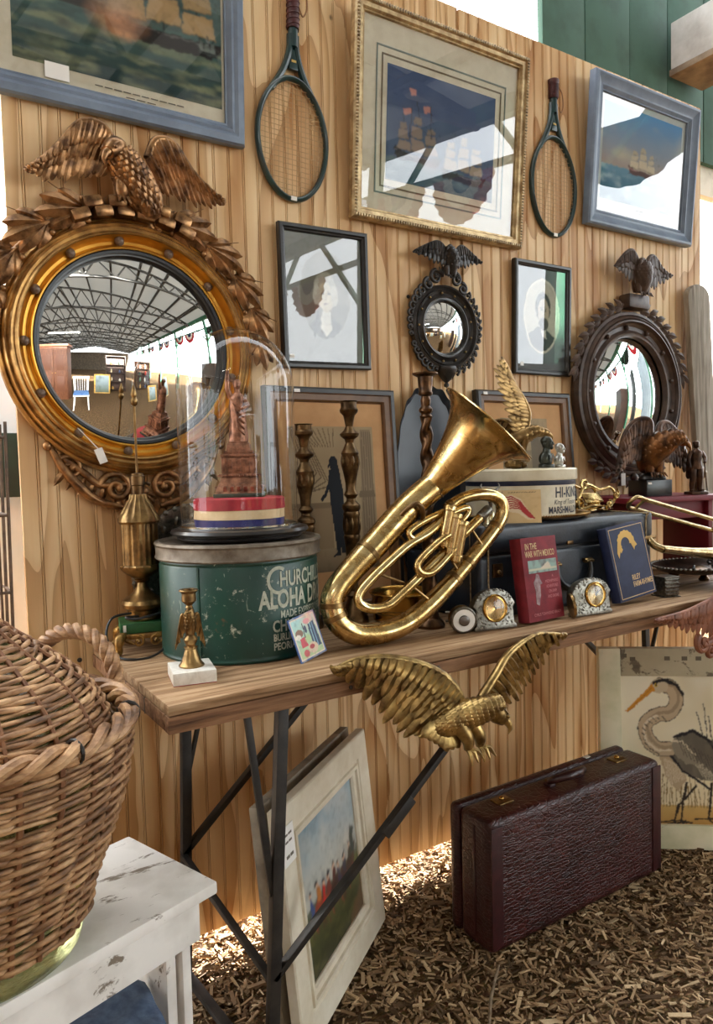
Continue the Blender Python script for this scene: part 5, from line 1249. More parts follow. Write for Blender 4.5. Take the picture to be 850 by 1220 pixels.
def euphonium():
    ox, oy, oz = .86, -.40, TZ
    t = thing('euphonium', 'worn brass euphonium leaning back with its bell up, in front of the black case', 'brass horn', (ox, oy, oz))
    lac = _nt('worn_lacquer_brass'); m, nt, n, l, b = lac
    f = nz(n, l, coords(n, l, 'obj', (1, 1, 1)), 30, 6, .65, .8); g = nz(n, l, coords(n, l, 'obj'), 6, 3)
    c = ramp(n, l, f, [(.3, s2l(124, 94, 56)), (.46, s2l(194, 162, 104)), (.62, s2l(226, 202, 148))])
    l.new(mixc(n, l, ramp(n, l, g, [(.55, (0, 0, 0)), (.75, (.6, .6, .6))]), c, s2l(172, 128, 80)), b.inputs['Base Color']); b.inputs['Metallic'].default_value = 1
    l.new(ramp(n, l, f, [(.3, (.34,)*3), (.7, (.13,)*3)]), b.inputs['Roughness']); bump(n, l, b, nz(n, l, coords(n, l, 'obj'), 22, 3), .12, .003)
    H = m
    D = lambda pts, dy=0, dz=0: [(x-ox, y-oy+dy, z-oz+dz) for x, y, z in pts]
    main = D([(1.021, -.387, 1.129), (.944, -.384, 1.077), (.865, -.383, 1.011), (.797, -.381, .954), (.762, -.382, .918), (.755, -.385, .884), (.771, -.392, .849), (.810, -.399, .828), (.873, -.407, .826), (.932, -.412, .842), (.997, -.415, .880), (1.073, -.417, .937), (1.154, -.418, 1.005), (1.197, -.418, 1.05), (1.200, -.416, 1.085), (1.170, -.414, 1.103), (1.125, -.410, 1.106), (1.084, -.404, 1.097), (1.05, -.400, 1.078)])
    rad = [.0325, .0315, .0295, .026, .0255, .025, .0245, .024, .0235, .0225, .021, .0185, .017, .016, .0155, .015, .0145, .013, .0125]
    P = cr(main, 8); rl = [q[0] for q in cr([(r,) for r in rad], 8)]
    MB().tube(P, rl, 24).build('main_tube', H, t, angle=60)
    # bell: lathe along its axis
    a, e = V(D([(1.021, -.387, 1.129)])[0]), V(D([(1.021+.585*.172, -.387-.415*.172, 1.129+.765*.172)])[0]); ax = (e-a); L = ax.length
    M = Matrix.Translation(a) @ rot_to((0, 0, 1), ax)
    pr = [(.0315, -.004), (.037, .025), (.043, .05), (.050, .078), (.058, .106), (.067, .132), (.078, .156), (.092, .178), (.108, .193), (.120, .200)]
    pr = [(r, z*L/.200) for r, z in pr]
    bell = MB(M).lathe(pr+[(.1205, L*1.004), (.119, L*1.008)]+[(r-.0022, z+.001) for r, z in pr[::-1]], 72, cap=False).build('bell', H, t, angle=60)
    MB(M).tube([(0.1205*math.cos(2*PI*k/64), .1205*math.sin(2*PI*k/64), L*1.003) for k in range(64)], .0022, 8, closed=True).build('bell_rim', H, t)
    for q, r in ((-.002, .0325), (.055, .0368)): MB(M).tube([(r*math.cos(2*PI*k/48), r*math.sin(2*PI*k/48), q) for k in range(48)], .0017, 6, closed=True).build('bell_band', DARK_BRASS, t)
    # ferrules along the main tube
    for f_ in (.13, .27, .30, .60, .63, .70, .985):
        i = int(f_*(len(P)-1)); d = V(P[min(i+1, len(P)-1)])-V(P[i-1]); c0 = V(P[i])
        MB(Matrix.Translation(c0) @ rot_to((0, 0, 1), d)).lathe([(rl[i]*.99, -.006), (rl[i]+.0016, -.005), (rl[i]+.0016, .005), (rl[i]*.99, .006)], 24, cap=False).build('ferrule', OLD_BRASS, t)
    fr = -.022
    inner = D([(1.030, -.395, 1.060), (.985, -.395, 1.030), (.930, -.392, 1.006), (.881, -.390, .975), (.838, -.389, .945), (.806, -.388, .916), (.803, -.390, .896), (.828, -.394, .882), (.868, -.398, .884), (.905, -.401, .906), (.950, -.404, .937), (.985, -.406, .963), (1.030, -.408, .993), (1.142, -.412, 1.072)], fr)
    MB().tube(cr(inner, 7), .0105, 16).build('tuning_slide', H, t, angle=60)
    third = D([(1.040, -.410, 1.030), (1.001, -.410, 1.014), (.955, -.408, .984), (.936, -.408, .964), (.943, -.410, .948), (.966, -.412, .945), (.990, -.414, .958), (1.040, -.416, .998)], fr-.006)
    MB().tube(cr(third, 7), .0085, 14).build('valve_slide', H, t, angle=60)
    second = D([(1.035, -.400, 1.075), (.975, -.398, 1.056), (.936, -.396, 1.036), (.938, -.397, 1.022), (.958, -.398, 1.023), (1.030, -.400, 1.060), (1.084, -.404, 1.078), (1.094, -.404, 1.066), (1.050, -.404, 1.030)], fr+.006)
    MB().tube(cr(second, 7), .0075, 14).build('valve_slide', H, t, angle=60)
    for i, (x, z) in enumerate(((1.030, 1.086), (1.043, 1.069), (1.056, 1.052))):
        top = V(D([(x, -.412-.006*i, z)], fr-.002)[0]); dn = V((-.24, .04, -1)).normalized()
        M = Matrix.Translation(top) @ rot_to((0, 0, 1), dn)
        v = MB(M).lathe([(.0125, 0), (.0135, .002), (.0135, .010), (.0120, .012), (.0120, .076), (.0135, .078), (.0135, .090), (.008, .094), (0, .095)], 20, cap=False).build('valve_casing', H, t, angle=35)
        MB(M).lathe([(.0105, .004), (.0105, .003), (0, .003)], 16).build('valve_well', INK_BLACK, v)
        MB(M).lathe([(.0105, .0025), (.0125, -.0005), (.0125, .0035)], 20, cap=False).build('valve_cap', OLD_BRASS, v)
    for p, q in (((.858, -.389, .95), (.919, -.399, .925)), ((.940, -.404, .913), (.972, -.411, .886)), ((.984, -.394, 1.034), (.997, -.398, 1.019)), ((.995, -.40, .998), (1.018, -.404, .99)), ((1.033, -.407, .977), (1.054, -.413, .944)), ((1.104, -.409, 1.027), (1.126, -.416, .993)), ((.915, -.386, 1.028), (.935, -.39, 1.010))):
        MB().tube(D([p, q], fr*.6), .0028, 8).build('brace', OLD_BRASS, t)
    MB().tube(cr(D([(.972, -.412, 1.060), (.962, -.425, 1.080), (.945, -.428, 1.095), (.925, -.42, 1.085), (.915, -.405, 1.068)], 0), 5), .0055, 10).build('thumb_ring', DARK_BRASS, t)
    c = V(inner[-1]); dd = (V(inner[-1])-V(inner[-2])).normalized()
    MB(Matrix.Translation(c) @ rot_to((0, 0, 1), dd)).lathe([(.0105, -.03), (.012, -.028), (.012, .0), (.0105, .004), (.007, .004), (.006, -.01)], 16).build('mouthpiece_receiver', PEWTER, t)
euphonium()
def brass_pan():
    t = thing('brass_pan', 'shallow brass pan with rolled rim on the table behind the euphonium', 'pan', (1.050, -.222, TZ))
    MB().lathe([(.0, .0), (.068, .0), (.073, .004), (.075, .030), (.076, .060), (.080, .066), (.083, .069), (.081, .071), (.077, .069), (.073, .060), (.072, .006), (0, .004)], 48).build('bowl', BRASS, t, angle=40)
    for z in (.022, .030): MB().tube([(.0752*math.cos(2*PI*k/48), .0752*math.sin(2*PI*k/48), z) for k in range(48)], .0012, 6, closed=True).build('band', OLD_BRASS, t)
brass_pan()
def reel():
    t = thing('fishing_reel', 'small steel fishing reel with white dial lying beside the euphonium', 'reel', (1.060, -.437, TZ), (0, 0, R(-24)))
    M = Matrix.Translation((0, 0, .0305)) @ Matrix.Rotation(R(4), 4, 'X') @ FRONT
    MB(M).lathe([(.0295, -.003), (.0305, 0), (.0305, .003), (.028, .006), (.0, .006)], 40).build('side_plate', PEWTER, t, angle=35)
    MB(M).lathe([(.025, .0062), (.025, .0075), (.013, .0078), (.013, .0062)], 40).build('dial', FLAT_WHITE, t, angle=35)
    MB(M).lathe([(.0115, .006), (.0115, .011), (.009, .0125), (0, .013)], 24).build('knob', pm('grey_metal_knob', s2l(120, 116, 112), None, 9, .35, .8), t)
    MB(M).lathe([(.029, -.022), (.0295, -.020), (.0295, -.017), (.020, -.016), (.020, -.004), (.029, -.003)], 40).build('spool', DARK_BRASS, t, angle=35)
    MB().bar((-.006, .014, .0005+.003), (.0, .016, .003), .034, .005).build('reel_foot', PEWTER, t, bevel=.001)
    MB(M).tube([(-.024, .012, -.024), (-.034, .012, -.026)], .003, 8).build('click_button', PEWTER, t)
    MB(M).tube([(-.026, -.006, -.020), (-.035, -.006, -.020)], .003, 8).build('click_button', PEWTER, t)
reel()

def clock(label, x, y, rz, W, H, dialc, ringm, hands, dx=0, dz=0, arch=True):
    t = thing('desk_clock', label, 'clock', (x, y, TZ), (R(-7), 0, rz))
    out = [(-W/2, 0), (W/2, 0), (W/2, .008), (W/2-.006, .012), (W/2-.007, H*.52), (W/2, H*.60), (W/2-.004, H*.68)]
    K = 12
    for k in range(K+1):
        a = R(20)+R(140)*k/K; out.append(((W/2-.010)*math.cos(a)/math.cos(R(20)), H*.64+(H*.36)*math.sin(a)))
    out += [(-W/2+.004, H*.68), (-W/2, H*.60), (-W/2+.007, H*.52), (-W/2+.006, .012), (-W/2, .008)]
    MB().prism(out, -.010, .012).build('case', PEWTER, t, angle=35, bevel=.002)
    mb = MB(); rr = random.Random(4); cx, cz, r = dx, H*.52+dz, H*.30
    K = 150
    for k in range(K):
        px, pz = rr.uniform(-W/2+.008, W/2-.008), rr.uniform(.004, H*.97)
        if (px-cx)**2+(pz-cz)**2 < (r+.006)**2: continue
        lim = (W/2-.012)*math.sqrt(max(0, 1-max(0, (pz/H-.64)/.36)**2)) if pz > H*.64 else W/2-.009
        if abs(px) > lim: continue
        a = rr.uniform(0, 6.28); mb.leaf((px, -.0102, pz), (px+.006*math.cos(a), -.0104, pz+.006*math.sin(a)), .0032, (0, -1, 0), .0012, LEAF)
    n = 34
    for k in range(n):
        q = k/(n-1)
        if q < .5: continue
    for i in range(7, 20): mb.ell((out[i][0]*.97, -.009, out[i][1]*.985), (.003, .003, .003), 6, 4)
    mb.build('repousse_relief', PEWTER, t, angle=50)
    M = Matrix.Translation((cx, -.0105, cz)) @ FRONT
    MB(M).lathe([(r+.004, -.002), (r+.004, .003), (r+.002, .005), (r, .004), (r-.001, .002)], 40, cap=False).build('bezel', ringm, t, angle=35)
    d = MB(M).lathe([(r, .0), (r, .0016), (0, .0016)], 40).build('dial', pm('clock_dial_%d' % dialc[0], s2l(*dialc), None, 9, .5), t)
    dy = lambda px, pz: (cx+px, -.0124, cz+pz)
    lines = []
    for k, s in enumerate(('12', '1', '2', '3', '4', '5', '6', '7', '8', '9', '10', '11')):
        a = R(90-30*k); lines.append((s, r*.77*math.cos(a), r*.77*math.sin(a)-.0022, .0072, {}))
    letter(lines, INK_BLACK, d, dy, 'numerals')
    hb = INK_BLACK
    for a, ln, w in hands: MB().bar((cx-.003*math.cos(a), -.0130, cz-.003*math.sin(a)), (cx+ln*r*math.cos(a), -.0130, cz+ln*r*math.sin(a)), .0018*w if False else .0006, .0022*w, up=(0, -1, 0)).build('clock_hand', hb, d)
    MB(M).lathe([(.003, .0016), (.003, .003), (0, .0034)], 12).build('hub', hb, d)
    MB(M).lathe([(r, .004), (r*.7, .0058), (0, .0066)], 32).build('glass', thin_glass('clock_glass', (1, 1, 1), .05, 3.5), t, angle=180)
clock('ornate silver desk clock with tan dial standing beside the red book', 1.142, -.448, R(-10), .112, .092, (222, 184, 122), BRASS, ((R(8), .62, 1.3), (R(195), .72, 1)))
clock('ornate silver desk clock with cream dial and gold rim below the case handle', 1.435, -.478, R(-8), .122, .090, (232, 222, 190), BRASS, ((R(35), .66, 1), (R(55), .5, 1.4), (R(-150), .3, 1)), .010, .002)
def medal():
    t = thing('brass_medallion', 'round ribbed brass medallion propped on edge against the red book', 'medallion', (1.366, -.478, TZ), (0, 0, R(58)))
    M = Matrix.Translation((0, 0, .0305)) @ Matrix.Rotation(R(-8), 4, 'X') @ FRONT
    MB(M).lathe([(.0, -.003), (.029, -.003), (.030, .0), (.029, .003), (.024, .0035), (.020, .006), (.010, .008), (0, .008)], 36, wob=lambda a, z: 1+.02*math.cos(24*a)).build('disc', OLD_BRASS, t, angle=40)
    mb = MB(M)
    for k in range(12): a = 2*PI*k/12; mb.leaf((.010*math.cos(a), .010*math.sin(a), .008), (.025*math.cos(a), .025*math.sin(a), .004), .008, (0, 0, 1), .002, LEAF)
    mb.build('petals', OLD_BRASS, t)
medal()
def book(name, label, loc, rot, W, H, T, cover, pages, front, gilt):
    """upright book, front cover facing -Y, spine on the left"""
    t = thing(name, label, 'book', loc, rot)
    MB().box((W/2, -T+.0015, H/2), (W, .003, H)).build('front_cover', cover, t, bevel=.0008)
    MB().box((W/2, -.0015, H/2), (W, .003, H)).build('rear_cover', cover, t, bevel=.0008)
    MB().box((W/2-.001, -T/2, H/2), (W-.006, T-.006, H-.008)).build('page_block', pages, t)
    out = [(-.004*math.sin(PI*k/8), -T+T*k/8) for k in range(9)]
    mb = MB(); N = len(out)
    mb.add([(x, y, z) for z in (0, H) for x, y in out]+[(x+.003, y, z) for z in (0, H) for x, y in out], [(i, i+1, N+i+1, N+i) for i in range(N-1)]+[(2*N+i, 3*N+i, 3*N+i+1, 2*N+i+1) for i in range(N-1)]+[(N+i, N+i+1, 3*N+i+1, 3*N+i) for i in range(N-1)]+[(i, 2*N+i, 2*N+i+1, i+1) for i in range(N-1)])
    sp = mb.build('spine', cover, t, angle=60)
    return t
PAGES = pm('old_paper_block', s2l(214, 196, 160), s2l(186, 164, 126), 60, .9, 0, .3, 200)
def books():
    red = pm('red_book_cloth', s2l(140, 34, 46), s2l(112, 24, 36), 30, .7, 0, .2, 400)
    t = book('red_book', 'red cloth hardback titled In the War with Mexico, leaning on the black case', (1.226, -.442, TZ+.0015), (R(-8), 0, R(3)), .124, .196, .034, red, PAGES, None, None)
    T = .034; fn = lambda x, z: (x, -T-.0006, z); g = pm('book_gilt', s2l(214, 180, 128), None, 8, .5); pk = pm('book_pink_ink', s2l(206, 128, 130), None, 8, .7)
    letter([('IN THE', .012, .168, .021, dict(xs=.62, align='LEFT', bold=.0003)), ('WAR WITH MEXICO', .010, .150, .021, dict(xs=.53, align='LEFT', bold=.0003))], g, t, fn, 'title')
    letter([('A', .097, .098, .009, dict(xs=.8)), ('MIDSHIPMAN\'S', .092, .086, .010, dict(xs=.7)), ('ADVENTURES', .092, .074, .010, dict(xs=.68)), ('ON SHIP', .092, .062, .010, dict(xs=.75)), ('AND SHORE', .092, .050, .010, dict(xs=.7)), ], pk, t, fn, 'subtitle')
    letter([('CYRUS TOWNSEND BRADY', .066, .012, .0095, dict(xs=.8))], pk, t, fn, 'author_name')
    cv = Canvas(40, 14, s2l(150, 176, 168)); cv.mottle(10, 4, s2l(96, 60, 70), .9, None, .4); cv.line([(.05, .3), (.95, .3)], .05, s2l(200, 196, 170)); cv.poly([(.4, .3), (.8, .3), (.7, .8)], s2l(214, 200, 180))
    print_mesh('cover_panel', cv, .100, .030, PRINT, t, (.066, -T-.0007, .112))
    MB().prism([(.030, .040), (.040, .036), (.048, .060), (.050, .084), (.058, .086), (.052, .096), (.048, .108), (.040, .110), (.036, .100), (.028, .090), (.032, .070)], -T-.0010, -T-.0002).build('cover_figure', pm('cover_grey', s2l(170, 150, 150), s2l(120, 80, 86), 60, .7), t)
    navy = pm('navy_book_cloth', s2l(38, 48, 84), s2l(28, 38, 70), 30, .6, 0, .15, 400)
    t = book('navy_book', 'navy blue hardback with gilt border titled Riley Farm-Rhymes, leaning on the black case', (1.578, -.428, TZ+.0035), (R(-9), R(-6.5), R(-2)), .142, .196, .030, navy, PAGES, None, None)
    T = .030; fn = lambda x, z: (x, -T-.0006, z); W, H = .142, .196
    frame_sweep(W-.012, H-.012, [(0, 0), (0, .0004), (.0016, .0004), (.0016, 0)]).build('gilt_border', g, t, loc=(W/2+.001, -T-.0003, .006))
    letter([('RILEY', .060, .048, .0195, dict(xs=.66, align='LEFT', bold=.0004)), ('FARM-RHYMES', .060, .030, .0195, dict(xs=.60, align='LEFT', bold=.0004))], g, t, fn, 'title')
    ye = pm('book_yellow', s2l(226, 184, 96), None, 8, .6)
    mb = MB(); vs_ = []; K = 30
    for i in range(K+1):
        a = R(-10)+R(230)*i/K; r1 = .035*(1+.04*math.sin(i*2.1)); r0 = .012+.010*(i/K)
        vs_ += [(.064+r0*math.cos(a), -T-.0008, .146+r0*math.sin(a)), (.064+r1*math.cos(a)*.95, -T-.0008, .146+r1*math.sin(a))]
    mb.add(vs_, [(2*i, 2*i+1, 2*i+3, 2*i+2) for i in range(K)]); mb.prism([(.030, .146), (.024, .126), (.028, .112), (.036, .128), (.046, .142)], -T-.0008, -T-.0003); mb.prism([(.082, .142), (.098, .146), (.104, .136), (.094, .132), (.090, .124)], -T-.0008, -T-.0003)
    mb.build('cover_emblem', ye, t, smooth=False)
books()
def black_case():
    X0, X1, Y0, Y1, Z1 = 1.162, 1.815, -.378, -.086, .228
    t = thing('travel_case', 'blue-black leather travel case lying flat on the table under the cream tin', 'suitcase', ((X0+X1)/2, (Y0+Y1)/2, TZ))
    W, D = X1-X0, Y1-Y0
    lea = pm('black_leather', s2l(28, 34, 42), s2l(44, 52, 62), 22, .34, 0, .25, 160)
    MB().box((0, 0, .079), (W, D, .155)).build('lower_half', lea, t, bevel=.012, seg=3)
    MB().box((0, 0, .1935), (W, D, .069)).build('lid', lea, t, bevel=.016, seg=4)
    MB().box((0, 0, .1585), (W-.008, D-.008, .006)).build('seam_gap', INK_BLACK, t)
    st = pm('cream_stitching', s2l(196, 176, 138), s2l(120, 96, 68), 200, .7)
    for x in (-W/2+.028, W/2-.028): MB().tube(cr([(x, -D/2-.001, .012), (x, -D/2-.001, .205), (x, -D/2+.012, .2275), (x, D/2-.02, .229)], 5), .0022, 6).build('welt', st, t)
    for x in (-W/2-.001,): MB().tube([(x, -D/2+.03, .02), (x, -D/2+.03, .21)], .0016, 6).build('welt', st, t)
    # corner reinforcements
    for sx in (-1, 1): MB().box((sx*(W/2-.012), -D/2+.012, .195), (.030, .030, .070)).build('corner_patch', pm('worn_corner_leather', s2l(40, 44, 52), s2l(70, 66, 62), 30, .45), t, bevel=.012, seg=3)
    # handle and locks
    for x in (-.075, .048):
        h = MB().box((x, -D/2-.006, .118), (.030, .012, .012)).build('handle_mount', OLD_BRASS, t, bevel=.003)
        MB().tube([(x-.014, -D/2-.013, .116), (x+.014, -D/2-.013, .116)], .004, 8).build('pin', OLD_BRASS, h)
    MB().tube(cr([(-.075, -D/2-.014, .114), (-.074, -D/2-.016, .085), (-.055, -D/2-.018, .062), (-.014, -D/2-.018, .052), (.028, -D/2-.018, .062), (.047, -D/2-.016, .085), (.048, -D/2-.014, .114)], 6), [.006, .008, .009, .009, .009, .008, .006], 10).build('handle', INK_BLACK, t)
    MB().box((-.014, -D/2-.002, .168), (.022, .004, .010)).build('lock_plate', DARK_BRASS, t, bevel=.002)
    for x in (-.27, .27):
        l_ = MB().box((x, -D/2-.003, .120), (.032, .006, .034)).build('latch', DARK_BRASS, t, bevel=.003)
        MB().ell((x, -D/2-.008, .116), (.006, .005, .006)).build('button', OLD_BRASS, l_)
    l_ = MB().box((W/2-.012, -D/2-.003, .158), (.05, .006, .010)).build('hinge_clasp', OLD_BRASS, t, bevel=.002)
black_case()
def glass_block():
    t = thing('ribbed_box', 'tiny ribbed clear and silver trinket box next to the navy book', 'trinket box', (1.790, -.440, TZ), (0, 0, R(-14)))
    MB().box((0, 0, .028), (.046, .046, .050)).build('body', PEWTER, t, bevel=.003)
    for k in range(5): MB().box((0, -.0245, .010+.0095*k), (.044, .004, .005)).build('rib', PEWTER, t, bevel=.0012)
    MB().box((0, 0, .0015), (.054, .054, .003)).build('foot', PEWTER, t, bevel=.001); MB().box((0, 0, .0545), (.052, .052, .004)).build('lid', PEWTER, t, bevel=.001)
glass_block()
# ================================================================ on top of the case and the right end
CT = TZ+.2285
def marshmallow_tin():
    cx, cy = 1.455, -.222
    t = thing('brass_tray', 'round brass tray with rope edge under the cream marshmallow tin', 'tray', (cx+.01, cy, CT+.0005))
    MB().lathe([(0, 0), (.155, 0), (.166, .003), (.176, .009), (.174, .0105), (.164, .005), (.154, .0025), (0, .0025)], 64).build('dish', OLD_BRASS, t, angle=40)
    mb = MB(); N = 160
    for k in range(N):
        a = 2*PI*k/N; mb.tube([(.1735*math.cos(a), .1735*math.sin(a), .0085), (.178*math.cos(a+.03), .178*math.sin(a+.03), .012)], .0028, 5)
    mb.build('rope_edge', OLD_BRASS, t, kind='stuff')
    z0 = CT+.0035; r = .146
    t = thing('marshmallow_tin', 'round cream tin lettered HI-KING MARSHMALLOWS with dark blue band on the case', 'tin', (cx, cy, z0))
    cream = pm('cream_tin_enamel', s2l(226, 216, 190), s2l(206, 194, 164), 18, .36, 0, .04, 60)
    MB().lathe([(r-.003, 0), (r, .002), (r, .098)], 80).build('drum', cream, t, angle=30)
    MB().lathe([(r+.0004, .086), (r+.001, .087), (r+.001, .0985), (r+.0004, .099)], 80, cap=False).build('blue_band', pm('dark_blue_band', s2l(30, 36, 58), s2l(48, 52, 70), 40, .4), t)
    MB().lathe([(r+.001, .098), (r+.005, .099), (r+.006, .102), (r+.005, .120), (r+.006, .125), (r+.003, .129), (r-.006, .1295), (r-.010, .126), (0, .126)], 80).build('lid', cream, t, angle=30)
    ink = pm('tin_blue_ink', s2l(44, 46, 60), None, 6, .6); rr = r+.0008; a0 = R(10)
    fn = lambda x, z: (rr*math.sin(a0+x/rr), -rr*math.cos(a0+x/rr), z)
    letter([('HI-KING', -.046, .054, .038, dict(xs=.8, align='LEFT', bold=.0006)), ('King of Toasters', -.050, .036, .018, dict(xs=.85, align='LEFT', shear=.3)), ('MARSHMALLOWS', -.066, .013, .025, dict(xs=.70, align='LEFT', bold=.0005))], ink, t, fn)
    # flag card pasted up in front
    cv = Canvas(70, 56, s2l(214, 186, 138)); cv.mottle(8, 8, s2l(196, 164, 116), .6)
    cv.poly([(.22, .80), (.36, .86), (.55, .74), (.62, .60), (.66, .5), (.86, .12), (.70, .10), (.50, .30), (.32, .34), (.22, .46)], s2l(226, 206, 172))
    for k in range(6):
        o = k*.075; cv.line([(.22, .78-o), (.36, .80-o*.9), (.54, .66-o*.6), (.62, .50-o*.5), (.84-.02*k, .14+.015*k-o*.12)], .030, s2l(172, 60, 60))
    cv.line([(.16, .95), (.22, .2)], .02, s2l(120, 100, 70)); cv.poly([(.0, .74), (.16, .82), (.20, .5), (.05, .5)], s2l(70, 76, 92)); cv.mottle(30, 30, s2l(210, 206, 196), .6, cv.X < .2, .6)
    for x in np.arange(.3, .9, .055): cv.line([(x, .92), (x+.03, .93)], .015, s2l(110, 90, 66))
    c = thing('flag_card', 'tan card printed with a waving striped flag, propped against the marshmallow tin', 'card', (1.300, -.372, CT+.0002), (R(-7), 0, R(-36)))
    MB().box((0, .001, .041), (.112, .0016, .082)).build('card_back', pm('tan_card', s2l(206, 178, 132), None, 8, .8), c)
    print_mesh('print', cv, .112, .081, PRINT, c, (0, 0, .0005))
    # eagle bell
    b = thing('eagle_bell', 'tiny silver bell with a spread-wing handle beside the flag card', 'bell', (1.225, -.352, CT))
    MB().lathe([(.0205, 0), (.021, .002), (.017, .006), (.013, .014), (.0115, .026), (.009, .032), (.004, .036), (.003, .040)], 24).build('bell_body', pm('soft_silver_gilt', s2l(214, 204, 170), s2l(170, 156, 116), 40, .26, .95), b, angle=40)
    mb = MB(); mb.tube(cr([(0, 0, .038), (.002, 0, .052), (-.002, 0, .064), (.0, 0, .074)], 5), [.003, .006, .0055, .003], 8); beak_head(mb, (-.002, -.001, .077), (-1, -.2, -.1), (0, 0, 1), .0045)
    for s in (-1, 1): mb.tube(cr([(0, 0, .066), (s*.016, 0, .070), (s*.020, 0, .082), (s*.030, 0, .092), (s*.027, 0, .100)], 6), [.003, .004, .0032, .0026, .001], 8)
    mb.build('handle', PEWTER, b, angle=50)
    MB().box((.004, -.0125, .020), (.006, .0008, .008)).build('price_sticker', FLAT_WHITE, b)
    zl = z0+.1300
    # brass eagle with raised wing
    e = thing('brass_eagle', 'brass eagle statuette with one wing raised high, standing on the marshmallow tin', 'eagle figure', (1.448, -.215, zl))
    mb = MB()
    for k, (x, y, z, s) in enumerate(((0, 0, .010, .024), (.014, -.01, .010, .018), (-.012, .008, .012, .018), (.004, -.006, .026, .015))): mb.ell((x, y, z), (s, s*.9, s*.55 if k < 3 else s*.7), 8, 6, (.3*k, .2, k))
    mb.build('rock', OLD_BRASS, e, angle=30)
    mb = MB()
    eagle_body(mb, [(.066, -.030, .098), (.045, -.026, .100), (.015, -.016, .090), (-.022, -.004, .078), (-.05, .004, .068)], [.011, .014, .022, .017, .008], 14, .011, .0016, front=(.3, -1, .2), rows=8, around=9, t0=.15, t1=.9)
    beak_head(mb, (.082, -.034, .096), (.85, -.35, -.35), (.2, 0, 1), .0125)
    for k in range(5): mb.leaf((-.035, .0, .072), (-.075, .004+.005*(k-2), .058-.002*k), .014, (-.2, -.6, 1), .002)
    for y in (-.024, .0): mb.tube([(.012, y, .078), (.008, y, .056), (.010, y, .036)], [.013, .008, .004], 8); talons(mb, (.010, y, .034), (1, -.2, -.2), (0, 1, 0), .016, .003)
    mb.build('body', OLD_BRASS, e, angle=50)
    mb = MB(); wing(mb, [(.022, -.020, .100), (.036, -.016, .146), (.026, -.010, .184), (.004, -.004, .220), (-.018, .0, .256)], [(-.030, -.010, .110), (-.046, -.008, .160), (-.064, -.004, .212), (-.076, 0, .266), (-.046, .002, .300)], 13, .0165, (.1, -1, .05), .0020, 3, .007, (1, .70, .46)); mb.build('wing', OLD_BRASS, e, angle=50)
    mb = MB(); wing(mb, [(.02, .006, .104), (.0, .03, .13), (-.03, .055, .13), (-.07, .075, .10)], [(-.02, .01, .08), (-.035, .03, .078), (-.055, .05, .078), (-.075, .074, .09)], 8, .016, (0, .5, 1), .002, 2, .005); mb.build('wing', OLD_BRASS, e, angle=50)
    # two plain portrait busts
    for nm, lab, x, y, h, mt in (('black_bust', 'small black bust of a man on the marshmallow tin lid', 1.472, -.305, .084, pm('black_cast_metal', s2l(40, 42, 38), s2l(70, 72, 62), 50, .35, .6)), ('silver_bust', 'smaller silver bust of a man on the marshmallow tin lid', 1.532, -.295, .066, pm('cast_silver', s2l(206, 204, 196), s2l(150, 146, 138), 60, .3, .85))):
        t = thing(nm, lab, 'bust', (x, y, zl), (0, 0, R(20))); k = h/.084; mb = MB(Matrix.Scale(k, 4))
        mb.lathe([(.021, 0), (.022, .006), (.020, .010)], 20); mb.ell((0, .002, .024), (.027, .017, .022), 16, 10); mb.tube([(0, 0, .036), (0, -.001, .054)], [.012, .009], 12)
        mb.ell((0, -.003, .065), (.0125, .0150, .0185), 16, 12); mb.ell((0, .001, .071), (.0142, .0150, .0138), 14, 8); mb.ell((0, -.0145, .055), (.007, .005, .007), 10, 6)
        mb.tube([(0, -.017, .069), (0, -.0205, .062), (0, -.017, .0605)], [.0022, .003, .002], 6)
        for s in (-1, 1):
            mb.ell((s*.0126, 0, .063), (.002, .004, .005), 8, 6); mb.ell((s*.005, -.0158, .068), (.0026, .0016, .0014), 8, 5); mb.leaf((s*.002, -.017, .0715), (s*.010, -.014, .0712), .003, (0, -1, 0), .001); mb.leaf((s*.002, -.016, .038), (s*.016, -.016, .020), .012, (0, -1, .2), .002, LEAF)
        mb.leaf((-.004, -.0178, .0575), (.004, -.0178, .0575), .002, (0, -1, 0), .0008, LEAF)
        mb.build('head_and_shoulders', mt, t, angle=60)
marshmallow_tin()
GILT_HARD = pm('shiny_gilt_metal', s2l(226, 200, 138), s2l(150, 116, 66), 60, .2, 1, .1, 120)
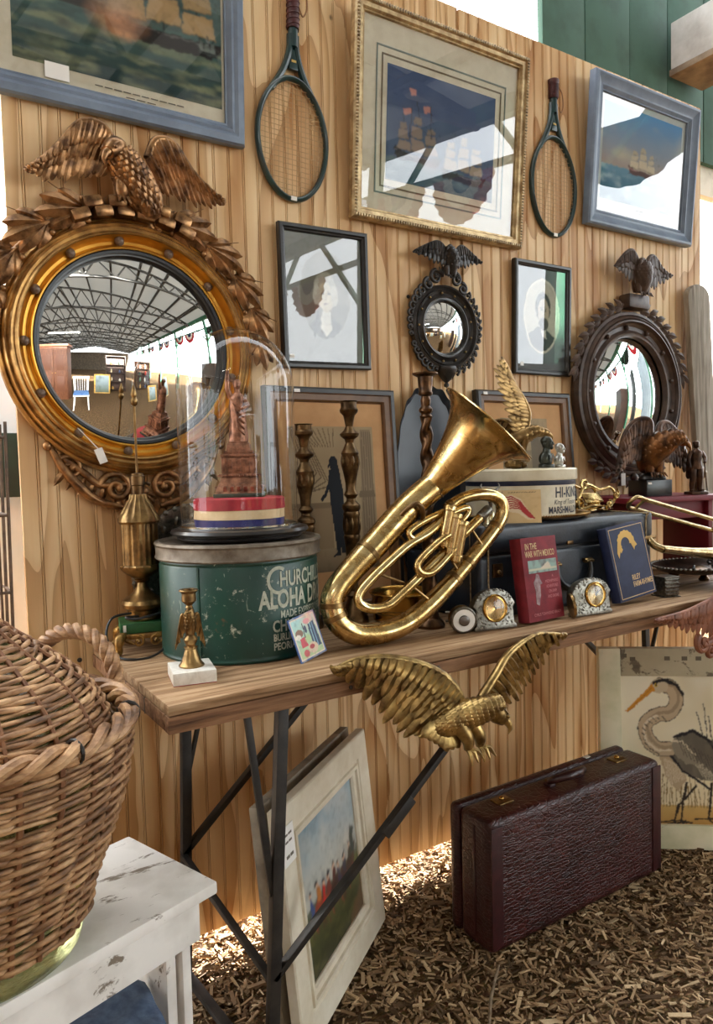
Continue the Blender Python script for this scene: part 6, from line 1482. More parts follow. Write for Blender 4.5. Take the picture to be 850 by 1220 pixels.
def brass_clutter():
    t = thing('brass_inkstand', 'ornate openwork brass inkstand with looped handles on the end of the case', 'inkstand', (1.735, -.225, CT))
    mb = MB()
    for k in range(8):
        a = 2*PI*k/8+.2; mb.leaf((.03*math.cos(a), .03*math.sin(a), .012), (.085*math.cos(a), .055*math.sin(a), .006), .030, (0, 0, 1), .006, LEAF)
    mb.box((0, 0, .012), (.10, .06, .008)); mb.build('leaf_base', GILT_HARD, t, angle=50)
    for s in (-1, 1):
        MB().tube(cr([(-.075, s*.03, .014), (-.085, s*.036, .045), (-.05, s*.034, .082), (.01, s*.032, .066), (.055, s*.034, .070), (.075, s*.034, .040), (.05, s*.03, .016), (-.02, s*.032, .020)], 7, True), .0042, 8, closed=True).build('loop', GILT_HARD, t)
    MB().box((0, -.012, .042), (.075, .004, .034), (R(-38), 0, 0)).build('plaque', GILT_HARD, t, bevel=.003)
    
    for q, r0, a0, y0, hd in (((-.06, .08), .018, 0, -.03, 1), ((.07, .05), .016, 1, -.038, -1), ((.03, .024), .014, 1, -.045, -1)):
        mb = MB(); scroll(mb, q, r0, 1.2, a0, .004, y0, hd); mb.build('scroll', GILT_HARD, t)
    mb = MB(); 
    for x in (-.035, .035): mb.lathe([(.018, .014), (.020, .030), (.014, .036), (.016, .040)], 16, (x, .012, 0))
    mb.build('ink_cup', GILT_HARD, t)
    t = thing('brass_wire_stand', 'little brass capped stand on thin wire legs behind the marshmallow tin', 'stand', (1.700, -.135, CT))
    MB().lathe([(.022, .108), (.023, .112), (.016, .120), (.022, .126), (.021, .129), (0, .129)], 20).build('cap', GILT_HARD, t, angle=35)
    for k in range(3): a = 2*PI*k/3+.5; MB().tube([(.018*math.cos(a), .018*math.sin(a), .110), (.034*math.cos(a), .034*math.sin(a), .002)], .0018, 6).build('wire_leg', GILT_HARD, t)
    MB().tube([(.034*math.cos(2*PI*k/30), .034*math.sin(2*PI*k/30), .0025) for k in range(30)], .0022, 6, closed=True).build('base_ring', GILT_HARD, t)
brass_clutter()
def trombone():
    t = thing('trombone', 'brass slide trombone lying over the end of the black case', 'brass horn', (1.96, -.33, TZ+.2))
    m = pm('pale_trombone_brass', s2l(208, 190, 146), s2l(160, 134, 90), 30, .22, 1, .05, 60)
    a, b = V((-.145, -.010, .050)), V((.62, -.06, -.135)); d = (b-a)
    for s in (-1, 1):
        o = V((0, -.016*s, .014*s)); MB().tube([tuple(a+o), tuple(b+o)], .0062, 14).build('slide_tube', m, t)
        MB().tube([tuple(a+d*.45+o), tuple(b+o)], .0078, 14).build('outer_slide', m, t)
    for q in (.0, .45): 
        c = a+d*q; MB().tube([tuple(c+V((0, -.016, .014))), tuple(c+V((0, .016, -.014)))], .005, 10).build('brace', m, t)
    for q in (.45, .5):
        MB(Matrix.Translation(a+d*q+V((0, -.016, .014))) @ rot_to((0, 0, 1), d)).lathe([(.0098, -.01), (.012, -.009), (.012, .009), (.0098, .01)], 16, cap=False).build('ferrule', GILT_HARD, t)
    MB().tube(cr([tuple(a+V((0, -.016, .014))), tuple(a+V((-.03, -.012, .022))), tuple(a+V((-.045, .0, .008))), tuple(a+V((-.03, .016, -.008))), tuple(a+V((0, .016, -.014)))], 6), .0062, 12).build('slide_bow', m, t)
    # bell section
    MB().tube(cr([(-.135, -.075, -.075), (.0, -.080, -.095), (.14, -.085, -.112), (.30, -.092, -.125)], 8), [.011, .012, .014, .017, .021, .028, .040], 24).build('bell_tube', m, t, angle=60)
    M = Matrix.Translation((.298, -.092, -.1245)) @ rot_to((0, 0, 1), (.98, -.04, -.18))
    MB(M).lathe([(.039, 0), (.046, .03), (.054, .055), (.064, .072), (.066, .074), (.062, .071), (.052, .052), (.044, .028), (.037, 0)], 40, cap=False).build('bell_flare', m, t, angle=60)
    MB().tube(cr([(-.135, -.075, -.075), (-.158, -.06, -.060), (-.15, -.03, -.03)], 5), [.011, .010, .0085], 12).build('bell_crook', m, t)
trombone()
def red_bench():
    t = thing('red_stool', 'small red painted wooden stool at the far end of the table', 'stool', (2.125, -.158, TZ), (0, 0, R(-12)))
    m = chipped_paint('red_stool_paint', s2l(120, 24, 38), s2l(88, 50, 44), .32, 14, .5, s2l(96, 22, 34))
    MB().box((0, 0, .2525), (.40, .262, .018)).build('top', m, t, bevel=.003)
    for s in (-1, 1): MB().box((s*.15, 0, .1215), (.018, .20, .243)).build('end_panel', m, t, bevel=.002)
    MB().box((0, -.075, .215), (.284, .016, .056)).build('front_rail', m, t, bevel=.002)
    MB().box((0, .075, .215), (.284, .016, .056)).build('rear_rail', m, t, bevel=.002)
    zt = TZ+.2618
    # bronze eagle
    e = thing('bronze_eagle', 'bronze eagle statuette with lowered spread wings on a black block, on the red stool', 'eagle figure', (2.050, -.205, zt), (0, 0, R(-14)))
    MB().box((0, 0, .026), (.098, .088, .052)).build('black_block', pm('polished_black_block', s2l(18, 18, 20), s2l(30, 30, 32), 12, .25), e, bevel=.003)
    MB().box((-.038, -.0445, .042), (.014, .0008, .007)).build('price_sticker', FLAT_WHITE, e)
    br = pm('brown_bronze', s2l(140, 92, 50), s2l(54, 36, 26), 26, .36, .7, .15, 120); dk = pm('dark_bronze_wing', s2l(96, 66, 46), s2l(44, 32, 26), 30, .38, .65, .15, 120)
    mb = MB()
    for k, (x, y, s) in enumerate(((0, 0, .034), (.02, -.015, .024), (-.022, -.01, .024), (.012, .018, .024))): mb.ell((x, y, .056), (s, s, s*.55), 10, 6)
    mb.build('rock', BLACK_CARVED, e)
    mb = MB()
    eagle_body(mb, [(.055, -.05, .180), (.03, -.042, .172), (.0, -.02, .145), (-.008, .0, .108), (-.005, .012, .078)], [.018, .028, .044, .038, .02], 16, .022, .0028, front=(-.2, -1, .2), rows=9, around=11)
    beak_head(mb, (.075, -.06, .172), (.72, -.35, -.6), (.4, 0, .8), .018)
    for x in (-.018, .018): mb.tube([(x, -.016, .105), (x, -.022, .075)], [.020, .012], 8); talons(mb, (x, -.026, .072), (0, -1, -.2), (1, 0, 0), .02, .004)
    mb.build('body', br, e, angle=50)
    mb = MB(); wing(mb, [(-.02, -.02, .175), (-.005, -.0, .238), (-.055, .01, .236), (-.115, -.01, .18), (-.155, -.03, .075)], [(-.02, -.02, .12), (-.055, -.015, .115), (-.085, -.018, .11), (-.115, -.026, .095), (-.150, -.034, .070)], 12, .026, (-.1, -1, .1), .004, 3, .011); mb.build('wing', dk, e, angle=50)
    mb = MB(); wing(mb, [(.03, .0, .17), (.06, .03, .225), (.105, .04, .232), (.15, .035, .18), (.18, .02, .065)], [(.05, -.0, .12), (.08, .01, .11), (.105, .018, .095), (.14, .02, .08), (.175, .018, .060)], 12, .026, (.1, -1, .1), .004, 3, .011); mb.build('wing', dk, e, angle=50)
    # bronze soldier
    s = thing('bronze_soldier', 'small dark bronze figure of a soldier in a long coat on the red stool', 'figurine', (2.200, -.268, zt), (0, 0, R(-24)))
    MB().box((0, 0, .005), (.056, .046, .010)).build('plate', dk, s, bevel=.002)
    mb = MB()
    for q in (-1, 1):
        mb.tube(cr([(q*.011, .0, .092), (q*.012, -.003, .060), (q*.013, .001, .030), (q*.014, .0, .012)], 4), [.0125, .0105, .009, .0065], 10); mb.tube([(q*.014, .003, .013), (q*.016, -.014, .0125)], [.007, .005], 8)
    mb.lathe([(.019, .082), (.0195, .090), (.0155, .108), (.019, .128), (.0185, .138), (.008, .146), (.006, .150)], 18)
    mb.ell((0, -.001, .160), (.0095, .0105, .0125), 12, 10); mb.ell((0, .001, .167), (.0105, .0115, .007), 12, 6); mb.tube([(0, -.010, .160), (0, -.013, .157)], .0016, 5)
    mb.tube(cr([(-.017, 0, .138), (-.028, -.004, .115), (-.030, -.014, .092)], 4), [.0075, .006, .0045], 8); mb.ell((-.030, -.015, .089), (.005, .005, .006))
    mb.tube(cr([(.017, 0, .138), (.027, -.006, .118), (.018, -.020, .105)], 4), [.0075, .006, .0045], 8); mb.ell((.016, -.022, .104), (.005, .005, .005))
    mb.build('body', dk, s, angle=60)
    MB().tube([(.026, -.02, .012), (.012, -.022, .125)], .0022, 6).build('musket', dk, s)
    for q in (-1, 1): MB().leaf((q*.010, .012, .112), (q*.018, .016, .050), .024, (0, 1, 0), .003, FEATHER).build('coat_tail', dk, s)
    c = thing('short_candlestick', 'short brass candlestick standing behind the bronze soldier on the red stool', 'candlestick', (2.275, -.225, zt))
    MB().lathe([(.036, 0), (.037, .004), (.022, .010), (.010, .020), (.010, .035), (.026, .055), (.029, .070), (.022, .085), (.010, .095), (.009, .115), (.018, .122), (.019, .140), (.021, .142), (.014, .142), (.012, .125)], 24).build('stem', DARK_BRASS, c, angle=35)
red_bench()
def silver_tray():
    t = thing('footed_tray', 'dark footed metal tray with beaded edge under the trombone', 'tray', (2.035, -.385, TZ))
    m = pm('dark_pewter_tray', s2l(110, 88, 72), s2l(58, 46, 40), 30, .3, .85, .2, 80)
    prx = [(0, .045), (.08, .045), (.105, .050), (.122, .062), (.125, .062), (.108, .047), (.08, .041), (0, .041)]
    MB(Matrix.Scale(1.25, 4, (1, 0, 0))).lathe(prx, 56).build('dish', m, t, angle=40)
    mb = MB()
    for k in range(64): a = 2*PI*k/64; mb.ell((.156*math.cos(a), .125*math.sin(a), .062), (.0045, .0045, .004), 6, 4)
    mb.build('beaded_edge', PEWTER, t, kind='stuff')
    for k in range(3): a = 2*PI*k/3-1.6; MB().lathe([(.014, 0), (.016, .006), (.009, .016), (.014, .030), (.018, .042)], 14, (.085*math.cos(a), .07*math.sin(a), 0)).build('foot', DARK_BRASS, t)
    for q, (x, y, a) in enumerate(((-.075, -.045, .3), (.02, -.06, .1), (.085, -.02, -.3))):
        l_ = thing('leaf_dish', ('dark metal leaf shaped dish on the case side of the footed tray', 'dark metal leaf shaped dish in the middle of the footed tray', 'dark metal leaf shaped dish tucked under the trombone bell')[q], 'dish', (2.035+x, -.385+y, TZ+.052), (0, 0, a))
        MB().leaf((-.05, 0, .004), (.05, 0, .006), .058, (0, 0, 1), .010, LEAF, .06).build('leaf', m, l_, angle=60)
        MB().tube(cr([(-.045, 0, .008), (-.054, 0, .014), (-.046, 0, .020), (-.038, 0, .015)], 5), [.004, .004, .003, .002], 8).build('curled_stem', INK_BLACK, l_)
silver_tray()
def oar():
    t = thing('wooden_paddle', 'weathered grey wooden paddle standing at the right end of the panel wall', 'paddle', (2.66, -.075, 0), (R(-1.2), R(-3.2), 0))
    m = worn_wood('grey_paddle_wood', s2l(176, 166, 152), s2l(146, 136, 122), s2l(106, 94, 82), (20, 20, 1.5))
    out = []
    for k in range(13): a = PI*k/12; out.append((.068*math.cos(a), 1.775+.05*math.sin(a)))
    out = [(.036, .90), (.055, 1.05), (.064, 1.30)]+out+[(-.064, 1.30), (-.055, 1.05), (-.036, .90)]
    MB().prism(out, -.014, .010).build('blade', m, t, bevel=.006)
    MB().tube([(0, -.002, .0), (0, -.002, .95)], .019, 14).build('shaft', m, t)
oar()
# ================================================================ hung on the table's front edge
def hanging_eagle():
    t = thing('brass_wall_eagle', 'large cast brass eagle with spread wings hung on the front edge of the table', 'eagle plaque', (.92, -.575, .70))
    m = pm('antiqued_brass', s2l(188, 158, 100), s2l(92, 70, 42), 30, .32, .9, .15, 100, rvar=.1)
    D = lambda pts, ys: [(x-.92, y+.575, z-.70) for (x, z), y in zip(pts, ys)]
    mb = MB()
    wing(mb, D([(.918, .697), (.907, .732), (.873, .772), (.822, .801), (.759, .820), (.698, .826), (.653, .816)], (-.585, -.59, -.585, -.575, -.565, -.56, -.556)), D([(.836, .664), (.800, .664), (.768, .684), (.742, .712), (.716, .746), (.682, .782), (.645, .812)], (-.58, -.58, -.575, -.57, -.562, -.558, -.556)), 14, .025, (-.1, -1, .15), .0050, 4, .011, (1, .72, .52, .34)); mb.build('wing', m, t, angle=50)
    mb = MB()
    wing(mb, D([(.948, .705), (1.0, .75), (1.043, .781), (1.104, .80), (1.159, .807), (1.235, .794)], (-.60, -.595, -.585, -.572, -.565, -.56)), D([(1.015, .680), (1.060, .682), (1.102, .702), (1.140, .724), (1.180, .748), (1.246, .784)], (-.595, -.59, -.58, -.572, -.565, -.56)), 13, .021, (.25, -1, .15), .0048, 3, .010); mb.build('wing', m, t, angle=50)
    mb = MB()
    eagle_body(mb, [(.046, -.060, .008), (.020, -.055, .004), (-.015, -.040, -.006), (-.050, -.026, -.018), (-.075, -.015, -.026)], [.016, .021, .027, .026, .018], 16, .0115, .0026, front=(0, -1, .2), rows=14, around=15, t0=.04, t1=.97)
    beak_head(mb, (.052, -.066, -.012), (.62, -.35, -.70), (.7, 0, .6), .0195)
    for x in (-.035, -.005):
        mb.tube(cr([(x, -.046, -.018), (x+.012, -.058, -.045), (x+.010, -.060, -.066)], 5), [.018, .013, .007], 10); talons(mb, (x+.010, -.062, -.064), (.5, -.6, -.6), (1, 0, .2), .024, .005)
    for k in range(7): mb.leaf((-.055, -.03, -.012), (-.112+.013*k, -.03-.003*k, -.026-.010*k if k < 4 else -.066+.002*(k-4)), .026, (0, -1, .3), .004)
    mb.build('body', m, t, angle=50)
    MB().tube([(-.02, .0, .035), (-.02, .032, .075)], .004, 8).build('hanging_hook', BLACK_STEEL, t)
    w = thing('wooden_eagle', 'carved reddish wooden eagle with outstretched wing hung on the table edge', 'eagle plaque', (1.80, -.565, .75))
    wm = pm('carved_red_wood', s2l(150, 92, 62), s2l(112, 64, 42), 30, .5, 0, .2, 90)
    D = lambda pts, y: [(x-1.80, y, z-.75) for x, z in pts]
    mb = MB(); wing(mb, D([(1.84, .835), (1.794, .812), (1.73, .799), (1.667, .791), (1.61, .789), (1.558, .788)], -.006), D([(1.80, .712), (1.765, .715), (1.715, .728), (1.66, .744), (1.60, .764), (1.562, .778)], -.002), 13, .026, (0, -1, 0), .004, 3, .007); mb.build('wing', wm, w, angle=50)
    mb = MB(); wing(mb, D([(1.89, .835), (1.94, .815), (2.0, .80), (2.07, .79), (2.13, .788)], -.006), D([(1.91, .712), (1.95, .725), (2.0, .744), (2.06, .764), (2.12, .778)], -.002), 13, .026, (0, -1, 0), .004, 3, .007); mb.build('wing', wm, w, angle=50)
    mb = MB(); eagle_body(mb, D([(1.865, .85), (1.865, .82), (1.865, .77), (1.865, .72)], -.018), [.016, .028, .034, .020], 14, .018, .003, rows=7, around=9); beak_head(mb, (.05, -.03, .115), (-.9, -.3, -.2), (0, 0, 1), .017); mb.build('body', wm, w, angle=50)
    mb = MB(); scroll(mb, (-.045, -.052), .026, 1.3, R(120), .009, -.004, 1); scroll(mb, (-.015, -.075), .022, 1.2, R(60), .008, -.004, -1); scroll(mb, (.06, -.06), .026, 1.3, R(60), .009, -.004, -1)
    mb.tube(cr([(-.06, -.004, -.06), (-.02, -.004, -.055), (.03, -.004, -.048), (.09, -.004, -.06)], 5), .010, 8); mb.build('scroll_branch', wm, w)
    MB().box((-.178, -.008, .028), (.012, .001, .010)).build('price_sticker', FLAT_WHITE, w)
hanging_eagle()

# ================================================================ under the table
def leaning_painting():
    cv = Canvas(120, 120, s2l(150, 170, 180)); cv.grad(s2l(196, 190, 172), s2l(126, 158, 176), .42, 1); cv.mottle(5, 4, s2l(206, 204, 190), .8, cv.Y > .45, .4); cv.mottle(3, 3, s2l(216, 190, 160), .5, (cv.Y > .42) & (cv.Y < .65))
    cv.grad(s2l(46, 48, 30), s2l(96, 100, 58), 0, .46); cv.mottle(10, 26, s2l(130, 126, 70), .6, cv.Y < .45); cv.mottle(12, 30, s2l(36, 36, 28), .7, cv.Y < .42); cv.poly([(.7, .0), (1, .0), (1, .25)], s2l(110, 80, 52), .7)
    cv.mottle(6, 8, s2l(96, 104, 120), .8, (cv.Y > .42) & (cv.Y < .56), .3)
    for k, (x, c) in enumerate(((.14, (70, 90, 140)), (.24, (190, 120, 60)), (.33, (196, 46, 44)), (.42, (120, 60, 50)), (.52, (90, 50, 44)), (.60, (70, 70, 90)), (.72, (60, 64, 80)), (.84, (70, 70, 60)))):
        b = .34+.03*math.sin(k*2)
        cv.ell(x, b+.03, .065, .055, s2l(*((150, 70, 50) if k in (1, 2, 3) else (70, 52, 44)))); cv.line([(x-.03, b), (x-.04, b-.10)], .016, s2l(80, 50, 44)); cv.line([(x+.035, b), (x+.05, b-.10)], .016, s2l(150, 74, 60)); cv.line([(x+.05, b+.05), (x+.09, b+.12)], .035, s2l(84, 56, 46))
        cv.poly([(x-.03, b+.06), (x+.03, b+.06), (x+.025, b+.16), (x-.02, b+.16)], s2l(*c)); cv.ell(x, b+.18, .018, .022, s2l(210, 170, 140)); cv.ell(x, b+.2, .022, .012, s2l(40, 40, 50))
    cv.poly([(.86, .46), (.93, .46), (.95, .64), (.90, .66)], s2l(60, 70, 66)); cv.smear(.05, 12, 8); cv.mottle(26, 26, s2l(60, 60, 50), .3); cv.smear(.02, 20, 9)
    W, H = .485, .495
    t = framed('hunt_painting', 'oil painting of riders on horseback in wide cream frame leaning behind the table legs', 'painting', (.803, -.298, .018), (R(-5.3), 0, R(36.5)), W, H,
           [(0, 0), (0, .020), (.003, .023), (.056, .021), (.059, .017), (.064, .017), (.066, .022), (.074, .022), (.076, .016), (.086, .014), (.090, .009), (.090, 0)], pm('cream_frame_paint', s2l(226, 218, 198), s2l(206, 194, 168), 12, .5, 0, .1, 50), .090, cv, (.088, .088, W-.176, H-.176), None, PAINT, False)
    MB().box((-W/2+.030, -.0235, H-.075), (.05, .001, .075)).build('price_label', FLAT_WHITE, t)
    caption_bars(t, pm('print_ink', s2l(110, 104, 94)), ((-W/2+.030, H-.054, .034, .004), (-W/2+.030, H-.068, .03, .004), (-W/2+.030, H-.096, .032, .006)), -.0243)
    b = thing('plain_frame', 'plain grey wooden frame stacked behind the hunting painting', 'picture frame', (.788, -.266, .018), (R(-5.3), 0, R(36.5)))
    gm = pm('grey_bare_wood', s2l(150, 138, 118), s2l(116, 104, 88), 20, .7)
    for s in (-1, 1):
        MB().box((s*.215, 0, .245), (.05, .022, .50)).build('frame_rail', gm, b, bevel=.003); MB().box((0, 0, .245+s*.225), (.38, .021, .05)).build('frame_rail', gm, b, bevel=.003)
    MB().box((0, .006, .245), (.40, .004, .42)).build('backing_board', pm('backing_kraft', s2l(120, 92, 62)), b)
leaning_painting()
def burgundy_case():
    X0, X1, Y0, Y1, H = 1.135, 1.778, -.432, -.280, .325
    W, D = X1-X0, Y1-Y0
    m, nt, n, l, b = _nt('burgundy_crackled_leather')
    vo = n.new('ShaderNodeTexVoronoi'); vo.feature = 'DISTANCE_TO_EDGE'; vo.inputs['Scale'].default_value = 48; l.new(coords(n, l, 'obj', (1, 1, 2.4)), vo.inputs['Vector'])
    f = nz(n, l, coords(n, l, 'obj'), 9, 6, .65); g = nz(n, l, coords(n, l, 'obj', (1, 1, .5)), 26, 8, .75)
    c = ramp(n, l, f, [(.3, s2l(40, 15, 15)), (.6, s2l(66, 28, 26)), (.8, s2l(84, 40, 36))]); c = mixc(n, l, ramp(n, l, g, [(.70, (0, 0, 0)), (.76, (.8, .8, .8))]), c, s2l(160, 120, 104))
    l.new(c, b.inputs['Base Color']); b.inputs['Roughness'].default_value = .3
    wr = nz(n, l, coords(n, l, 'obj', (9, 9, 34)), 1.6, 5, .6, 1.2); mh = n.new('ShaderNodeMath'); mh.operation = 'MULTIPLY_ADD'; mh.inputs[1].default_value = 2.2
    l.new(wr, mh.inputs[0]); l.new(ramp(n, l, vo.outputs['Distance'], [(.0, (0, 0, 0)), (.12, (.6, .6, .6))]), mh.inputs[2]); bump(n, l, b, mh.outputs[0], .45, .003)
    t = thing('burgundy_suitcase', 'scuffed burgundy leather suitcase standing upright on the wood chips', 'suitcase', ((X0+X1)/2, (Y0+Y1)/2, .014), (0, 0, 0))
    MB().box((0, -D*.12, H/2), (W, D*.74, H)).build('body', m, t, bevel=.022, seg=4)
    MB().box((0, D*.385, H/2), (W, D*.235, H)).build('lid', m, t, bevel=.018, seg=4)
    edge = pm('burgundy_binding', s2l(66, 28, 30), s2l(46, 20, 23), 30, .4, 0, .2, 120)
    for x in (-W/2+.020, W/2-.020): MB().box((x, -D/2+.0005, H/2), (.036, .004, H-.03)).build('edge_binding', edge, t, bevel=.002)
    for x in (-W/2+.0005, W/2-.0005): MB().box((x, -D*.12, H/2), (.004, .010, H-.05)).build('edge_binding', edge, t, bevel=.002)
    # handle along the top
    for x in (-.055, .055): 
        h = MB().box((x, -.012, H+.004), (.020, .026, .008)).build('handle_loop', edge, t, bevel=.002)
        MB().tube([(x, -.024, H+.010), (x, .0, H+.010)], .004, 8).build('loop_ring', DARK_BRASS, h)
    MB().tube(cr([(-.058, -.012, H+.010), (-.052, -.030, H+.022), (-.02, -.044, H+.028), (.02, -.044, H+.028), (.052, -.030, H+.022), (.058, -.012, H+.010)], 6), [.007, .010, .011, .011, .010, .007], 12).build('handle', pm('dark_leather_handle', s2l(38, 16, 18), s2l(58, 26, 26), 20, .3), t)
    for x in (-.215, .225):
        p = MB().box((x, -.005, H+.0015), (.048, .036, .004)).build('lock_plate', OLD_BRASS, t, bevel=.0015)
        MB().box((x+.004, -.024, H-.002), (.024, .030, .006), (R(28), 0, 0)).build('hasp', OLD_BRASS, p, bevel=.0015); MB().ell((x, -.002, H+.006), (.007, .007, .005)).build('button', BRASS, p)
    MB().box((.17, .055, H+.0008), (.020, .012, .001)).build('price_sticker', FLAT_WHITE, t)
burgundy_case()
def heron_sash():
    W, H = .44, .60; th = R(-39)
    cx, cy = 1.765+W/2*math.cos(th), -.236+W/2*math.sin(th)
    t = thing('heron_picture', 'print of a grey heron mounted in an old cream window sash leaning by the suitcase', 'picture', (cx, cy, .012), (R(-4), 0, th))
    for s in (-1, 1): MB().box((s*(W/2-.032), -.002, H/2), (.064, .036, H)).build('stile', SASH_PAINT, t, bevel=.003)
    MB().box((0, 0, H-.042), (W-.13, .032, .084)).build('top_rail', chipped_paint('sash_rail_paint', s2l(196, 186, 156), s2l(120, 108, 90), .42, 8, .6, s2l(160, 150, 128)), t, bevel=.003)
    MB().box((0, 0, .036), (W-.13, .032, .072)).build('bottom_rail', SASH_PAINT, t, bevel=.003)
    rs = random.Random(2)
    for k, (x, z) in enumerate(((-.145, H-.022), (-.12, H-.032), (-.11, H-.055), (-.02, H-.03), (.03, H-.03), (.07, H-.03))): MB().box((x, -.0165, z), (.016, .001, .012)).build('glue_spot', pm('paint_chip_dark', s2l(110, 100, 84), None, 8, .8), t)
    iw, ih = W-.118, H-.146
    cv = Canvas(170, 230, s2l(240, 228, 196)); cv.grad(s2l(236, 220, 180), s2l(246, 238, 214)); cv.mottle(5, 5, s2l(214, 196, 150), .5)
    gr = s2l(108, 100, 88); dk = s2l(46, 44, 46); tan = s2l(196, 172, 138)
    cv.grad(s2l(196, 152, 84), s2l(214, 178, 112), 0, .13); cv.mottle(10, 8, s2l(150, 112, 60), .6, cv.Y < .14)
    for k in range(26): x = .30+k*.028; cv.line([(x, .12), (x+rs.uniform(-.05, .05), .22+rs.uniform(0, .16))], .008, s2l(150, 124, 78))
    for p in (((.78, .48), (.70, .74)), ((.80, .5), (.76, .80)), ((.84, .5), (.80, .72)), ((.26, .36), (.12, .47)), ((.28, .34), (.10, .40))): cv.line(list(p), .009, s2l(70, 64, 52))
    # wading bird, built from simple shapes
    body = [(.46, .52), (.52, .60), (.66, .62), (.80, .56), (.92, .42), (1.02, .28), (.90, .30), (.72, .30), (.58, .34), (.48, .42)]
    cv.poly([(.44, .50), (.36, .44), (.42, .30), (.52, .22), (.60, .30), (.54, .50)], tan)
    for k in range(12): cv.line([(.40+.014*k, .44-.004*k), (.44+.014*k, .25+.006*k)], .006, s2l(230, 214, 184))
    cv.poly(body, gr); cv.mottle(18, 8, s2l(138, 128, 112), .7, cv.mpoly(body), .4); cv.line([(.50, .58), (.66, .62), (.80, .56), (.98, .34)], .03, dk); cv.line([(.47, .54), (.46, .46), (.56, .36), (.80, .24)], .022, dk)
    for k in range(10): cv.line([(.62+.03*k, .48-.02*k), (.74+.028*k, .32-.012*k)], .007, s2l(196, 184, 160))
    neck = cr([(.47, .50), (.36, .50), (.26, .56), (.24, .66), (.34, .72), (.46, .74), (.52, .82), (.48, .90), (.38, .92)], 6)
    cv.line(neck, .135, s2l(70, 62, 54)); cv.line(neck, .12, s2l(200, 178, 146)); cv.line([(a+.02, b+.012) for a, b in neck], .03, s2l(170, 148, 120)); cv.line([(a-.012, b-.008) for a, b in neck[:26]], .018, s2l(230, 216, 190)); 
    for k in range(6, 30, 2): a, b = neck[k]; cv.line([(a-.03, b-.02), (a-.005, b-.04)], .008, dk)
    cv.ell(.37, .915, .085, .048, s2l(206, 190, 160)); cv.line([(.32, .935), (.42, .955), (.52, .92), (.58, .86)], .03, dk); cv.poly([(.31, .935), (.06, .745), (.085, .74), (.33, .885)], s2l(212, 146, 52)); cv.line([(.30, .90), (.09, .745)], .007, s2l(150, 96, 40)); cv.ell(.345, .92, .014, .012, s2l(220, 180, 60)); cv.ell(.345, .92, .007, .007, dk)
    for p in (((.60, .28), (.56, .16), (.54, .02)), ((.68, .26), (.52, .13), (.48, .03)), ((.82, .28), (.80, .12), (.78, .05))): cv.line(list(p), .022, s2l(58, 48, 42))
    for x, y in ((.54, .02), (.48, .03), (.78, .05)):
        for dx, dy in ((-.12, -.01), (.10, .0), (.04, -.025)): cv.line([(x, y), (x+dx, y+dy)], .014, s2l(58, 48, 42))
    cv.poly([(.47, .52), (.50, .58), (.62, .50), (.72, .40), (.60, .40), (.50, .46)], s2l(150, 140, 122)); cv.line([(.48, .55), (.56, .55), (.68, .46)], .014, s2l(226, 210, 180))
    for k in range(14): cv.line([(.52+.03*k, .57-.012*k), (.58+.03*k, .46-.014*k)], .006, s2l(84, 78, 70))
    cv.ell(.30, .33, .035, .035, dk); cv.ell(.90, .54, .16, .02, s2l(84, 80, 74), .8, .5); cv.smear(.008, 30, 6)
    print_mesh('print', cv, iw, ih, PRINT, t, (0, -.004, .068)); MB().box((0, .002, H/2-.006), (iw, .004, ih)).build('backing_board', pm('backing_kraft', s2l(120, 92, 62)), t)
heron_sash()
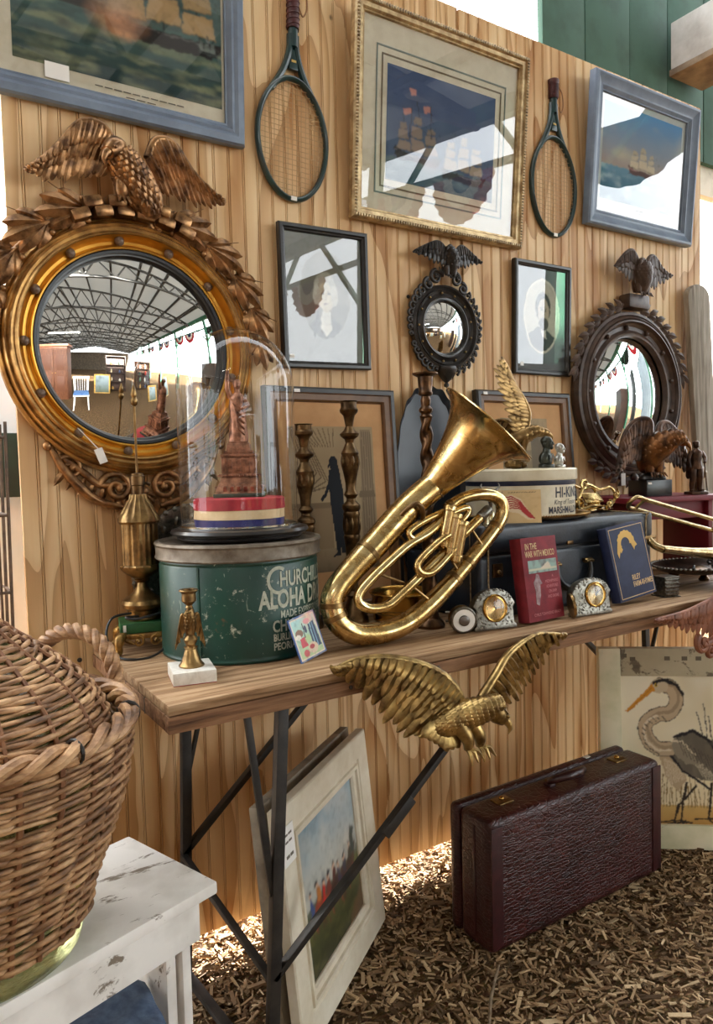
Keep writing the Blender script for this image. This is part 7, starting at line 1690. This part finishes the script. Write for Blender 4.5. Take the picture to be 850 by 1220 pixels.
def bench_and_demijohn():
    # white bench: right end corner rectangle on the plan
    th = math.atan2(.119, .362)          # long axis direction
    t = thing('white_bench', 'white painted wooden bench with scuffed top carrying the wicker demijohn', 'bench', (.451, -.472, 0), (0, 0, th))
    L, Dp, Hh = 1.05, .272, .45           # local: x from -L to 0, y from 0 (front) to Dp
    MB().box((-L/2, Dp/2, Hh-.011), (L, Dp, .022)).build('top', BENCH_WHITE, t, bevel=.004)
    MB().box((-L/2, .030, Hh-.062), (L-.05, .018, .080)).build('front_apron', BENCH_WHITE, t, bevel=.002)
    MB().box((-L/2, Dp-.030, Hh-.062), (L-.05, .018, .080)).build('rear_apron', BENCH_WHITE, t, bevel=.002)
    for x in (-.075, -L+.075):
        MB().box((x, Dp/2, (Hh-.022)/2+.002), (.020, Dp-.082, Hh-.024)).build('end_panel', BENCH_WHITE, t, bevel=.002)
    for x, y in ((-.05, .045), (-.05, Dp-.045)): MB().box((x, y, .18), (.018, .03, .36)).build('corner_leg', BENCH_WHITE, t, bevel=.002)
    cx, cy = .072, -.443
    c = thing('demijohn', 'big green glass demijohn cased in brown wicker with loop handles on the white bench', 'demijohn', (cx, cy, Hh+.001))
    gl = _nt('green_bottle_glass'); m, nt, n, l, b = gl
    b.inputs['Base Color'].default_value = _c(s2l(176, 180, 130)); b.inputs['Roughness'].default_value = .08; b.inputs['Transmission Weight'].default_value = .75; b.inputs['IOR'].default_value = 1.3
    bump(n, l, b, nz(n, l, coords(n, l, 'obj', (1, 1, 3)), 14, 3), .5, .01)
    MB().lathe([(0, .0), (.140, .0), (.152, .006), (.156, .020), (.160, .045), (.170, .09), (.178, .16), (.184, .25), (.186, .32), (.165, .38), (.120, .43), (.070, .47), (.036, .50), (.027, .53), (.025, .60), (.033, .605), (.033, .62), (.024, .622)], 48).build('glass', m, c, angle=50)
    wk = _nt('wicker_willow'); wm, nt, n, l, b = wk
    f = nz(n, l, coords(n, l, 'obj', (1, 1, 3)), 16, 5, .65); g = nz(n, l, coords(n, l, 'obj'), 90, 3)
    cc = ramp(n, l, f, [(.30, s2l(74, 50, 32)), (.46, s2l(136, 98, 64)), (.60, s2l(184, 144, 102)), (.8, s2l(206, 174, 132))])
    l.new(mixc(n, l, .4, cc, ramp(n, l, g, [(.3, (.34,)*3), (.7, (.66,)*3)]), 'OVERLAY'), b.inputs['Base Color']); b.inputs['Roughness'].default_value = .55; bump(n, l, b, g, .3, .001)
    dkw = pm('dark_willow', s2l(96, 62, 40), s2l(136, 92, 58), 30, .6)
    def rad(z): return lerp_list([.163, .172, .187, .203, .217, .228, .236, .238], min(1, max(0, (z-.05)/.29)))
    NS = 26
    # stakes
    for k in range(NS):
        a = 2*PI*(k+.3)/NS
        if not (-2.9 < ((a+PI) % (2*PI))-PI < 1.6): continue
        MB().tube([(rad(z)*math.cos(a), rad(z)*math.sin(a), z) for z in np.linspace(.045, .355, 9).tolist()], .0048, 6).build('stake', dkw, c)
    def weave(z0, z1, rows, rf, amp, sr, seg, slope=.0, seed=1, stakes=NS):
        mb = MB(); rs = random.Random(seed)
        for i in range(rows):
            zz = z0+(z1-z0)*i/(rows-1); ph = PI*(i % 2); jit = rs.uniform(0, 6.28); rr = sr*rs.uniform(.72, 1.12); pts = []
            wobz = rs.uniform(.0008, .0032)
            for s in range(seg):
                a = 2*PI*s/seg; z = zz+wobz*math.sin(3*a+jit)+wobz*.8*math.sin(7*a+jit*2)+slope*math.sin(stakes*.5*a+ph)
                r = rf(z)+amp*math.sin(stakes*.5*a+ph); pts.append((r*math.cos(a), r*math.sin(a), z))
            mb.tube(pts, rr, 5, closed=True)
        return mb
    o = weave(.050, .335, 40, rad, .0068, .0044, 156, .0042).build('woven_body', wm, c, angle=80); o['kind'] = 'stuff'
    def shoulder(z): return lerp_list([.208, .200, .188, .168, .142, .112, .080, .052, .040], min(1, max(0, (z-.335)/.195)))
    o = weave(.345, .525, 30, shoulder, .0045, .0042, 130, .002, 5).build('woven_shoulder', wm, c, angle=80); o['kind'] = 'stuff'
    for k in range(18):
        a = 2*PI*k/18
        if not (-2.9 < ((a+PI) % (2*PI))-PI < 1.6): continue
        MB().tube([((shoulder(z)+.003)*math.cos(a), (shoulder(z)+.003)*math.sin(a), z) for z in np.linspace(.34, .53, 9).tolist()], .0036, 6).build('shoulder_stake', dkw, c)
    # plaited rim: three intertwined rods
    for q in range(3):
        pts = []
        for s in range(150):
            a = 2*PI*s/150; p = 11*a+q*2*PI/3
            pts.append(((.238+.010*math.cos(p))*math.cos(a), (.238+.010*math.cos(p))*math.sin(a), .350+.011*math.sin(p)))
        MB().tube(pts, .0082, 7, closed=True).build('rim_rod', wm, c)
    # loop handles of twisted rods
    for hc, base in ((R(38), 0), (R(218), 1)):
        tang = V((-math.sin(hc), math.cos(hc), 0)); rdl = V((math.cos(hc), math.sin(hc), 0))
        for q in range(3):
            pts = []
            for s in range(41):
                u = s/40; a = PI*u; p = 5*2*PI*u+q*2*PI/3
                ctr = rdl*(.236+.012*math.sin(a))+tang*(.095*math.cos(a))+V((0, 0, .330+.112*math.sin(a)**.8 if 0 < u < 1 else .330))
                nrm = (tang*math.cos(a)+V((0, 0, math.sin(a)))).normalized()
                ctr = ctr+rdl*(.0085*math.cos(p))+nrm*(.0085*math.sin(p)); pts.append(tuple(ctr))
            MB().tube(pts, .0072, 7).build('handle_rod', wm, c)
    for a in (-.35, -1.05): MB().tube([((.238+.016*math.cos(b2))*math.cos(a), (.238+.016*math.cos(b2))*math.sin(a), .350+.016*math.sin(b2)) for b2 in np.linspace(0, 2*PI, 14).tolist()], .003, 6).build('wire_binding', BLACK_STEEL, c)
    bl = thing('blue_cloth', 'folded blue-grey cloth on a low box under the white bench', 'cloth', (.235, -.468, .225))
    mb = MB(); N = 18; vs_ = []
    for j in range(N+1):
        for i in range(N+1): vs_.append(((i/N-.5)*.20, (j/N-.5)*.13, .06+.004*math.sin(i*.9)*math.cos(j*.7)-.10*max(0, abs(i/N-.5)-.38)))
    mb.add(vs_, [(j*(N+1)+i, j*(N+1)+i+1, (j+1)*(N+1)+i+1, (j+1)*(N+1)+i) for j in range(N) for i in range(N)])
    o = mb.build('fabric', pm('blue_denim', s2l(96, 116, 142), s2l(70, 88, 116), 60, .85, 0, .3, 300), bl); o.modifiers.new('t', 'SOLIDIFY').thickness = .05
bench_and_demijohn()
def low_box():
    t = thing('low_crate', 'low dark wooden crate on the ground under the white bench', 'crate', (.235, -.468, .018), (0, 0, R(18)))
    m = pm('dark_crate_wood', s2l(84, 66, 50), s2l(60, 46, 34), 12, .8)
    for k in range(3):
        for s in (-1, 1):
            MB().box((0, s*.058, .034+k*.066), (.19, .010, .058)).build('slat', m, t, bevel=.002); MB().box((s*.09, 0, .034+k*.066), (.010, .104, .058)).build('slat', m, t, bevel=.002)
    MB().box((0, 0, .204), (.19, .126, .008)).build('lid', m, t, bevel=.002)
low_box()
def wire_rack():
    t = thing('wire_rack', 'rusty wire display rack past the left end of the panel wall', 'rack', (.10, -.02, 0))
    m = pm('rusty_wire', s2l(110, 88, 70), s2l(70, 58, 50), 40, .5, .6)
    for x, y in ((-.15, -.10), (.088, -.10), (.066, .12), (-.15, .12), (.088, -.02)):
        MB().tube([(x-.012, y, 0), (x+(.004 if x > 0 else -.004), y, 1.28)], .0032, 7).build('upright', m, t)
    for z in (.3, .55, .80, .95, 1.10, 1.25):
        MB().tube([(-.15, -.10, z), (.088, -.10, z), (.088, -.02, z), (.066, .12, z), (-.15, .12, z)], .003, 6, closed=True).build('hoop', m, t)
    for k in range(5): MB().tube([(-.11+.045*k, -.10, .05), (-.11+.045*k, -.10, 1.25)], .0026, 6).build('rod', m, t)
    b = thing('small_tin_cup', 'small dull brass cup hung inside the wire rack', 'cup', (.072, -.10, 1.02))
    MB().lathe([(.020, 0), (.026, .03), (.028, .075), (.030, .078), (.026, .075), (.018, .003)], 20).build('cup_body', DARK_BRASS, b, angle=40)
wire_rack()
bpy.context.view_layer.update()
